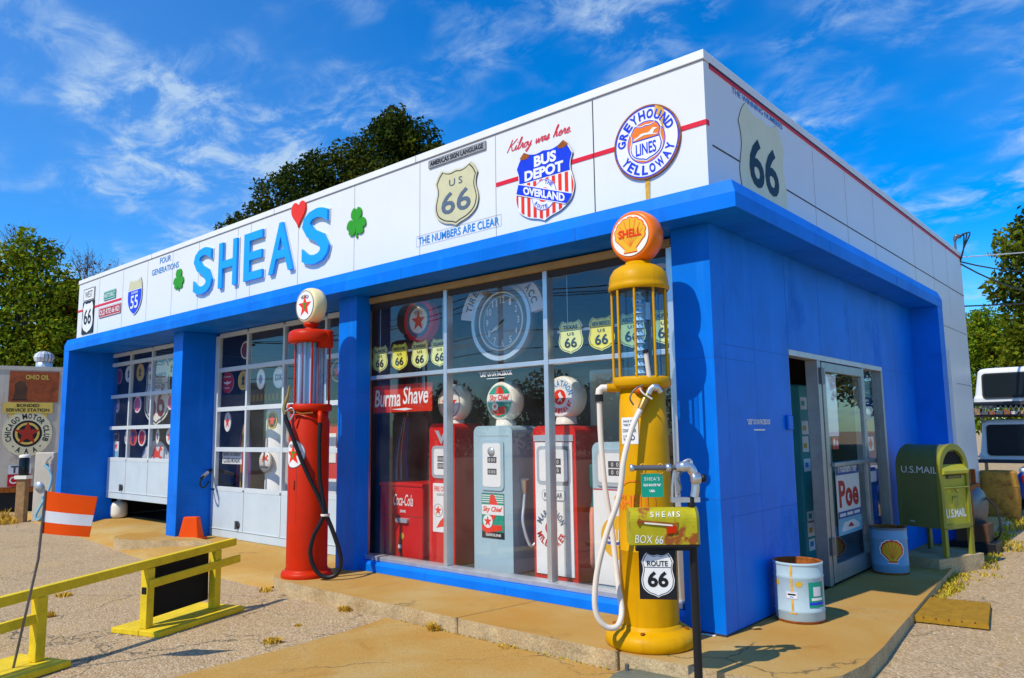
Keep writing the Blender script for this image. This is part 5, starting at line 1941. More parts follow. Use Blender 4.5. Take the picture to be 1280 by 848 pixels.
# white pump with amber disc
s = cab_pump('display_pump', 'low white pump with powder blue head and big amber disc', -1.17, 0.34, 0.55, 0.44, 1.30, 'sky_blue', 'sign_white')
b = MB()
b.prism(rect(-0.262, 0.262, 0.04, 0.87), 0.0, 0.012, 'sign_white', FT(0))
b.prism(rect(-0.262, 0.262, 0.87, 0.88), 0.0, 0.014, 'sign_red', FT(0))
b.build('front_panel', s)
dial(s, 1.07, 0.40, 0.26, back='sign_white')
b = MB()
b.disc(0.19, 0.0135, 'gulf_orange', FT(0.46))
b.text('GULF', 0, 0, 0.32, 0.14, 0.015, 'sign_white', FT(0.46), bold=0.09)
b.text('GULF', 0, 0, 0.32, 0.13, 0.0165, 'poster_blue', FT(0.46), bold=0.03)
b.disc(0.035, 0.0135, 'gulf_orange', FT(0.80))
b.build('lettering', s)
# cooler
s = thing('drink_cooler', 'red upright drink cooler with white script and a bottle picture', 'cooler', (-4.13, 0.33, FZ))
b = MB()
b.box(-0.375, 0.375, 0.0, 0.55, 0.0, 0.81, 'coke_red')
b.build('cabinet', s, bevel=0.03, segs=3)
b = MB()
b.box(-0.378, 0.378, -0.008, 0.56, 0.80, 0.845, 'coke_red')
b.build('lid', s, bevel=0.012)
b = MB()
b.text('Coca-Cola', 0.05, 0.65, 0.34, 0.13, 0.002, 'sign_white', FT(0), bold=0.01, shear=0.35)
b.poly(rect(-0.37, 0.37, 0.47, 0.476), 0.0015, 'brown', FT(0))
b.text('DRINK', 0.05, 0.525, 0.10, 0.03, 0.002, 'sign_white', FT(0), bold=0.03)
b.build('lettering', s)
b = MB()
b.prism(rrect(0.20, 0.05, 0.02, cx=0.05, cy=0.425), 0.0, 0.03, 'silver', FT(0))
b.build('handle', s)
b = MB()
b.poly([(-0.03, 0.06), (0.03, 0.06), (0.032, 0.16), (0.022, 0.22), (0.010, 0.27), (0.010, 0.32), (-0.010, 0.32), (-0.010, 0.27), (-0.022, 0.22), (-0.032, 0.16)], 0.002, 'brown', FT(0))
b.poly(rect(-0.028, 0.028, 0.11, 0.15), 0.003, 'sign_white', FT(0))
b.poly([(0.04 + 0.03 * math.cos(a), 0.25 + 0.035 * math.sin(a)) for a in [2 * PI * k / 14 for k in range(14)]], 0.002, 'gold', FT(0))
b.build('bottle_picture', s)
# red lettered board
s = thing('shave_board', 'red board with white Burma-Shave lettering above the cooler', 'sign', (-3.935, 0.17, 1.90), 0, upright=True)
m = MB()
m.prism(rect(-0.51, 0.51, -0.155, 0.155), -0.012, 0.0, 'orange_red')
m.build('plate', s)
t = MB()
t.text('Burma', -0.24, 0.01, 0.46, 0.20, 0.002, 'sign_white', bold=0.015, shear=0.15)
t.text('Shave', 0.24, 0.03, 0.42, 0.20, 0.002, 'sign_white', bold=0.015, shear=0.15)
t.poly([(-0.18, -0.12), (0.08, -0.11), (0.20, -0.125), (0.06, -0.14)], 0.002, 'sign_white')
t.build('lettering', s)
# flag leaning behind the cooler
s = thing('folded_flag', 'red white and blue flag hanging furled behind the red cooler', 'flag', (-4.72, 0.95, 0.03))
b = MB()
b.tube([(0, 0, 0), (-0.12, 0.1, 1.75)], 0.012, 'gold', seg=8)
b.build('pole', s)
b = MB()
for k in range(6):
    x = -0.13 + 0.035 * k
    b.tube(spline([(x * 0.4 - 0.1, 0.08, 1.68), (x - 0.05, -0.03 + 0.01 * (k % 2), 1.2), (x * 1.5, -0.05, 0.75)], 4), 0.026, ('poster_blue', 'sign_white', 'sign_red', 'sign_white', 'sign_red', 'poster_blue')[k], seg=8)
b.build('cloth', s)
s = thing('display_poster', 'tall pale poster with a fat cartoonish bottle shape at the back of the showroom', 'poster', (-1.85, 1.4, 1.55), 0, upright=True)
s['label'] = 'tall pale poster on a stand at the back of the showroom'
m = MB()
m.prism(rect(-0.35, 0.35, -0.75, 0.62), -0.015, 0, 'silver')
m.prism(rect(-0.32, 0.32, -0.72, 0.58), 0, 0.003, 'cream_old')
m.build('plate', s)

# row of state shields hung from a rail behind the glass
for x0_, x1_, lab_ in ((-4.46, -3.16, 'thin white rail carrying the four state shields over the red lettered board'), (-1.70, -0.40, 'thin white rail carrying the state shields beside the yellow pump')):
    s = thing('hanging_rail', lab_, 'rail', ((x0_ + x1_) / 2, 0.19, 2.50), 0, 'rails for the state shields')
    w2_ = (x1_ - x0_) / 2
    b = MB()
    b.box(-w2_, w2_, -0.005, 0.005, -0.075, -0.050, 'dirty_white')
    b.build('bar', s)
    for x in (-w2_ + 0.12, w2_ - 0.12):
        b = MB()
        b.tube([(x, 0, -0.06), (x, 0, 0.50)], 0.003, 'silver', seg=6)
        b.build('hanger', s)
STATES = [('ILLINOIS', -4.315, 'pale green-yellow', 'cream_yellow'), ('MISSOURI', -3.965, 'lemon yellow', 'strong_yellow'), ('KANSAS', -3.62, 'pale', 'cream_yellow'), ('OKLAHOMA', -3.30, 'pale', 'cream_yellow'),
          ('TEXAS', -1.53, 'pale', 'cream_yellow'), ('NEW MEXICO', -1.185, 'pale yellow', 'strong_yellow'), ('ARIZONA', -0.865, 'pale', 'cream_yellow'), ('CALIFORNIA', -0.535, 'pale', 'cream_yellow')]
for nm, x, adj, colr in STATES:
    o = us_shield('state_shield', f'small {adj} US 66 shield headed {nm} on the window rail', 0, 0, 0.285, 0.315, loc=(x, 0.178, 2.375), state=nm, num='black', colour=colr,
                  group='state route shields in the show window')
# big advertising clock
s = thing('wall_clock', 'big round neon clock with lettered arch hanging in the middle of the show window', 'clock', (-2.50, 0.32, 2.64), 0, upright=True)
m = MB()
m.lathe([(0.0, -0.06), (0.39, -0.06), (0.42, -0.03), (0.42, 0.03), (0.40, 0.055), (0.365, 0.06), (0.35, 0.03), (0.34, 0.02)], 'dark_steel', seg=48)
m.build('case', s)
m = MB()
m.ring(0.365, 0.41, 0.062, 'silver')
m.tube([(0.30 * math.cos(a), 0.30 * math.sin(a), 0.05) for a in [2 * PI * k / 48 for k in range(49)]], 0.008, 'milk', seg=6)
m.build('bezel', s)
m = MB()
m.disc(0.35, 0.018, 'dial_grey')
m.ring(0.262, 0.270, 0.02, 'silver')
for k in range(1, 13):
    a = R(90 - 30 * k)
    m.text(str(k), 0.215 * math.cos(a), 0.225 * math.sin(a), 0.032 * len(str(k)), 0.07, 0.022, 'sign_white', bold=0.01)
m.build('dial', s)
m = MB()
for a, l_, w_ in ((R(90 - 360 * 39.5 / 60), 0.19, 0.014), (R(90 - 30 * 7.66), 0.13, 0.018)):
    c_, s_ = math.cos(a), math.sin(a)
    m.poly([(-s_ * w_ - 0.03 * c_, c_ * w_ - 0.03 * s_), (l_ * c_ - s_ * w_ * 0.5, l_ * s_ + c_ * w_ * 0.5), (l_ * c_ + s_ * w_ * 0.5, l_ * s_ - c_ * w_ * 0.5), (s_ * w_ - 0.03 * c_, -c_ * w_ - 0.03 * s_)], 0.026, 'milk')
m.build('hand', s)
m = MB()
arch = [(0.58 * math.cos(R(a)), 0.50 * math.sin(R(a)) + 0.02) for a in range(6, 175, 6)] + [(0.39 * math.cos(R(a)), 0.40 * math.sin(R(a)) + 0.0) for a in range(174, 5, -6)]
m.prism(arch, -0.02, 0.05, 'dirty_white')
m.arc_text('TIRES U.S. TIRES ACC', 0, 0.01, 0.475, 90, 150, 0.085, 0.052, 'slate', bold=0.03)
m.build('arch_plate', s)
# disc with a star ring
s = thing('star_disc', 'red ringed disc with star hanging in the upper left of the show window', 'sign', (-3.84, 0.34, 2.80), 0, upright=True)
m = MB()
m.prism([(0.25 * math.cos(2 * PI * k / 40), 0.25 * math.sin(2 * PI * k / 40)) for k in range(40)], -0.1, 0, 'red')
m.ring(0.16, 0.20, 0.002, 'slate')
m.build('plate', s)
texaco_face(None, 0.16, 0.002, False).build('star_face', s)
s = thing('wall_disc', 'thin pale ring behind the glass cylinder of the yellow pump', 'sign', (-0.72, 0.4, 2.70), 0, upright=True)
m = MB()
m.ring(0.24, 0.28, 0.0, 'dirty_white')
m.ring(0.19, 0.22, 0.0, 'dirty_white')
m.prism([(0.24 * math.cos(2 * PI * k / 40), 0.24 * math.sin(2 * PI * k / 40)) for k in range(40)], -0.05, -0.002, 'slate')
m.build('plate', s)

# ------------------------------------------------------------------ inside the garages: signs hung behind the door panes


def disc_sign(label, x, z, r, base, mark=None, sx=1.0, y=0.50, txt=None, txt2=None, ring=None, loc=None):
    s = thing('round_sign', label, 'sign', (x, y, z), 0, 'round oil signs behind the garage door panes', upright=True)
    m = MB()
    m.prism([(sx * r * math.cos(2 * PI * k / 32), r * math.sin(2 * PI * k / 32)) for k in range(32)], -0.012, 0, base, side='silver')
    if ring:
        m.ring(r * 0.80, r * 0.97, 0.001, ring, sx=sx)
    m.build('plate', s)
    t = MB()
    if mark == 'star':
        t.poly([(px * sx, py) for px, py in star(r * 0.72)], 0.003, 'heart')
    elif mark == 'tree':
        t.poly([(-0.3 * r, -0.45 * r), (0.3 * r, -0.45 * r), (0.12 * r, 0.0), (0.35 * r, 0.1 * r), (0, 0.6 * r), (-0.3 * r, 0.05 * r), (-0.1 * r, 0)], 0.003, 'black')
    elif mark == 'wing':
        t.poly([(-0.75 * r, 0.12 * r), (-0.15 * r, 0.02 * r), (0, 0.22 * r), (0.15 * r, 0.02 * r), (0.75 * r, 0.12 * r), (0.45 * r, -0.12 * r), (0.1 * r, -0.14 * r), (0, -0.28 * r), (-0.1 * r, -0.14 * r), (-0.45 * r, -0.12 * r)], 0.003, 'sign_white')
    elif mark == 'dot':
        t.disc(r * 0.45, 0.003, 'purple', sx=sx)
    elif mark == 'ring':
        t.ring(r * 0.3, r * 0.6, 0.003, 'pink', sx=sx)
    if txt:
        t.text(txt[0], 0, txt[3] if len(txt) > 3 else 0, 1.15 * r * sx, txt[2] * r, 0.0045, txt[1], bold=0.03)
    if txt2:
        t.text(txt2[0], 0, txt2[3], 0.8 * r * sx, txt2[2] * r, 0.0045, txt2[1], bold=0.03)
    if len(t.v):
        t.build('emblem', s)
    return s


disc_sign('faded pink and grey round sign in the first pane of the top row', -12.60, 2.67, 0.15, 'maroon', ring='pink', sx=0.8)
disc_sign('white round sign with a small black figure', -12.17, 2.69, 0.155, 'sign_white', 'tree')
disc_sign('yellow round sign with a black oil derrick', -11.67, 2.69, 0.16, 'gold', 'tree')
disc_sign('narrow white oval with black bars and pink foot', -12.61, 2.11, 0.14, 'sign_white', 'ring', sx=0.5, txt=('0', 'black', 0.9, 0.1))
disc_sign('pink and white round sign beside the big route shield', -11.72, 2.10, 0.155, 'pink', 'ring', ring='sign_white')
disc_sign('gold round sign with a dark letter C', -12.62, 1.51, 0.14, 'brown', txt=('C', 'gold', 1.2))
disc_sign('narrow white and pink oval hung at the first door post', -12.13, 1.50, 0.13, 'sign_white', 'ring', sx=0.6)
disc_sign('orange disc with dark 7 overlapping its neighbour', -11.83, 1.50, 0.155, 'orange_red', txt=('7', 'poster_blue', 1.0), ring='orange')
disc_sign('orange-red disc with white rim and 66 mark', -11.44, 1.495, 0.155, 'orange_red', txt=('66', 'maroon', 0.8), ring='sign_white', y=0.49)
disc_sign('slim white oval in the last column of the bottom row', -10.83, 1.51, 0.13, 'sign_white', 'dot', sx=0.5)
disc_sign('white disc half hidden by the middle pier in the bottom row', -10.36, 1.51, 0.14, 'sign_white', 'star')
disc_sign('pink disc half hidden by the middle pier', -10.38, 2.10, 0.14, 'pink', 'ring', ring='sign_white')
disc_sign('pale yellow disc half hidden at the top of the raised door', -10.40, 2.68, 0.14, 'cream_yellow', 'tree')
disc_sign('dark red round sign with white spread wings', -8.46, 2.33, 0.165, 'sign_red', 'wing', txt=('FLYING', 'sign_white', 0.16, 0.09), txt2=('GASOLINE', 'sign_white', 0.16, -0.085), sx=1.1)
disc_sign('amber round sign with a lighter bottle mark', -7.99, 2.34, 0.15, 'gold', 'tree', ring='sign_yellow')
disc_sign('white oval with purple centre behind the second pane', -7.49, 2.33, 0.15, 'sign_white', 'dot', sx=0.75)
disc_sign('white round DX sign', -7.00, 2.33, 0.155, 'sign_white', txt=('DX', 'slate', 0.6), ring='dirty_white')
disc_sign('white oval with small red star', -8.42, 1.72, 0.15, 'sign_white', 'star', sx=0.65)
disc_sign('black round sign with a yellow ring and star beyond the orange-red pump', -5.60, 2.33, 0.15, 'black', 'star', ring='gold')
disc_sign('small white oval with a purple centre at the top of the raised door', -11.25, 2.72, 0.10, 'sign_white', 'dot', sx=0.6)
disc_sign('dark disc with cream rim hung high behind the shut door', -7.95, 2.80, 0.14, 'maroon', ring='cream_old')
disc_sign('amber and black disc in the third row of the shut door', -7.15, 1.72, 0.13, 'black', 'star', ring='gold')
s = thing('window_sticker', 'small white red and blue sticker low in the raised door', 'sticker', (-12.50, 0.47, 1.28), 0, upright=True)
m = MB()
m.prism(rect(-0.12, 0.12, -0.15, 0.15), -0.003, 0, 'sign_white')
m.poly(rect(-0.11, 0.11, -0.14, -0.03), 0.001, 'sky_hose')
m.poly(star(0.07, 0, 0.06), 0.001, 'heart')
m.build('plate', s)
s = us_shield('route_shield', 'large old white shield lettered SPRINGFIELD 66 behind the raised door', 0, 0, 1.06, 1.20, loc=(-11.12, 0.60, 2.30), us=False, num='maroon', colour='milk', border=True)
m = MB()
outline(m, shield(1.06, 1.20), 0.028, 0.0155, 'black', s=0.035)
m.build('border', s)
t = MB()
t.text('SPRINGFIELD', 0.0, 0.30, 0.66, 0.09, 0.017, 'soft_black', bold=0.02)
t.text('ROUTE', 0.0, 0.20, 0.34, 0.07, 0.017, 'soft_black')
t.text('U.S. ROUTE', 0.0, 0.10, 0.62, 0.07, 0.017, 'soft_black', bold=0.02)
t.poly(rect(-0.44, 0.44, 0.15, 0.158), 0.017, 'soft_black')
t.build('lettering', s)
for ch in [c for c in COL.objects if c.parent == s and c.name.startswith('lettering')][:1]:
    ch.location = (0, -0.20, 0)
s = thing('arched_board', 'grey arched board with a flying red horse low in the raised door', 'sign', (-11.25, 0.66, 1.20), 0, upright=True)
m = MB()
m.prism([(0.55 * math.cos(R(a)), -0.12 + 0.36 * math.sin(R(a))) for a in range(0, 181, 9)], -0.012, 0, 'dirty_white')
m.build('plate', s)


def horse(T, k, z=0.002, colr='heart'):
    h = MB()
    h.poly([(x * k, y * k) for x, y in [(-1.0, -0.1), (-0.6, 0.05), (-0.55, 0.35), (-0.2, 0.75), (0.0, 0.35), (0.25, 0.25), (0.45, 0.55), (0.62, 0.62), (0.85, 0.40), (0.78, 0.30), (0.6, 0.32),
                                         (0.5, 0.05), (0.75, -0.15), (0.95, -0.05), (0.9, -0.18), (0.65, -0.28), (0.35, -0.15), (-0.2, -0.15), (-0.45, -0.35), (-0.85, -0.40), (-0.8, -0.28), (-0.5, -0.2), (-0.6, -0.08)]], z, colr, T)
    return h


horse(Matrix.Translation((0.05, -0.02, 0)), 0.26).build('horse_emblem', s)
s = thing('hours_sign', 'white NEVER ON SUNDAY CLOSED MONDAY card behind the shut garage door', 'sign', (-8.23, 0.49, 1.17), 0, upright=True)
m = MB()
m.prism(rect(-0.29, 0.29, -0.09, 0.11), -0.004, 0, 'sign_white')
m.build('plate', s)
t = MB()
t.text('NEVER ON SUNDAY', 0, 0.055, 0.52, 0.055, 0.002, 'soft_black', bold=0.03)
t.text('CLOSED MONDAY', 0, -0.035, 0.50, 0.075, 0.002, 'soft_black', bold=0.02)
t.build('lettering', s)
s = thing('lettered_board', 'dark board with a row of worn gold marks behind the second garage door', 'sign', (-7.75, 0.75, 2.08), 0, upright=True)
m = MB()
m.prism(rect(-0.75, 0.75, -0.13, 0.13), -0.02, 0, 'black')
m.build('plate', s)
t = MB()
for k in range(11):
    t.poly(rect(-0.60 + 0.11 * k, -0.53 + 0.11 * k, -0.05, 0.05), 0.002, 'faded_gold')
t.build('lettering', s)
s = thing('coiled_hoses', 'bundle of orange and yellow hoses hanging behind the garage door', 'hose', (-8.45, 0.80, 0.30))
for k, mm in enumerate(('orange_red', 'brown', 'gold', 'orange_red', 'purple')):
    b = MB()
    x = -0.10 + 0.05 * k
    b.tube(spline([(x - 0.03, 0.02 * (k % 2), 0.1), (x - 0.05, 0, 0.7), (x * 0.4, 0.02, 1.35 + 0.03 * k), (x + 0.06, 0.03, 0.8), (x + 0.05, 0, 0.15)], 6), 0.022, mm, seg=8)
    b.build('hose', s)
s = thing('round_column_pump', 'smooth white round pump casing with a winged horse disc inside the garage', 'gas pump', (-7.62, 1.00, 0.0))
b = MB()
b.lathe([(0.0, 0), (0.31, 0), (0.31, 0.06), (0.27, 0.10), (0.27, 1.86), (0.25, 1.93), (0.0, 1.96)], 'sign_white', seg=40)
b.build('casing', s)
b = MB()
T = Matrix.Translation((-0.02, -0.29, 1.12)) @ TXZ
b.lathe([(0.0, 0), (0.17, 0.0), (0.17, 0.015), (0, 0.016)], 'sign_white', T, 36)
b.ring(0.158, 0.168, 0.018, 'black', T)
b.text('Mobilgas', 0, -0.085, 0.22, 0.05, 0.0185, 'soft_black', T, bold=0.03)
b.build('disc', s)
horse(T @ Matrix.Translation((0, 0.035, 0)), 0.11, 0.019).build('horse_emblem', s)
s = thing('green_pump', 'narrow green pump standing beside the pier inside the garage', 'gas pump', (-5.25, 0.75, 0.0))
b = MB()
b.box(-0.3, 0.22, 0, 0.4, 0, 1.75, 'black')
b.build('cabinet', s, bevel=0.02)
b = MB()
b.box(0.07, 0.13, -0.02, 0.0, 0.05, 1.72, 'green')
b.box(-0.25, 0.02, -0.02, 0.0, 1.15, 1.60, 'silver')
b.build('trim', s)
b = MB()
b.prism([(0.13 * math.cos(R(60 * k)) - 0.12, 0.13 * math.sin(R(60 * k)) + 0.92) for k in range(6)], 0.0, 0.012, 'gold', TXZ)
b.text('ETHYL', -0.12, 0.92, 0.17, 0.06, 0.0135, 'black', TXZ, bold=0.03)
b.build('emblem', s)
s = thing('red_pump', 'red and white pump half seen behind the orange-red pump', 'gas pump', (-6.30, 0.85, 0.0))
b = MB()
b.box(-0.28, 0.28, 0, 0.4, 0, 1.66, 'coke_red')
b.build('cabinet', s, bevel=0.03)
b = MB()
b.box(-0.22, 0.22, -0.012, 0.0, 1.12, 1.52, 'sign_white')
b.box(-0.24, 0.24, -0.012, 0.0, 0.1, 0.90, 'sign_white')
b.build('front_panel', s)
s = thing('propane_tank', 'short cream gas bottle standing under the raised garage door', 'tank', (-12.55, 0.60, 0.0))
b = MB()
b.lathe([(0.0, 0), (0.10, 0), (0.14, 0.03), (0.15, 0.08), (0.15, 0.22), (0.13, 0.28), (0.07, 0.31), (0.0, 0.315)], 'milk', seg=24)
b.build('body', s)
b = MB()
b.lathe([(0.04, 0.31), (0.045, 0.36), (0.0, 0.362)], 'dirty_white', seg=14)
b.build('collar', s)
# fuel nozzle tied to the pier
s = thing('spare_nozzle', 'silver and black fuel nozzle sticking out of the middle pier', 'nozzle', (-8.645, 0.33, 0.93))
b = MB()
b.tube([(0, 0.05, 0.06), (0.08, -0.05, 0.02)], 0.022, 'black', seg=10)
b.tube([(0.08, -0.05, 0.02), (0.17, -0.16, -0.03)], 0.028, 'steel', seg=10)
b.tube([(0.17, -0.16, -0.03), (0.21, -0.21, -0.06)], 0.02, 'black', seg=10)
b.build('body', s)
b = MB()
b.tube(spline([(0.21, -0.21, -0.06), (0.20, -0.22, -0.14), (0.12, -0.12, -0.20), (0.03, 0.0, -0.12)], 5), 0.012, 'hose_black', seg=8)
b.build('hose', s)

# ------------------------------------------------------------------ by the entrance
def drum(name, label, x, y, r, h, body, rz=0.0):
    s = thing(name, label, 'drum', (x, y, 0.0), rz, 'oil drums by the entrance')
    b = MB()
    b.lathe([(0.0, 0.004), (r * 0.97, 0.004), (r, 0.012), (r, h * 0.18), (r * 1.03, h * 0.20), (r, h * 0.22), (r, h * 0.74), (r * 1.03, h * 0.765), (r, h * 0.79), (r, h - 0.012)], body, seg=40)
    b.lathe([(r * 0.96, h - 0.01), (r * 0.96, h * 0.55), (0.0, h * 0.55)], 'rust', seg=40)
    b.lathe([(r * 0.975, 0.003), (r * 1.004, 0.012), (r * 1.004, 0.022)], 'rust', seg=40)
    b.build('shell', s)
    b = MB()
    b.lathe([(r * 0.95, h - 0.012), (r * 0.985, h + 0.002), (r * 1.02, h - 0.002), (r * 1.02, h - 0.018), (r, h - 0.022)], body if body == 'drum_blue' else 'dark_steel', seg=40)
    b.lathe([(r * 0.95, h - 0.012), (r * 0.965, h - 0.002), (r * 0.985, h + 0.0025)], 'rust', seg=40)
    b.build('rim', s)
    return s


def drum_patch(b, r, ang, z, w_, h_, m, off=0.002, pts=None):
    T = Matrix.Rotation(R(ang), 4, 'Z') @ Matrix.Translation((0, 0, z)) @ TXZ
    n = 8
    for i in range(n):
        x0, x1 = -w_ / 2 + w_ * i / n, -w_ / 2 + w_ * (i + 1) / n
        rr = r + off
        b.add([(rr * math.sin(x / rr), y, rr * math.cos(x / rr)) for x, y in ((x0, -h_ / 2), (x1, -h_ / 2), (x1, h_ / 2), (x0, h_ / 2))], [(0, 1, 2, 3)], m, T)
    return T


D1 = drum('oil_drum', 'pale blue open drum with a rust run and green label at the building corner', 0.26, 0.72, 0.186, 0.455, 'drum_blue')
b = MB()
drum_patch(b, 0.186, 5, 0.275, 0.018, 0.36, 'rust_stain')
drum_patch(b, 0.186, 6, 0.085, 0.06, 0.02, 'rust_stain', 0.0025)
b.build('rust_stain', D1)
b = MB()
T = drum_patch(b, 0.186, 66, 0.22, 0.15, 0.19, 'sign_green')
drum_patch(b, 0.186, 66, 0.245, 0.075, 0.07, 'dirty_white', 0.0026)
drum_patch(b, 0.186, 66, 0.188, 0.11, 0.02, 'sign_white', 0.0026)
drum_patch(b, 0.186, 66, 0.155, 0.15, 0.02, 'sign_blue', 0.0026)
T = drum_patch(b, 0.186, 4, 0.215, 0.09, 0.055, 'sign_white', 0.0028)
drum_patch(b, 0.186, 4, 0.215, 0.082, 0.047, 'sign_blue', 0.0032)
drum_patch(b, 0.186, 4, 0.215, 0.078, 0.043, 'sign_white', 0.0036)
drum_patch(b, 0.186, 4, 0.221, 0.062, 0.013, 'black', 0.0042)
drum_patch(b, 0.186, 4, 0.203, 0.03, 0.007, 'lead_blue', 0.0042)
for a_, z_ in ((22, 0.30), (-36, 0.30)):
    T = Matrix.Rotation(R(a_), 4, 'Z') @ Matrix.Translation((0, 0, z_)) @ TXZ
    q = [(0.03 * (0.7 + 0.5 * ((k * 7) % 5) / 5) * math.cos(k), 0.022 * (0.7 + 0.5 * ((k * 3) % 5) / 5) * math.sin(k)) for k in [2 * PI * i / 16 for i in range(16)]]
    b.add([(0.188 * math.sin(x / 0.188), y, 0.188 * math.cos(x / 0.188)) for x, y in q], [tuple(range(16))], 'gold', T)
b.build('label', D1)
D2 = drum('oil_drum', 'mid blue drum with red and yellow scallop shell beside the door', 0.26, 3.25, 0.176, 0.47, 'drum_blue2')
se = shell_emblem(None, 0.115, 0.0, False, 0.86)
b = MB()
T = Matrix.Rotation(R(24), 4, 'Z') @ Matrix.Translation((0, 0, 0.235)) @ TXZ
sw_ = MB()
sw_.poly([(x * 1.12, y * 1.10) for x, y in pecten(0.115)], -0.0012, 'sign_white')
for src in (sw_, se):
    bm_ = bmesh.new()
    tmp = bpy.data.meshes.new('decal_tmp')
    tmp.from_pydata([tuple(v) for v in src.v], [], src.f)
    tmp.polygons.foreach_set('material_index', src.mi)
    bm_.from_mesh(tmp)
    for c_ in range(-8, 9):
        bmesh.ops.bisect_plane(bm_, geom=bm_.verts[:] + bm_.edges[:] + bm_.faces[:], plane_co=(c_ * 0.0155, 0, 0), plane_no=(1, 0, 0))
    bm_.verts.index_update()
    rr = 0.179
    vv = [((rr + v.co.z) * math.sin(v.co.x / rr), v.co.y, (rr + v.co.z) * math.cos(v.co.x / rr)) for v in bm_.verts]
    for i, nm in enumerate(src.mats):
        b.add(vv, [tuple(v.index for v in f_.verts) for f_ in bm_.faces if f_.material_index == i], nm, T)
    bm_.free()
    bpy.data.meshes.remove(tmp)
b.build('scallop_emblem', D2)

# things seen through and on the door
s = thing('teal_machine', 'teal machine covered in taped papers just inside the open doorway', 'machine', (-0.62, 2.85, FZ))
b = MB()
b.box(-0.40, 0.33, -0.42, 0.50, 0.0, 1.86, 'teal')
b.build('cabinet', s, bevel=0.02)
b = MB()
rnd = random.Random(3)
for z, n_ in ((1.66, 1), (1.40, 1), (1.22, 1), (1.02, 2), (0.50, 2), (0.36, 2), (0.22, 1)):
    for k in range(n_):
        y0 = -0.40 + 0.21 * k + rnd.uniform(0, 0.03)
        b = MB()
        b.box(0.331, 0.334, y0, y0 + rnd.uniform(0.16, 0.20), z - 0.06, z + rnd.uniform(0.05, 0.10), 'paper')
        b.box(0.334, 0.3355, y0 + 0.03, y0 + 0.12, z - 0.02, z + 0.03, rnd.choice(['joint_dark', 'lead_blue', 'sign_red', 'gold', 'sign_green']))
        b.build('paper_sheet', s)
for z, n_ in ((1.62, 1), (1.35, 1), (1.10, 1), (0.5, 1)):
    x0 = -0.1 + rnd.uniform(-0.05, 0.1)
    b = MB()
    b.box(x0, x0 + 0.25, -0.424, -0.421, z - 0.1, z + 0.1, 'paper')
    b.build('paper_sheet', s)
b = MB()
b.tube(spline([(0.34, 0.05, 1.85), (0.38, 0.0, 1.5), (0.36, 0.06, 1.2), (0.40, -0.05, 0.9), (0.36, 0.0, 0.75)], 6), 0.012, 'hose_black', seg=6)
b.lathe([(0.0, 0), (0.07, 0.0), (0.07, 0.05), (0.0, 0.05)], 'black', Matrix.Translation((0.34, -0.1, 0.78)) @ Matrix.Rotation(PI / 2, 4, 'Y'), 16)
b.build('cable', s)
s = thing('election_poster', 'white poster with big red Poe lettering inside the glass door', 'poster', (0.041, 2.77, 0.86), PI / 2, upright=True)
m = MB()
m.prism(rect(-0.36, 0.36, -0.42, 0.30), -0.004, 0.0, 'sign_white')
m.poly(rect(-0.36, 0.36, 0.17, 0.30), 0.001, 'poster_blue')
m.poly(rect(-0.36, 0.36, -0.26, -0.19), 0.001, 'poster_blue')
m.poly(rect(-0.36, 0.36, -0.42, -0.262), 0.001, 'sky_hose')
m.build('sheet', s)
t = MB()
t.text('Truckers For', 0, 0.235, 0.60, 0.085, 0.002, 'sign_white', bold=0.03, shear=0.15)
t.text('Poe', 0, -0.02, 0.60, 0.27, 0.002, 'sign_red', bold=0.03)
t.disc(0.030, 0.0026, 'sign_red', Matrix.Translation((0.035, -0.055, 0)))
for k in range(3):
    t.poly(rect(-0.31 + 0.22 * k, -0.13 + 0.22 * k, -0.24, -0.21), 0.002, 'sign_white')
t.poly([(-0.28, -0.36), (-0.2, -0.30), (0.1, -0.29), (0.27, -0.34), (0.28, -0.38), (-0.27, -0.39)], 0.002, 'sign_white')
t.poly([(-0.1, -0.35), (0.02, -0.31), (0.1, -0.36)], 0.003, 'sign_red')
t.build('lettering', s)
s = thing('taped_notice', 'tall blank white sheet taped inside the upper door glass', 'notice', (0.041, 2.44, 1.72), PI / 2, upright=True)
m = MB()
m.prism(rect(-0.15, 0.15, -0.30, 0.32), -0.003, 0, 'paper')
m.build('sheet', s)
s = thing('red_sticker', 'small red square sticker under the tall white sheet on the door', 'sticker', (0.042, 2.47, 1.35), PI / 2, upright=True)
m = MB()
m.prism(rect(-0.09, 0.09, -0.06, 0.06), -0.002, 0, 'sign_red')
m.disc(0.035, 0.001, 'sign_white', Matrix.Translation((-0.04, 0.01, 0)))
m.disc(0.028, 0.001, 'sign_white', Matrix.Translation((0.045, 0.0, 0)))
m.build('sheet', s)
for k, (z, w_, h_, colr, lab) in enumerate(((1.95, 0.22, 0.20, 'teal', 'teal card at the top of the side light'), (1.70, 0.30, 0.09, 'paper', 'white card high in the side light'),
                                       (1.52, 0.34, 0.16, 'maroon', 'maroon pennant card in the middle of the side light'), (1.32, 0.24, 0.16, 'sign_white', 'white card with a red diamond in the side light'),
                                       (0.95, 0.26, 0.12, 'paper', 'small price card low in the side light'))):
    s = thing('window_card', lab, 'card', (-0.02, 3.84, z), PI / 2, 'cards in the side light', upright=True)
    m = MB()
    m.prism(rect(-w_ / 2, w_ / 2, -h_ / 2, h_ / 2), -0.002, 0, colr)
    if 'diamond' in lab:
        m.poly([(0, 0.07), (0.08, 0), (0, -0.07), (-0.08, 0)], 0.001, 'sign_red')
    m.build('sheet', s)
s = thing('straw_broom', 'broom leaning in the side light with a long pale handle', 'broom', (-0.08, 3.72, 0.1))
b = MB()
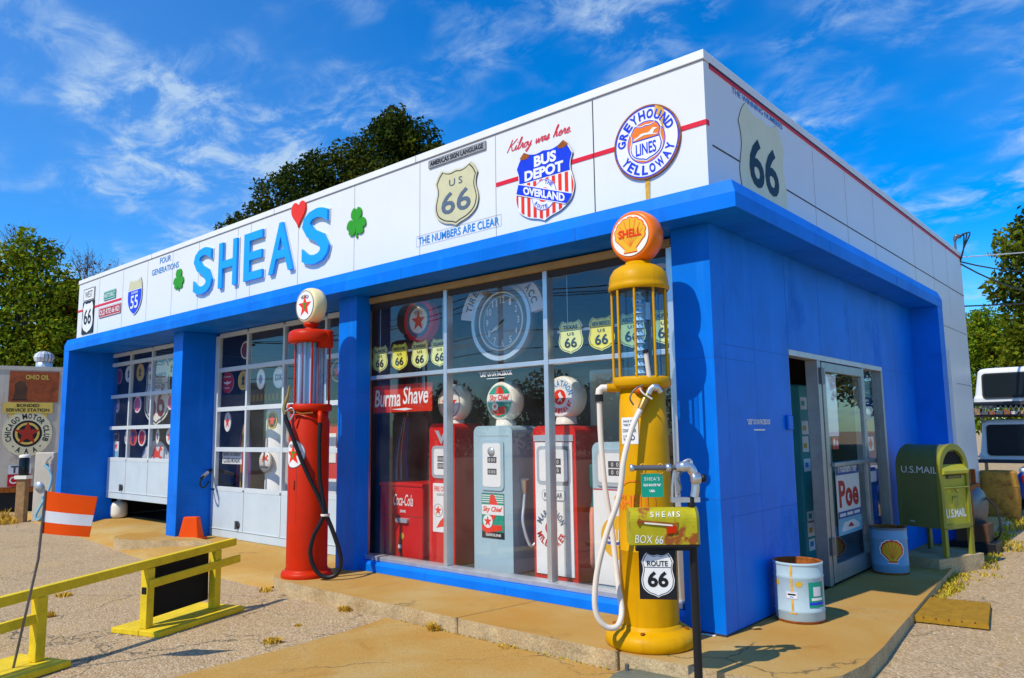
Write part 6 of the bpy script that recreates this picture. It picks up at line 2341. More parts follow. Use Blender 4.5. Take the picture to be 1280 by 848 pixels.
b.tube([(0, -0.12, 1.05), (0.0, 0.20, 0.25)], 0.012, 'wood', seg=8)
b.build('handle', s)
b = MB()
b.prism([(-0.04, 0.25), (0.04, 0.25), (0.13, 0.0), (-0.13, 0.0)], -0.03, 0.03, 'sign_yellow', Matrix.Translation((0, 0.22, 0)) @ Matrix.Rotation(PI / 2, 4, 'Z') @ TXZ)
b.build('brush', s)

# public mail collection box on its plinth
PLZ = 0.10
p = MB()
p.prism([(0.10, 3.92), (0.62, 3.72), (0.90, 4.50), (0.38, 4.72)], -0.15, PLZ, 'kerb_edge')
tag(p.build('plinth', bevel=0.012), 'low worn concrete plinth under the olive collection box', 'plinth')
MAILR = R(-19)
MX = Vector((0.500, 4.215, PLZ))
s = thing('collection_box', 'olive drab mail collection box with rounded top on a concrete plinth', 'mailbox', MX, MAILR)
# local: +x is the front with the chute, y is the width
W2, Dp2 = 0.265, 0.25
zl, zt = 0.30, 0.94
arch = [(-W2, zl), (W2, zl), (W2, zt)] + [(W2 * math.cos(R(a)), zt + W2 * math.sin(R(a))) for a in range(10, 180, 10)] + [(-W2, zt)]
TY = Matrix(((0, 0, 1, 0), (1, 0, 0, 0), (0, 1, 0, 0), (0, 0, 0, 1)))    # local xy -> y,z ; z -> x
b = MB()
b.prism(arch, -Dp2, Dp2 - 0.02, 'mail_green', TY, smooth=False)
b.build('box_body', s, bevel=0.006)
b = MB()
n = len(arch)
o_ = [(y * 1.035, (z - 0.7) * 1.018 + 0.7) for y, z in arch]
i_ = [(y * 0.84, (z - 0.7) * 0.89 + 0.7) for y, z in arch]
vs = []
for xx in (Dp2 - 0.03, Dp2 + 0.012):
    vs += [(xx, y, z) for y, z in o_] + [(xx, y, z) for y, z in i_]
fs = []
for k in range(n):
    k2 = (k + 1) % n
    fs += [(2 * n + k, 2 * n + k2, 3 * n + k2, 3 * n + k), (k, 2 * n + k, 2 * n + k2, k2)[::-1], (n + k, n + k2, 3 * n + k2, 3 * n + k)[::-1], (k, k2, n + k2, n + k)[::-1]]
b.add(vs, fs, 'mail_olive')
b.build('front_band', s)
b = MB()
o2 = [(y * 1.03, (z - 0.7) * 1.014 + 0.7) for y, z in arch]
vs = [(xx, y, z) for xx in (-Dp2 - 0.004, -Dp2 + 0.025) for y, z in o2]
b.add(vs, [(k, (k + 1) % n, n + (k + 1) % n, n + k) for k in range(n)] + [tuple(range(n))[::-1], tuple(range(n, 2 * n))], 'mail_green')
b.build('rear_band', s)
for yy in (-W2 - 0.004, W2 - 0.050):
    b = MB()
    b.box(Dp2 - 0.03, Dp2 + 0.012, yy, yy + 0.054, -0.0, zl + 0.01, 'mail_olive')
    b.build('leg', s)
for yy in (-W2 - 0.004, W2 - 0.050):
    b = MB()
    b.box(-Dp2, -Dp2 + 0.04, yy, yy + 0.054, -0.0, zl + 0.01, 'mail_green')
    b.build('leg', s)
b = MB()
fx_ = Dp2 - 0.019
b.prism([(-W2 * 0.80, zt + 0.05), (W2 * 0.80, zt + 0.05), (W2 * 0.62, zt + 0.13), (W2 * 0.3, zt + 0.185), (-W2 * 0.3, zt + 0.185), (-W2 * 0.62, zt + 0.13)], fx_, fx_ + 0.004, 'board_black', TY)
b.add([(fx_, -W2 * 0.86, zt + 0.05), (fx_, W2 * 0.86, zt + 0.05), (fx_ + 0.055, W2 * 0.88, zt - 0.02), (fx_ + 0.055, -W2 * 0.88, zt - 0.02), (fx_ + 0.055, -W2 * 0.88, zt - 0.05), (fx_ + 0.055, W2 * 0.88, zt - 0.05),
       (fx_, W2 * 0.88, zt - 0.07), (fx_, -W2 * 0.88, zt - 0.07)], [(0, 3, 2, 1), (3, 4, 5, 2), (4, 7, 6, 5), (0, 7, 4, 3), (1, 2, 5, 6)], 'mail_bright')
b.build('chute', s)
b = MB()
b.box(fx_, fx_ + 0.012, -W2 * 0.86, W2 * 0.86, zl + 0.04, zt - 0.075, 'mail_bright')
b.box(fx_ + 0.012, fx_ + 0.022, -0.05, 0.05, zt - 0.40, zt - 0.30, 'mail_olive')
b.tube([(fx_ + 0.03, -W2 * 0.9, zt - 0.205), (fx_ + 0.03, W2 * 0.9, zt - 0.205)], 0.010, 'mail_olive', seg=8)
b.tube([(fx_ + 0.03, -0.04, zt - 0.20), (fx_ + 0.045, 0.0, zt - 0.26), (fx_ + 0.03, 0.04, zt - 0.20)], 0.007, 'mail_olive', seg=6)
b.build('locking_door', s)
b = MB()
b.prism(rect(-0.14, 0.14, zt - 0.105, zt - 0.07), fx_ + 0.012, fx_ + 0.020, 'joint_dark', TY)
b.text('COLLECTION', 0, zt - 0.0875, 0.22, 0.020, fx_ + 0.0215, 'mail_bright', TY, bold=0.03)
b.build('name_strip', s)
b = MB()
b.text('U.S.MAIL', 0.0, zl + 0.16, 0.37, 0.095, fx_ + 0.0135, 'sign_white', TY, bold=0.025)
TS = Matrix.Translation((0, -W2 - 0.0015, 0)) @ TXZ
b.text('U.S.MAIL', 0.02, 0.93, 0.42, 0.075, 0.0, 'sign_white', TS, bold=0.0)
b.text('1984', -0.10, 0.36, 0.06, 0.022, 0.0, 'sign_white', TS)
b.build('lettering', s)

# ochre slatted mat on the gravel
s = thing('floor_mat', 'ochre ribbed mat lying on the gravel beside the walk', 'mat', (1.07, 1.98, gz(1.07, 1.98) + 0.004), R(8))
b = MB()
b.box(-0.27, 0.27, -0.42, 0.42, 0.0, 0.030, 'mat_ochre')
for x in (-0.18, -0.09, 0.0, 0.09, 0.18):
    b.box(x - 0.006, x + 0.006, -0.418, 0.418, 0.0302, 0.0445, 'brown')
for k in range(23):
    y = -0.405 + 0.0367 * k
    b.box(-0.268, 0.268, y - 0.0125, y + 0.0125, 0.0301, 0.046, 'mat_ochre')
b.build('ribs', s)

# rusted drum, junk and truck caps beyond the mailbox
zg = gz(0.2, 10.3)
s = thing('rusted_barrel', 'bulging ochre rusted barrel behind the collection box', 'barrel', (0.25, 9.95, zg))
b = MB()
b.lathe([(0.0, 0.0), (0.235, 0.0), (0.25, 0.02), (0.285, 0.20), (0.305, 0.42), (0.30, 0.62), (0.275, 0.84), (0.262, 0.875), (0.25, 0.86), (0.0, 0.84)], 'drum_rust', seg=36)
b.build('shell', s)
for z, r_ in ((0.27, 0.293), (0.62, 0.300)):
    b = MB()
    b.lathe([(r_ - 0.006, z - 0.02), (r_ + 0.008, z), (r_ - 0.006, z + 0.02)], 'drum_rust', seg=36)
    b.build('hoop', s)
s = thing('hand_winch', 'dark rusty winch with a grey wheel beside the olive collection box', 'winch', (0.60, 5.75, gz(0.6, 5.75) + 0.06))
b = MB()
b.lathe([(0.0, -0.06), (0.24, -0.06), (0.25, -0.04), (0.17, -0.02), (0.17, 0.02), (0.25, 0.04), (0.24, 0.06), (0.0, 0.06)], 'dark_steel', Matrix.Translation((0, 0, 0.52)) @ Matrix.Rotation(R(70), 4, 'Z') @ Matrix.Rotation(PI / 2, 4, 'X'), 28)
b.build('wheel', s)
b = MB()
for yy in (-0.16, 0.16):
    b.box(-0.03, 0.03, yy - 0.03, yy + 0.03, -0.06, 0.98, 'rust')
b.box(-0.05, 0.05, -0.30, 0.30, 0.74, 0.80, 'rust')
b.box(-0.25, 0.25, -0.22, 0.22, -0.06, 0.10, 'black')
b.box(-0.18, 0.18, -0.18, 0.18, 0.10, 0.32, 'brown')
b.build('stand', s, bevel=0.006)
b = MB()
b.tube(spline([(0.05, 0.2, 0.7), (0.22, 0.16, 0.5), (0.26, 0.1, 0.2), (0.1, 0.25, 0.05)], 5), 0.014, 'hose_black', seg=6)
b.build('cable', s)


def truck_cap(label, x, y, z, w_, l_, h_, rz=0.0, win=None):
    s = thing('truck_cap', label, 'truck cap', (x, y, z), rz, 'white truck caps stacked behind the station')
    b = MB()
    vs = []
    lv = [(1.0, 1.0, 0.0), (1.0, 1.0, 0.10), (0.97, 0.985, 0.16), (0.90, 0.93, h_ - 0.07), (0.86, 0.90, h_ - 0.02), (0.78, 0.86, h_)]
    for sx, sy, zz_ in lv:
        for px, py in rrect(w_ * sx, l_ * sy, 0.10):
            vs.append((px, py, zz_))
    n_ = len(rrect(1, 1, 0.1))
    fs = [(j * n_ + k, j * n_ + (k + 1) % n_, (j + 1) * n_ + (k + 1) % n_, (j + 1) * n_ + k) for j in range(len(lv) - 1) for k in range(n_)]
    fs.append(tuple(range((len(lv) - 1) * n_, len(lv) * n_)))
    b.add(vs, fs, 'truck_white', smooth=False)
    b.build('shell', s, bevel=0.01)
    b = MB()
    y0 = -l_ / 2
    tilt = math.atan2(0.094, h_ - 0.15)
    T = Matrix.Translation((0, y0 - 0.008, 0.09)) @ Matrix.Rotation(-tilt, 4, 'X') @ TXZ
    b.prism(rrect(w_ * 0.82, h_ - 0.19, 0.07, cy=(h_ - 0.19) / 2), 0.0, 0.016, 'black', T)
    b.prism(rrect(w_ * 0.79, h_ - 0.24, 0.06, cy=(h_ - 0.19) / 2), 0.0165, 0.020, 'dark_glass', T)
    b.box(-0.05, 0.05, y0 - 0.045, y0 - 0.02, 0.13, 0.16, 'dark_steel')
    b.build('rear_window', s)
    b = MB()
    T2 = Matrix.Translation((-w_ / 2 * 0.965 - 0.012, 0, 0.18)) @ Matrix.Rotation(-PI / 2, 4, 'Z') @ Matrix.Rotation(-R(6), 4, 'X') @ TXZ
    b.prism(rrect(l_ * 0.6, h_ - 0.32, 0.05, cy=(h_ - 0.3) / 2), 0, 0.01, 'dark_glass', T2)
    b.build('side_window', s)
    return s


truck_cap('white truck cap standing lowest on the steel rack', 0.53, 13.2, 0.84, 1.84, 2.2, 0.80)
truck_cap('white truck cap on top of the stacked pair', 0.55, 13.2, 1.96, 1.90, 2.2, 0.70)
s = thing('storage_rack', 'dark steel rack with mesh shelves holding the white truck caps', 'rack', (0.42, 13.2, gz(0.5, 13)))
b = MB()
for x in (-1.05, 1.05):
    for y in (-1.25, 1.1):
        b.box(x - 0.03, x + 0.03, y - 0.03, y + 0.03, 0.0, 2.0, 'joint_dark')
for z in (0.93, 2.05):
    for y in (-1.25, 1.1):
        b.box(-1.02, 1.02, y - 0.03, y + 0.03, z - 0.04, z + 0.03, 'joint_dark')
b.box(-1.0, 1.0, -1.2, 1.05, 1.80, 1.83, 'joint_dark')
b.build('frame', s)
b = MB()
for k in range(24):
    x = -1.02 + 0.085 * k
    for sg in (-1, 1):
        b.tube([(x, -1.22, 1.84), (x + sg * 0.085, -1.22, 2.0)], 0.006, 'silver', seg=4)
b.build('mesh', s)
b = MB()
rnd = random.Random(5)
for k in range(16):
    x = -0.95 + 0.125 * k
    b.box(x, x + rnd.uniform(0.06, 0.11), -1.0, -0.5, 1.832, 1.832 + rnd.uniform(0.06, 0.14), rnd.choice(['rust', 'dirty_white', 'orange_red', 'dark_steel', 'sign_blue', 'wood', 'drum_rust']))
b.build('boxes', s)
s['label'] = 'dark steel rack with mesh shelf and small boxes between the white truck caps'
s = thing('parked_pickup', 'dark blue pickup with white bonnet and red tail lamps below the truck caps', 'pickup', (1.15, 12.2, gz(1, 12)), R(4))
b = MB()
b.box(-0.85, 0.95, -1.2, 1.6, 0.25, 0.72, 'poster_blue')
b.build('body', s, bevel=0.06, segs=3)
b = MB()
b.box(-0.82, 0.92, -1.15, 1.5, 0.722, 0.80, 'truck_white')
b.build('bonnet', s, bevel=0.03)
for x in (-0.86, 0.78):
    b = MB()
    b.lathe([(0.0, -0.1), (0.30, -0.1), (0.33, -0.06), (0.33, 0.06), (0.30, 0.1), (0.0, 0.1)], 'black', Matrix.Translation((x + 0.09, -0.6, 0.33)) @ Matrix.Rotation(PI / 2, 4, 'Y'), 24)
    b.build('wheel', s)
b = MB()
b.box(-0.78, -0.60, -1.225, -1.19, 0.55, 0.68, 'sign_red')
b.build('tail_lamp', s)
s = thing('crumpled_paper', 'crumpled white paper on the weedy ground by the barrel', 'litter', (0.40, 9.2, gz(0.4, 9.2)))
b = MB()
rnd = random.Random(9)
pts = [(0.20 * rnd.uniform(0.6, 1) * math.cos(a), 0.12 * rnd.uniform(0.6, 1) * math.sin(a)) for a in [2 * PI * k / 9 for k in range(9)]]
b.add([(x, y, rnd.uniform(0, 0.03)) for x, y in pts] + [(x * 0.5, y * 0.5, rnd.uniform(0.05, 0.10)) for x, y in pts] + [(0, 0, 0.07)],
      [(k, (k + 1) % 9, 9 + (k + 1) % 9, 9 + k) for k in range(9)] + [(9 + k, 9 + (k + 1) % 9, 18) for k in range(9)], 'paper')
b.build('sheet', s)

# service mast and wires at the rear corner
s = thing('service_mast', 'small electric service mast with drip loops on the rear roof corner', 'mast', (-0.05, 9.72, PZ))
b = MB()
b.tube([(0, 0, -0.05), (0, 0, 0.22)], 0.02, 'dark_steel', seg=8)
b.tube(spline([(0, 0, 0.22), (0.03, 0, 0.30), (0.08, 0.03, 0.27)], 4), 0.035, 'dark_steel', seg=8)
b.build('mast_head', s)
for k in range(3):
    b = MB()
    b.tube(spline([(0.08, 0.0, 0.25 + 0.02 * k), (0.14 + 0.05 * k, 0.02, 0.32), (0.12, 0.02, 0.05), (0.05, 0.03, -0.18)], 5), 0.012, 'black', seg=6)
    b.build('lead', s)


def wire(label, a, c_, sag, r_=0.014, m='black', n=24):
    a, c_ = Vector(a), Vector(c_)
    o = thing('overhead_wire', label, 'wire', a, 0, 'overhead wires at the rear corner')
    b = MB()
    b.tube([(c_ - a) * (k / n) + Vector((0, 0, -4 * sag * (k / n) * (1 - k / n))) for k in range(n + 1)], r_, m, seg=6)
    b.build('strand', o)


wire('upper black wire drooping from the mast to the right', (0.0, 9.75, 4.42), (3.5, 26, 9.2), 1.15)
wire('lower black wire drooping deepest from the mast', (0.0, 9.75, 4.38), (3.5, 26, 9.0), 1.75)
wire('pale straight cable from the roof corner', (0.0, 9.75, 4.50), (3.5, 26, 7.55), 0.1, 0.011, 'dirty_white')
wire('thin straight wire leaving the white wall below the roof', (0.0, 9.78, 3.62), (4.5, 26, 5.9), 0.15)

# ------------------------------------------------------------------ yellow barrier rail
P1, P3 = Vector((-3.65, -3.46, 0)), Vector((-4.258, -1.79, 0))
ax = (P3 - P1).normalized()
rzf = math.atan2(ax.y, ax.x)
s = thing('barrier_rail', 'long yellow timber barrier rail on flat plank feet', 'barrier', (P1.x, P1.y, gz(P1.x, P1.y)), rzf)
zb0 = gz(P1.x, P1.y)
LL = (P3 - P1).length
b = MB()


def rail(x0, x1, z0, z1, y0=-0.022, y1=0.022):
    q = MB()
    q.box(x0, x1, y0, y1, z0, z1, 'fence_yellow')
    return q


def lean(o, dz):
    o.rotation_euler.y = -dz


rail(-2.6, LL + 0.24, 0.495, 0.565, -0.032, 0.022).build('top_rail', s, bevel=0.006, rot=(0, -0.043, 0))
rail(-2.6, 0.03, 0.315, 0.385, -0.020, 0.018).build('lower_rail', s, bevel=0.006, rot=(0, -0.043, 0))
rail(LL * 0.55 - 0.02, LL + 0.26, 0.335, 0.405, -0.062, -0.040).build('lower_rail', s, bevel=0.006, rot=(0, -0.043, 0))
for x in (0.0, LL * 0.545, LL * 0.985):
    q = MB()
    q.box(x - 0.038, x + 0.038, -0.038, 0.038, 0.05, 0.495 + 0.043 * x, 'fence_yellow')
    q.build('post', s, bevel=0.006)
for x0, x1 in ((-1.0, 0.10), (LL * 0.545 - 0.08, LL * 0.985 + 0.15)):
    for y0, y1 in ((-0.225, -0.005), (0.0, 0.30)):
        q = MB()
        q.box(x0, x1, y0, y1, 0.005, 0.050, 'fence_yellow')
        q.build('foot', s, bevel=0.006)
q = MB()
q.box(LL * 0.545 - 0.041, LL * 0.545 - 0.037, -0.028, 0.022, 0.33, 0.385, 'board_black')
q.build('mortise', s)
s2 = thing('black_board', 'flat black board standing upright behind the yellow barrier rail', 'board', P1 + ax * (LL * 0.545) + Vector((0, 0, zb0 + 0.10)), rzf)
b = MB()
b.box(0.06, LL * 0.44 - 0.02, 0.055, 0.073, 0.0, 0.43, 'board_black')
b.build('panel', s2, rot=(0, -0.03, 0))

# striped flag board on a leaning pole
fb = Vector((-3.60, -3.62, gz(-3.6, -3.6)))
s = thing('striped_flag', 'stiff orange and white striped flag on a thin leaning pole', 'flag', fb)
b = MB()
b.tube([(-0.01, 0.0, 0.0), (0.215, 0.05, 0.80), (0.245, 0.06, 1.27)], 0.009, 'dark_steel', seg=8)
b.build('pole', s)
b = MB()
rr_ = Vector((0.753, 0.657, 0))
cols = 12


def fp(u, v):
    p = Vector((0.238, 0.06, 1.265)) + rr_ * (0.37 * u) + Vector((0.657, -0.753, 0)) * (0.02 * math.sin(u * 3.0))
    p += Vector((-0.02 * v, 0.0, -0.29 * v - 0.045 * u + 0.015 * u * v))
    p += rr_ * (-0.035 * v * u)
    return p


for j, (v0, v1, mm) in enumerate(((0, 0.46, 'orange_vinyl'), (0.46, 0.73, 'dirty_white'), (0.73, 1.0, 'orange_vinyl'))):
    vs, fs = [], []
    nrm_ = Vector((0.657, -0.753, 0)) * 0.003
    for i in range(cols + 1):
        u = i / cols
        for v in (v0, v1):
            vs.append(fp(u, v) + nrm_)
        for v in (v0, v1):
            vs.append(fp(u, v) - nrm_)
    for i in range(cols):
        k = 4 * i
        fs += [(k, k + 1, k + 5, k + 4), (k + 2, k + 6, k + 7, k + 3), (k, k + 4, k + 6, k + 2), (k + 1, k + 3, k + 7, k + 5)]
    fs += [(0, 2, 3, 1), (4 * cols, 4 * cols + 1, 4 * cols + 3, 4 * cols + 2)]
    b.add(vs, fs, mm)
b.build('flag_panel', s)
# flattened cone
s = thing('traffic_marker', 'flat-topped orange traffic cone in front of the middle pier', 'cone', (-8.48, 0.02, 0.0), R(35))
b = MB()
b.box(-0.19, 0.19, -0.12, 0.12, 0.0, 0.022, 'orange_vinyl')
b.build('base', s, bevel=0.006)
b = MB()
b.add([(x * k, y * k2, z) for z, k, k2 in ((0.022, 0.155, 0.09), (0.32, 0.105, 0.05)) for x, y in ((-1, -1), (1, -1), (1, 1), (-1, 1))],
      [(0, 1, 5, 4), (1, 2, 6, 5), (2, 3, 7, 6), (3, 0, 4, 7), (4, 5, 6, 7)], 'orange_vinyl')
b.build('cone_body', s, bevel=0.012)

# ------------------------------------------------------------------ trailer with old signs at the far left
tr_rz = math.atan2(0.957, 0.287)       # local +x runs along the side, -y faces the viewer... see frame below
TRL = Vector((-17.1, 0.45, gz(-17, 0.4)))
# local: x along the side (towards the station), -y out of the side towards the camera
TX_ = thing('box_trailer', 'rust-streaked white box trailer standing beside the station', 'trailer', TRL, tr_rz)
b = MB()
b.box(-7.5, 0.50, 0.0, 2.4, 0.50, 3.26, 'trailer')
b.build('body', TX_, bevel=0.02)
b = MB()
b.box(-7.5, 0.515, -0.015, 0.05, 3.20, 3.29, 'trailer')
b.box(-7.5, 0.515, -0.015, 0.05, 0.44, 0.56, 'rust')
b.box(0.44, 0.512, -0.012, 0.05, 0.56, 3.20, 'trailer')
b.build('edge_rail', TX_)
b = MB()
for x in (-6.0, -5.0):
    b.lathe([(0.0, -0.12), (0.42, -0.12), (0.46, -0.08), (0.46, 0.08), (0.42, 0.12), (0.0, 0.12)], 'black', Matrix.Translation((x, 0.2, 0.46)) @ TXZ, 28)
b.build('wheels', TX_)
b = MB()
b.box(-4.4, 0.3, 0.1, 2.3, 0.05, 0.5, 'black')
b.build('skirt', TX_)
s = thing('roof_ventilator', 'round finned turbine ventilator on the trailer roof', 'ventilator', TRL + Vector((0.287, 0.957, 0)) * 0.12 + Vector((-0.957, 0.287, 0)) * 0.25 + Vector((0, 0, 3.26)), tr_rz)
b = MB()
b.lathe([(0.17, 0.0), (0.17, 0.14), (0.15, 0.15)], 'silver', seg=24)
b.build('neck', s)
b = MB()
for k in range(16):
    a = 2 * PI * k / 16
    ring = [(0.15, 0.15), (0.20, 0.18), (0.225, 0.26), (0.20, 0.34), (0.12, 0.40), (0.0, 0.42)]
    vs = []
    for r_, z in ring:
        vs += [(r_ * math.cos(a), r_ * math.sin(a), z), (r_ * 0.93 * math.cos(a + 0.34), r_ * 0.93 * math.sin(a + 0.34), z)]
    b.add(vs, [(2 * i, 2 * i + 1, 2 * i + 3, 2 * i + 2) for i in range(len(ring) - 1)], 'dirty_white' if k % 2 else 'silver')
b.lathe([(0.13, 0.15), (0.17, 0.26), (0.10, 0.38), (0, 0.39)], 'brown', seg=16)
b.build('turbine', s)


def tsign(name, label, sx, z, cat='sign'):
    p_ = TRL + Vector((0.287, 0.957, 0)) * sx + Vector((0.957, -0.287, 0)) * 0.02
    return thing(name, label, cat, (p_.x, p_.y, z), tr_rz, upright=True)


s = tsign('oil_sign', 'rusted red-brown OHIO OIL sign at the top of the trailer side', -0.03, 2.69)
m = MB()
m.prism(rect(-0.50, 0.47, -0.35, 0.35), -0.01, 0.0, 'rust_sign')
m.build('plate', s)
t = MB()
t.text('OHIO OIL', 0.04, 0.22, 0.46, 0.11, 0.002, 'sign_yellow', bold=0.02)
t.poly([(-0.42, -0.30), (-0.16, -0.30), (-0.14, -0.05), (-0.2, 0.10), (-0.3, 0.14), (-0.4, 0.05), (-0.38, -0.1)], 0.0015, 'brown')
t.poly(rect(-0.44, -0.12, -0.315, -0.295), 0.002, 'black')
t.build('lettering', s)
s = tsign('club_sign', 'old cream and yellow round motor club sign with a red star on the trailer side', -0.12, 1.62)
m = MB()
m.prism([(0.485 * math.cos(2 * PI * k / 56), 0.52 * math.sin(2 * PI * k / 56)) for k in range(56)], -0.01, 0.0, 'cream_old')
m.prism(rrect(0.96, 0.245, 0.02, cx=-0.015, cy=0.585), -0.008, 0.004, 'sign_yellow')
m.prism(rect(-0.38, 0.36, 0.36, 0.47), -0.012, -0.001, 'sign_yellow')
m.build('plate', s)
m = MB()
m.disc(0.30, 0.002, 'black', sx=0.95)
m.ring(0.20, 0.25, 0.0035, 'sign_yellow', sx=0.95)
m.poly([(x * 0.95, y) for x, y in star(0.285, 0, 0.0)], 0.005, 'star_red')
m.build('star_emblem', s)
t = MB()
t.arc_text('CHICAGO MOTOR CLUB', 0, 0, 0.395, 90, 235, 0.12, 0.002, 'black', bold=0.03, sx=0.95)
t.arc_text('· A A A ·', 0, 0, 0.395, 270, 95, 0.12, 0.002, 'black', bold=0.03, inward=True, sx=0.95)
t.text('BONDED', -0.02, 0.64, 0.44, 0.075, 0.0055, 'black', bold=0.03)
t.text('SERVICE STATION', -0.02, 0.535, 0.84, 0.075, 0.0055, 'black', bold=0.03)
t.build('lettering', s)
s = tsign('small_plate', 'small red plate low on the trailer beside the old meter', -0.22, 0.66)
m = MB()
m.prism(rect(-0.22, 0.22, -0.22, 0.05), -0.008, 0, 'sign_red')
m.text('C', -0.12, -0.08, 0.13, 0.16, 0.002, 'sign_white', bold=0.02)
m.text('T', -0.10, 0.16, 0.14, 0.16, 0.002, 'soft_black', bold=0.04)
m.prism(rect(-0.22, 0.22, 0.055, 0.26), -0.008, 0, 'dirty_white')
m.build('plate', s)
# oil lubester stand: glass jar on a timber post
s = thing('jar_post', 'brown timber post carrying a dark glass oil jar', 'post', (-14.75, -0.38, gz(-14.75, -0.4)), R(41))
b = MB()
b.box(-0.09, 0.09, -0.07, 0.07, 0.0, 0.84, 'wood')
b.build('post', s, bevel=0.01)
b = MB()
b.box(-0.12, 0.12, -0.10, 0.10, 0.841, 0.91, 'milk')
b.build('shelf', s)
b = MB()
b.lathe([(0.0, 0.911), (0.09, 0.911), (0.095, 0.95), (0.095, 1.22), (0.07, 1.27), (0.0, 1.28)], 'dark_glass', seg=20)
b.build('jar', s)
b = MB()
b.lathe([(0.098, 1.26), (0.10, 1.30), (0.06, 1.32), (0.0, 1.325)], 'milk', seg=20)
b.build('lid', s)
s = thing('air_meter', 'weathered grey air and water stand with a pale blue hose', 'air pump', (-14.40, -0.06, gz(-14.4, 0)), R(41))
b = MB()
b.box(-0.22, 0.16, -0.09, 0.09, 0.0, 1.36, 'trailer')
b.build('cabinet', s, bevel=0.02)
b = MB()
b.tube(spline([(0.0, -0.12, 1.12), (0.10, -0.13, 1.02), (0.16, -0.12, 0.86), (0.10, -0.14, 0.55), (-0.02, -0.15, 0.30), (-0.10, -0.14, 0.12), (-0.02, -0.15, 0.06), (0.06, -0.14, 0.25), (0.0, -0.13, 0.50)], 6), 0.022, 'sky_hose', seg=8)
b.build('hose', s)
b = MB()
b.tube([(0.0, -0.10, 1.10), (0.06, -0.14, 1.20), (0.12, -0.13, 1.28)], 0.022, 'steel', seg=8)
b.tube([(0.12, -0.10, 0.95), (0.13, -0.14, 1.15)], 0.03, 'silver', seg=8)
b.lathe([(0, 0), (0.09, 0.0), (0.09, 0.03), (0, 0.035)], 'silver', Matrix.Translation((-0.10, -0.092, 0.70)) @ TXZ, 18)
b.build('valve', s)


# ------------------------------------------------------------------ trees
def crown(name, parent, blobs, n, size, mats, seed, flat=0.0):
    """many small leaf-shaped faces spread through clumps; blobs = (x, y, z, r) relative to the parent"""
    rg = np.random.default_rng(seed)
    B = np.array(blobs, float)
    wt = B[:, 3] ** 2.2
    idx = rg.choice(len(B), n, p=wt / wt.sum())
    d = rg.normal(size=(n, 3))
    d /= np.linalg.norm(d, axis=1)[:, None]
    rad = B[idx, 3] * (0.45 + 0.62 * rg.random(n) ** 0.5)
    # knobbly clumps: leaves gather round sub-centres
    lump = 1 + 0.20 * np.sin(d[:, 0] * 6 + idx * 1.7) * np.sin(d[:, 1] * 5 + idx) * np.sin(d[:, 2] * 7 + idx * 0.6)
    c = B[idx, :3] + d * (rad * lump)[:, None]
    # leaf frame
    a = rg.normal(size=(n, 3)) + d * 0.5 + np.array([0, 0, 0.5])
    a /= np.linalg.norm(a, axis=1)[:, None]
    t = np.cross(a, rg.normal(size=(n, 3)))
    t /= np.linalg.norm(t, axis=1)[:, None]
    u = np.cross(a, t)
    s_ = size * (0.6 + 0.8 * rg.random(n))[:, None]
    v = np.empty((n, 4, 3))
    v[:, 0] = c - t * s_
    v[:, 1] = c + u * s_ * 0.55 + a * s_ * 0.12
    v[:, 2] = c + t * s_
    v[:, 3] = c - u * s_ * 0.55 + a * s_ * 0.12
    me = bpy.data.meshes.new(name)
    me.vertices.add(4 * n)
    me.vertices.foreach_set('co', v.ravel())
    me.loops.add(4 * n)
    me.loops.foreach_set('vertex_index', np.arange(4 * n, dtype=np.int32))
    me.polygons.add(n)
    me.polygons.foreach_set('loop_start', np.arange(0, 4 * n, 4, dtype=np.int32))
    me.polygons.foreach_set('loop_total', np.full(n, 4, dtype=np.int32))
    for m_ in mats:
        me.materials.append(M[m_])
    # light and dark clumps: the leaf kind follows the clump more than the leaf
    mi = (rg.random(len(B))[idx] * 0.65 + rg.random(n) * 0.35) * len(mats)
    me.polygons.foreach_set('material_index', np.clip(mi.astype(np.int32), 0, len(mats) - 1))
    me.update(calc_edges=True)
    me.validate()
    o = bpy.data.objects.new(name, me)
    COL.objects.link(o)
    o.parent = parent
    return o


def tree(label, x, y, blobs, n, size, mats, seed, trunk_r=0.25, top=None, group='trees around the station'):
    s = thing('broadleaf_tree', label, 'tree', (x, y, -0.14), 0, group)
    bl = [(bx_ - x, by_ - y, bz_ + 0.14, br_) for bx_, by_, bz_, br_ in blobs]
    crown('crown', s, bl, n, size, mats, seed)
    b = MB()
    ht = top or (sum(q[2] for q in bl) / len(bl))
    b.tube(spline([(0, 0, -0.1), (0.05, 0.1, ht * 0.4), (0.0, 0.0, ht * 0.75), (0.2, 0.1, ht)], 4), [trunk_r * (1 - 0.75 * k / 12) for k in range(13)], 'bark', seg=10)
    rg = random.Random(seed)
    for q in bl[:14]:
        st_ = (0.0, 0.0, ht * rg.uniform(0.35, 0.7))
        mid = ((q[0]) * 0.5, q[1] * 0.5, (st_[2] + q[2]) * 0.5 + 0.3)
        b.tube(spline([st_, mid, q[:3]], 4), [trunk_r * 0.45 * (1 - 0.85 * k / 8) for k in range(9)], 'bark', seg=6)
    b.build('trunk', s)
    return s


def jitter_blobs(core, n, spread, r0, r1, seed):
    rg = random.Random(seed)
    out = list(core)
    for _ in range(n):
        c_ = rg.choice(core)
        a, e_ = rg.uniform(0, 2 * PI), rg.uniform(-0.6, 1.2)
        k = c_[3] * spread
        out.append((c_[0] + k * math.cos(a) * math.cos(e_), c_[1] + k * math.sin(a) * math.cos(e_), c_[2] + k * math.sin(e_), rg.uniform(r0, r1)))
    return out


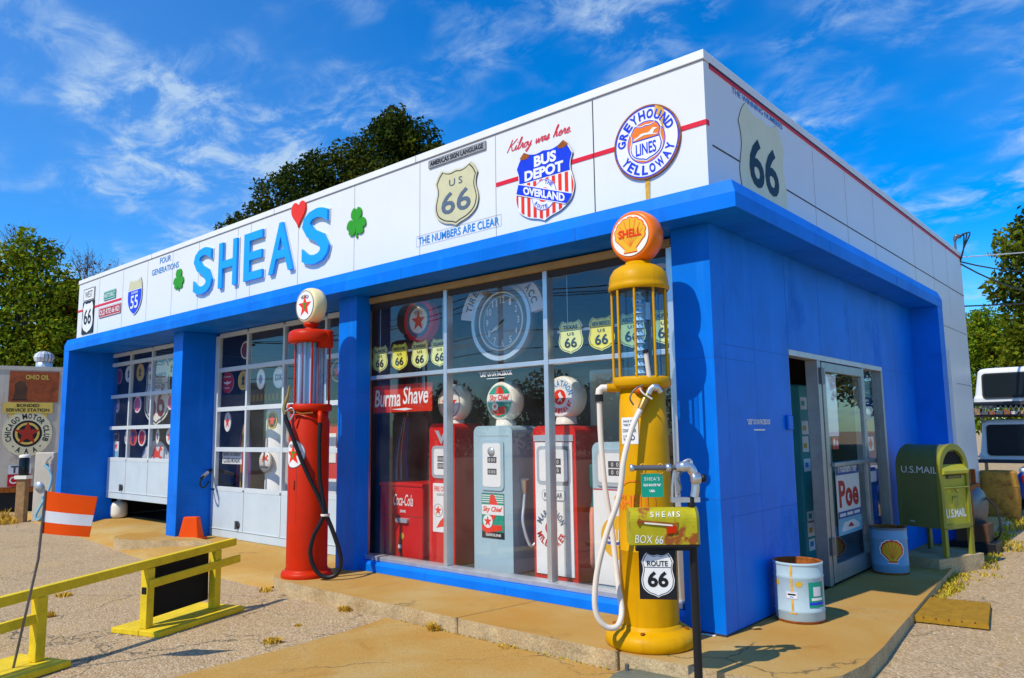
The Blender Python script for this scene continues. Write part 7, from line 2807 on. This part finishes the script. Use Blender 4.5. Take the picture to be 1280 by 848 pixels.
# dark tree behind the roof: crown top follows a rising, knobbly outline
core = [(-24.9, 9.2, 9.5, 0.55), (-24.1, 9.9, 9.9, 0.85), (-23.3, 10.4, 10.7, 1.05), (-22.5, 11.0, 11.15, 1.15), (-21.6, 11.7, 11.45, 1.2), (-20.9, 12.2, 11.9, 1.15), (-20.2, 12.8, 12.55, 1.05),
        (-19.6, 13.3, 13.1, 0.95), (-18.95, 13.8, 12.95, 0.9), (-18.3, 14.3, 12.0, 0.7), (-22.0, 11.5, 9.8, 1.6), (-20.0, 13.0, 11.0, 1.6), (-19.0, 13.8, 10.5, 1.5), (-23.6, 10.2, 9.0, 1.4)]
tree('tall dark green tree rising behind the white parapet', -21.3, 12.2, jitter_blobs(core, 26, 0.85, 0.30, 0.62, 11), 34000, 0.085, ['leaf_dark', 'leaf_dark', 'leaf_dark2', 'leaf_dark2', 'leaf_mid'], 1, 0.4, 10.5)
# trees left of the station
core = [(-33.9, 4.1, 8.6, 1.1), (-33.2, 4.6, 9.2, 0.9), (-32.8, 5.2, 7.8, 1.3), (-32.2, 5.8, 6.8, 1.3), (-33.5, 5.0, 6.2, 1.7), (-32.3, 6.1, 5.2, 1.5), (-34.4, 4.4, 4.8, 1.7), (-33.0, 5.5, 3.8, 1.8),
        (-35.2, 3.3, 6.6, 1.8), (-36.2, 2.6, 7.4, 1.7), (-32.0, 6.4, 3.2, 1.5), (-33.3, 4.55, 10.1, 0.35), (-34.8, 3.6, 3.0, 1.9)]
tree('yellow-green bushy tree standing behind the trailer', -33.6, 4.9, jitter_blobs(core, 30, 0.9, 0.35, 0.75, 12), 36000, 0.10, ['leaf_dark2', 'leaf_mid', 'leaf_mid', 'leaf_green', 'leaf_light'], 2, 0.3, 6.5)
core = [(-32.0, 6.6, 7.4, 0.8), (-31.7, 6.9, 6.2, 0.8), (-32.3, 6.5, 5.0, 1.0)]
tree('small tree turning russet at the edge of the yellow-green tree', -31.9, 6.6, jitter_blobs(core, 8, 0.9, 0.3, 0.5, 13), 6000, 0.09, ['leaf_mid', 'leaf_autumn', 'leaf_autumn', 'leaf_light'], 3, 0.14, 5.5)
core = [(-39, -2.5, 5.5, 2.4), (-40, -1.0, 7.2, 2.2), (-39.5, -4.5, 5.0, 2.6), (-38.5, 1.0, 5.0, 2.0)]
tree('broad tree beyond the trailer at the far left', -39.3, -1.6, jitter_blobs(core, 12, 0.9, 0.5, 1.0, 14), 16000, 0.13, ['leaf_mid', 'leaf_dark2', 'leaf_light'], 4, 0.3, 5.5)
# bare tree
s = thing('bare_tree', 'leafless twiggy tree behind the left end of the parapet', 'tree', (-36.0, 7.4, -0.14), 0, 'trees around the station')
b = MB()
rg = random.Random(21)


def branch(mb, p, d, l_, r_, depth):
    q = p + d * l_
    m1 = (p + q) / 2 + Vector((rg.uniform(-1, 1), rg.uniform(-1, 1), rg.uniform(-0.3, 0.6))) * l_ * 0.07
    mb.tube([p, m1, q], [r_, r_ * 0.8, r_ * 0.6], 'bark', seg=5, caps=False)
    if depth == 0:
        return
    for _ in range(3 if depth > 1 else 4):
        nd = (d + Vector((rg.uniform(-1, 1), rg.uniform(-1, 1), rg.uniform(-0.25, 0.75))) * 0.62).normalized()
        branch(mb, p + (q - p) * rg.uniform(0.55, 1.0), nd, l_ * rg.uniform(0.55, 0.8), r_ * 0.58, depth - 1)


b2 = MB()
b2.tube([(0, 0, 0), (0.1, 0.05, 3.5), (0, 0.1, 6.6)], [0.17, 0.13, 0.10], 'bark', seg=8)
b2.build('trunk', s)
for k, dd in enumerate(((-0.35, -0.30, 1.0), (0.1, 0.12, 1.0), (0.55, 0.55, 0.85), (0.95, 0.95, 0.55), (0.5, 0.6, 0.5))):
    branch(b, Vector((0, 0.1, 5.8 + 0.15 * k)), Vector(dd).normalized(), (2.9, 2.3, 2.1, 2.3, 1.8)[k], 0.06, 4)
b.build('branches', s)
pts = [(v.x, v.y, v.z) for v in b.v if v.z > 7.0]
rg2 = random.Random(4)
crown('leaves', s, [(*rg2.choice(pts), 0.22) for _ in range(90)], 330, 0.07, ['leaf_autumn', 'leaf_autumn', 'bark'], 5)
# right hand trees
core = [(-0.95, 25.15, 7.7, 0.75), (-0.65, 25.45, 6.6, 1.0), (-1.10, 24.85, 5.9, 0.65), (-0.75, 25.15, 4.9, 0.9), (-0.65, 25.45, 4.0, 1.0), (-0.05, 25.55, 8.3, 0.95), (0.45, 25.95, 6.8, 1.3), (0.25, 25.75, 5.2, 1.3), (0.15, 25.55, 3.6, 1.3), (-0.55, 25.25, 2.9, 1.1)]
tree('tall dark leaved tree at the right edge behind the truck caps', 0.05, 25.75, jitter_blobs(core, 26, 0.95, 0.22, 0.45, 15), 15000, 0.10, ['leaf_dark', 'leaf_dark2', 'leaf_mid', 'leaf_mid'], 6, 0.22, 5.5)
core = [(-5.5, 40.3, 5.4, 1.0), (-4.4, 40.9, 6.8, 1.0), (-4.9, 40.7, 5.9, 1.2), (-3.9, 41.4, 6.0, 1.3), (-3.1, 42.0, 5.6, 1.3), (-5.4, 40.4, 4.0, 1.4), (-4.2, 41.2, 4.2, 1.6), (-2.8, 42.2, 4.0, 1.6), (-1.6, 43.0, 4.6, 1.6), (-4.5, 41.0, 2.6, 1.6), (-2.5, 42.4, 2.6, 1.6)]
tree('sunlit light green bushy tree beyond the rear corner', -3.8, 41.4, jitter_blobs(core, 28, 0.9, 0.3, 0.7, 16), 30000, 0.10, ['leaf_mid', 'leaf_green', 'leaf_green', 'leaf_light'], 7, 0.2, 4.0)
core = [(3.0, 36, 4.5, 2.2), (5.5, 34, 4.0, 2.3), (7.5, 31, 4.6, 2.3), (4.5, 37, 6.5, 2.0)]
tree('wide green tree far behind the truck caps', 5.0, 35, jitter_blobs(core, 10, 0.9, 0.5, 1.0, 17), 12000, 0.14, ['leaf_mid', 'leaf_dark2', 'leaf_light'], 8, 0.3, 4.5)
# across the road, seen only mirrored in the window glass
for k, (x, y, h_, r_) in enumerate(((-38, -34, 5.2, 2.4), (-32, -38, 6.0, 2.8), (-25, -36, 5.0, 2.6), (-19, -40, 5.8, 2.7), (-12, -37, 4.8, 2.4), (-6, -41, 5.6, 2.8), (1, -38, 5.2, 2.6))):
    core = [(x, y, h_ - r_ * 0.75, r_ * 0.8), (x + r_ * 0.7, y, h_ - r_ * 1.1, r_ * 0.7), (x - r_ * 0.8, y + 0.4, h_ - r_ * 1.05, r_ * 0.75), (x, y, 1.6, r_ * 0.9)]
    t_ = tree('%s roadside tree number %d across the road' % ('tall' if h_ > 5.5 else 'low', k), x, y, jitter_blobs(core, 8, 0.9, 0.5, 0.9, 40 + k), 4500, 0.17, ['leaf_dark', 'leaf_dark2', 'leaf_mid'], 50 + k, 0.25, h_ * 0.55, 'trees across the road')
    t_['label'] = 'roadside tree across the road mirrored in the window glass'
for k, x in enumerate((-44, -20, 4, 28)):
    s = thing('utility_pole', 'utility pole with crossarm across the road', 'pole', (x, -19.5, -0.14), 0, 'poles across the road')
    b = MB()
    b.tube([(0, 0, -0.2), (0, 0, 8.4)], [0.15, 0.11], 'bark', seg=10)
    b.build('pole', s)
    b = MB()
    b.box(-0.06, 0.06, -1.1, 1.1, 7.7, 7.85, 'bark')
    b.build('crossarm', s)
for k, (y, z, sg) in enumerate(((-20.5, 7.9, 0.7), (-19.5, 7.95, 0.9), (-18.5, 7.9, 0.8), (-19.4, 6.2, 0.5), (-19.6, 5.4, 0.35))):
    s = thing('power_line', 'black power line along the far side of the road', 'wire', (-44, y, z - 0.14), 0, 'power lines across the road')
    b = MB()
    b.tube([(24 * j + 24 * q / 8, 0, -4 * sg * (q / 8) * (1 - q / 8)) for j in range(3) for q in range(9 if j == 2 else 8)], 0.022, 'black', seg=5)
    b.build('strand', s)

# small litter by the corner pier
s = thing('fallen_leaf', 'curled brown leaf lying by the foot of the right wall', 'leaf', (0.115, 0.20, 0.002), 0.5)
b = MB()
b.add([(-0.04, 0, 0.004), (-0.01, 0.022, 0.012), (0.03, 0.012, 0.02), (0.05, 0, 0.006), (0.03, -0.014, 0.018), (-0.01, -0.02, 0.01), (0.0, 0.0, 0.002)], [(0, 6, 1), (1, 6, 2), (2, 6, 3), (3, 6, 4), (4, 6, 5), (5, 6, 0)], 'tan')
b.build('blade', s)
s = thing('paint_flake', 'pale strip of flaked paint at the front foot of the corner pier', 'flake', (-0.06, -0.165, 0.002), 0.1)
b = MB()
b.box(-0.075, 0.03, -0.012, 0.010, 0.0, 0.006, 'sign_white')
b.build('strip', s)

# ------------------------------------------------------------------ loose gravel and weeds
rg = np.random.default_rng(8)
N_ = 5200
px = np.concatenate([rg.uniform(0.95, 3.2, 1900), rg.uniform(-4.6, -2.4, 1500), rg.uniform(-11, -2.6, 1800)])
py = np.concatenate([rg.uniform(-0.4, 6.5, 1900), rg.uniform(-4.2, -1.0, 1500), rg.uniform(-3.4, -1.0, 1800)])
base = np.array([(1, 0, 0), (0, 1, 0), (-1, 0, 0), (0, -1, 0), (0, 0, 1)], float)
tri_ = np.array([(0, 1, 4), (1, 2, 4), (2, 3, 4), (3, 0, 4)])
g = MB()
for i in range(N_):
    r_ = 0.004 + 0.009 * rg.random() ** 3
    a = rg.random() * PI
    ca, sa = math.cos(a), math.sin(a)
    z = gz(px[i], py[i])
    sc_ = r_ * (0.6 + 0.8 * rg.random(3))
    vs = [(px[i] + (v[0] * sc_[0]) * ca - (v[1] * sc_[1]) * sa, py[i] + (v[0] * sc_[0]) * sa + (v[1] * sc_[1]) * ca, z - 0.001 + v[2] * sc_[2]) for v in base]
    g.add(vs, [tuple(t_) for t_ in tri_], ('kerb_edge', 'stone_tan', 'kerb_edge', 'concrete')[i % 4])
tag(g.build('loose_gravel'), None, None, kind='stuff')


def weeds(b, x, y, z, r_, n, h_, m1, m2, rnd_):
    for _ in range(n):
        a, q = rnd_.uniform(0, 2 * PI), r_ * math.sqrt(rnd_.random())
        cx__, cy__ = x + q * math.cos(a), y + q * math.sin(a)
        hh = h_ * rnd_.uniform(0.4, 1.1)
        la = rnd_.uniform(0, 2 * PI)
        ln = hh * rnd_.uniform(0.2, 1.3)
        ww = rnd_.uniform(0.003, 0.009)
        wx, wy = ww * math.sin(la), -ww * math.cos(la)
        tx, ty = cx__ + ln * math.cos(la), cy__ + ln * math.sin(la)
        mx_, my_ = cx__ + ln * 0.35 * math.cos(la), cy__ + ln * 0.35 * math.sin(la)
        b.add([(cx__ - wx, cy__ - wy, z - 0.005), (cx__ + wx, cy__ + wy, z - 0.005), (mx_ + wx, my_ + wy, z + hh * 0.6), (mx_ - wx, my_ - wy, z + hh * 0.6), (tx, ty, z + hh)],
              [(0, 1, 2, 3), (3, 2, 4)], m1 if rnd_.random() < 0.6 else m2)


rnd = random.Random(12)
b = MB()
for x, y, r_, n, h_ in ((-2.15, -0.985, 0.05, 120, 0.07), (-2.92, -2.02, 0.07, 120, 0.04), (-3.35, -1.0, 0.06, 90, 0.05), (-6.24, -2.42, 0.07, 90, 0.04), (-5.37, -2.84, 0.06, 90, 0.05),
                        (-4.75, -0.98, 0.07, 60, 0.05), (-1.35, -0.975, 0.08, 70, 0.03), (-4.4, -2.0, 0.04, 40, 0.03), (-3.2, -1.6, 0.03, 30, 0.02), (-14.6, -0.7, 0.22, 160, 0.14), (-15.2, -0.6, 0.2, 120, 0.25), (-6.9, -1.1, 0.08, 50, 0.04)):
    weeds(b, x, y, gz(x, y), r_, n, h_, 'weed_dry', 'weed_dry', rnd)
# joint between the concrete pad and the kerb
for k in range(40):
    x = -2.6 + 0.055 * k
    weeds(b, x, -0.962, -0.125, 0.012, 3, 0.018, 'weed_dry', 'weed', rnd)
# weedy strip along the right kerb
for k in range(95):
    t_ = rnd.random()
    y = 2.4 + 5.6 * t_
    x = 0.82 - 0.055 * (y - 2.4) + abs(rnd.gauss(0, 0.04 + 0.20 * t_))
    weeds(b, x, y, gz(x, y), 0.10, 26, 0.025 + 0.05 * rnd.random() ** 2, 'weed', 'weed_dry', rnd)
for k in range(40):
    x, y = rnd.uniform(0.4, 1.8), rnd.uniform(7.5, 11.5)
    weeds(b, x, y, gz(x, y), 0.25, 40, 0.10, 'weed', 'weed_dry', rnd)
tag(b.build('weeds'), None, None, kind='stuff')
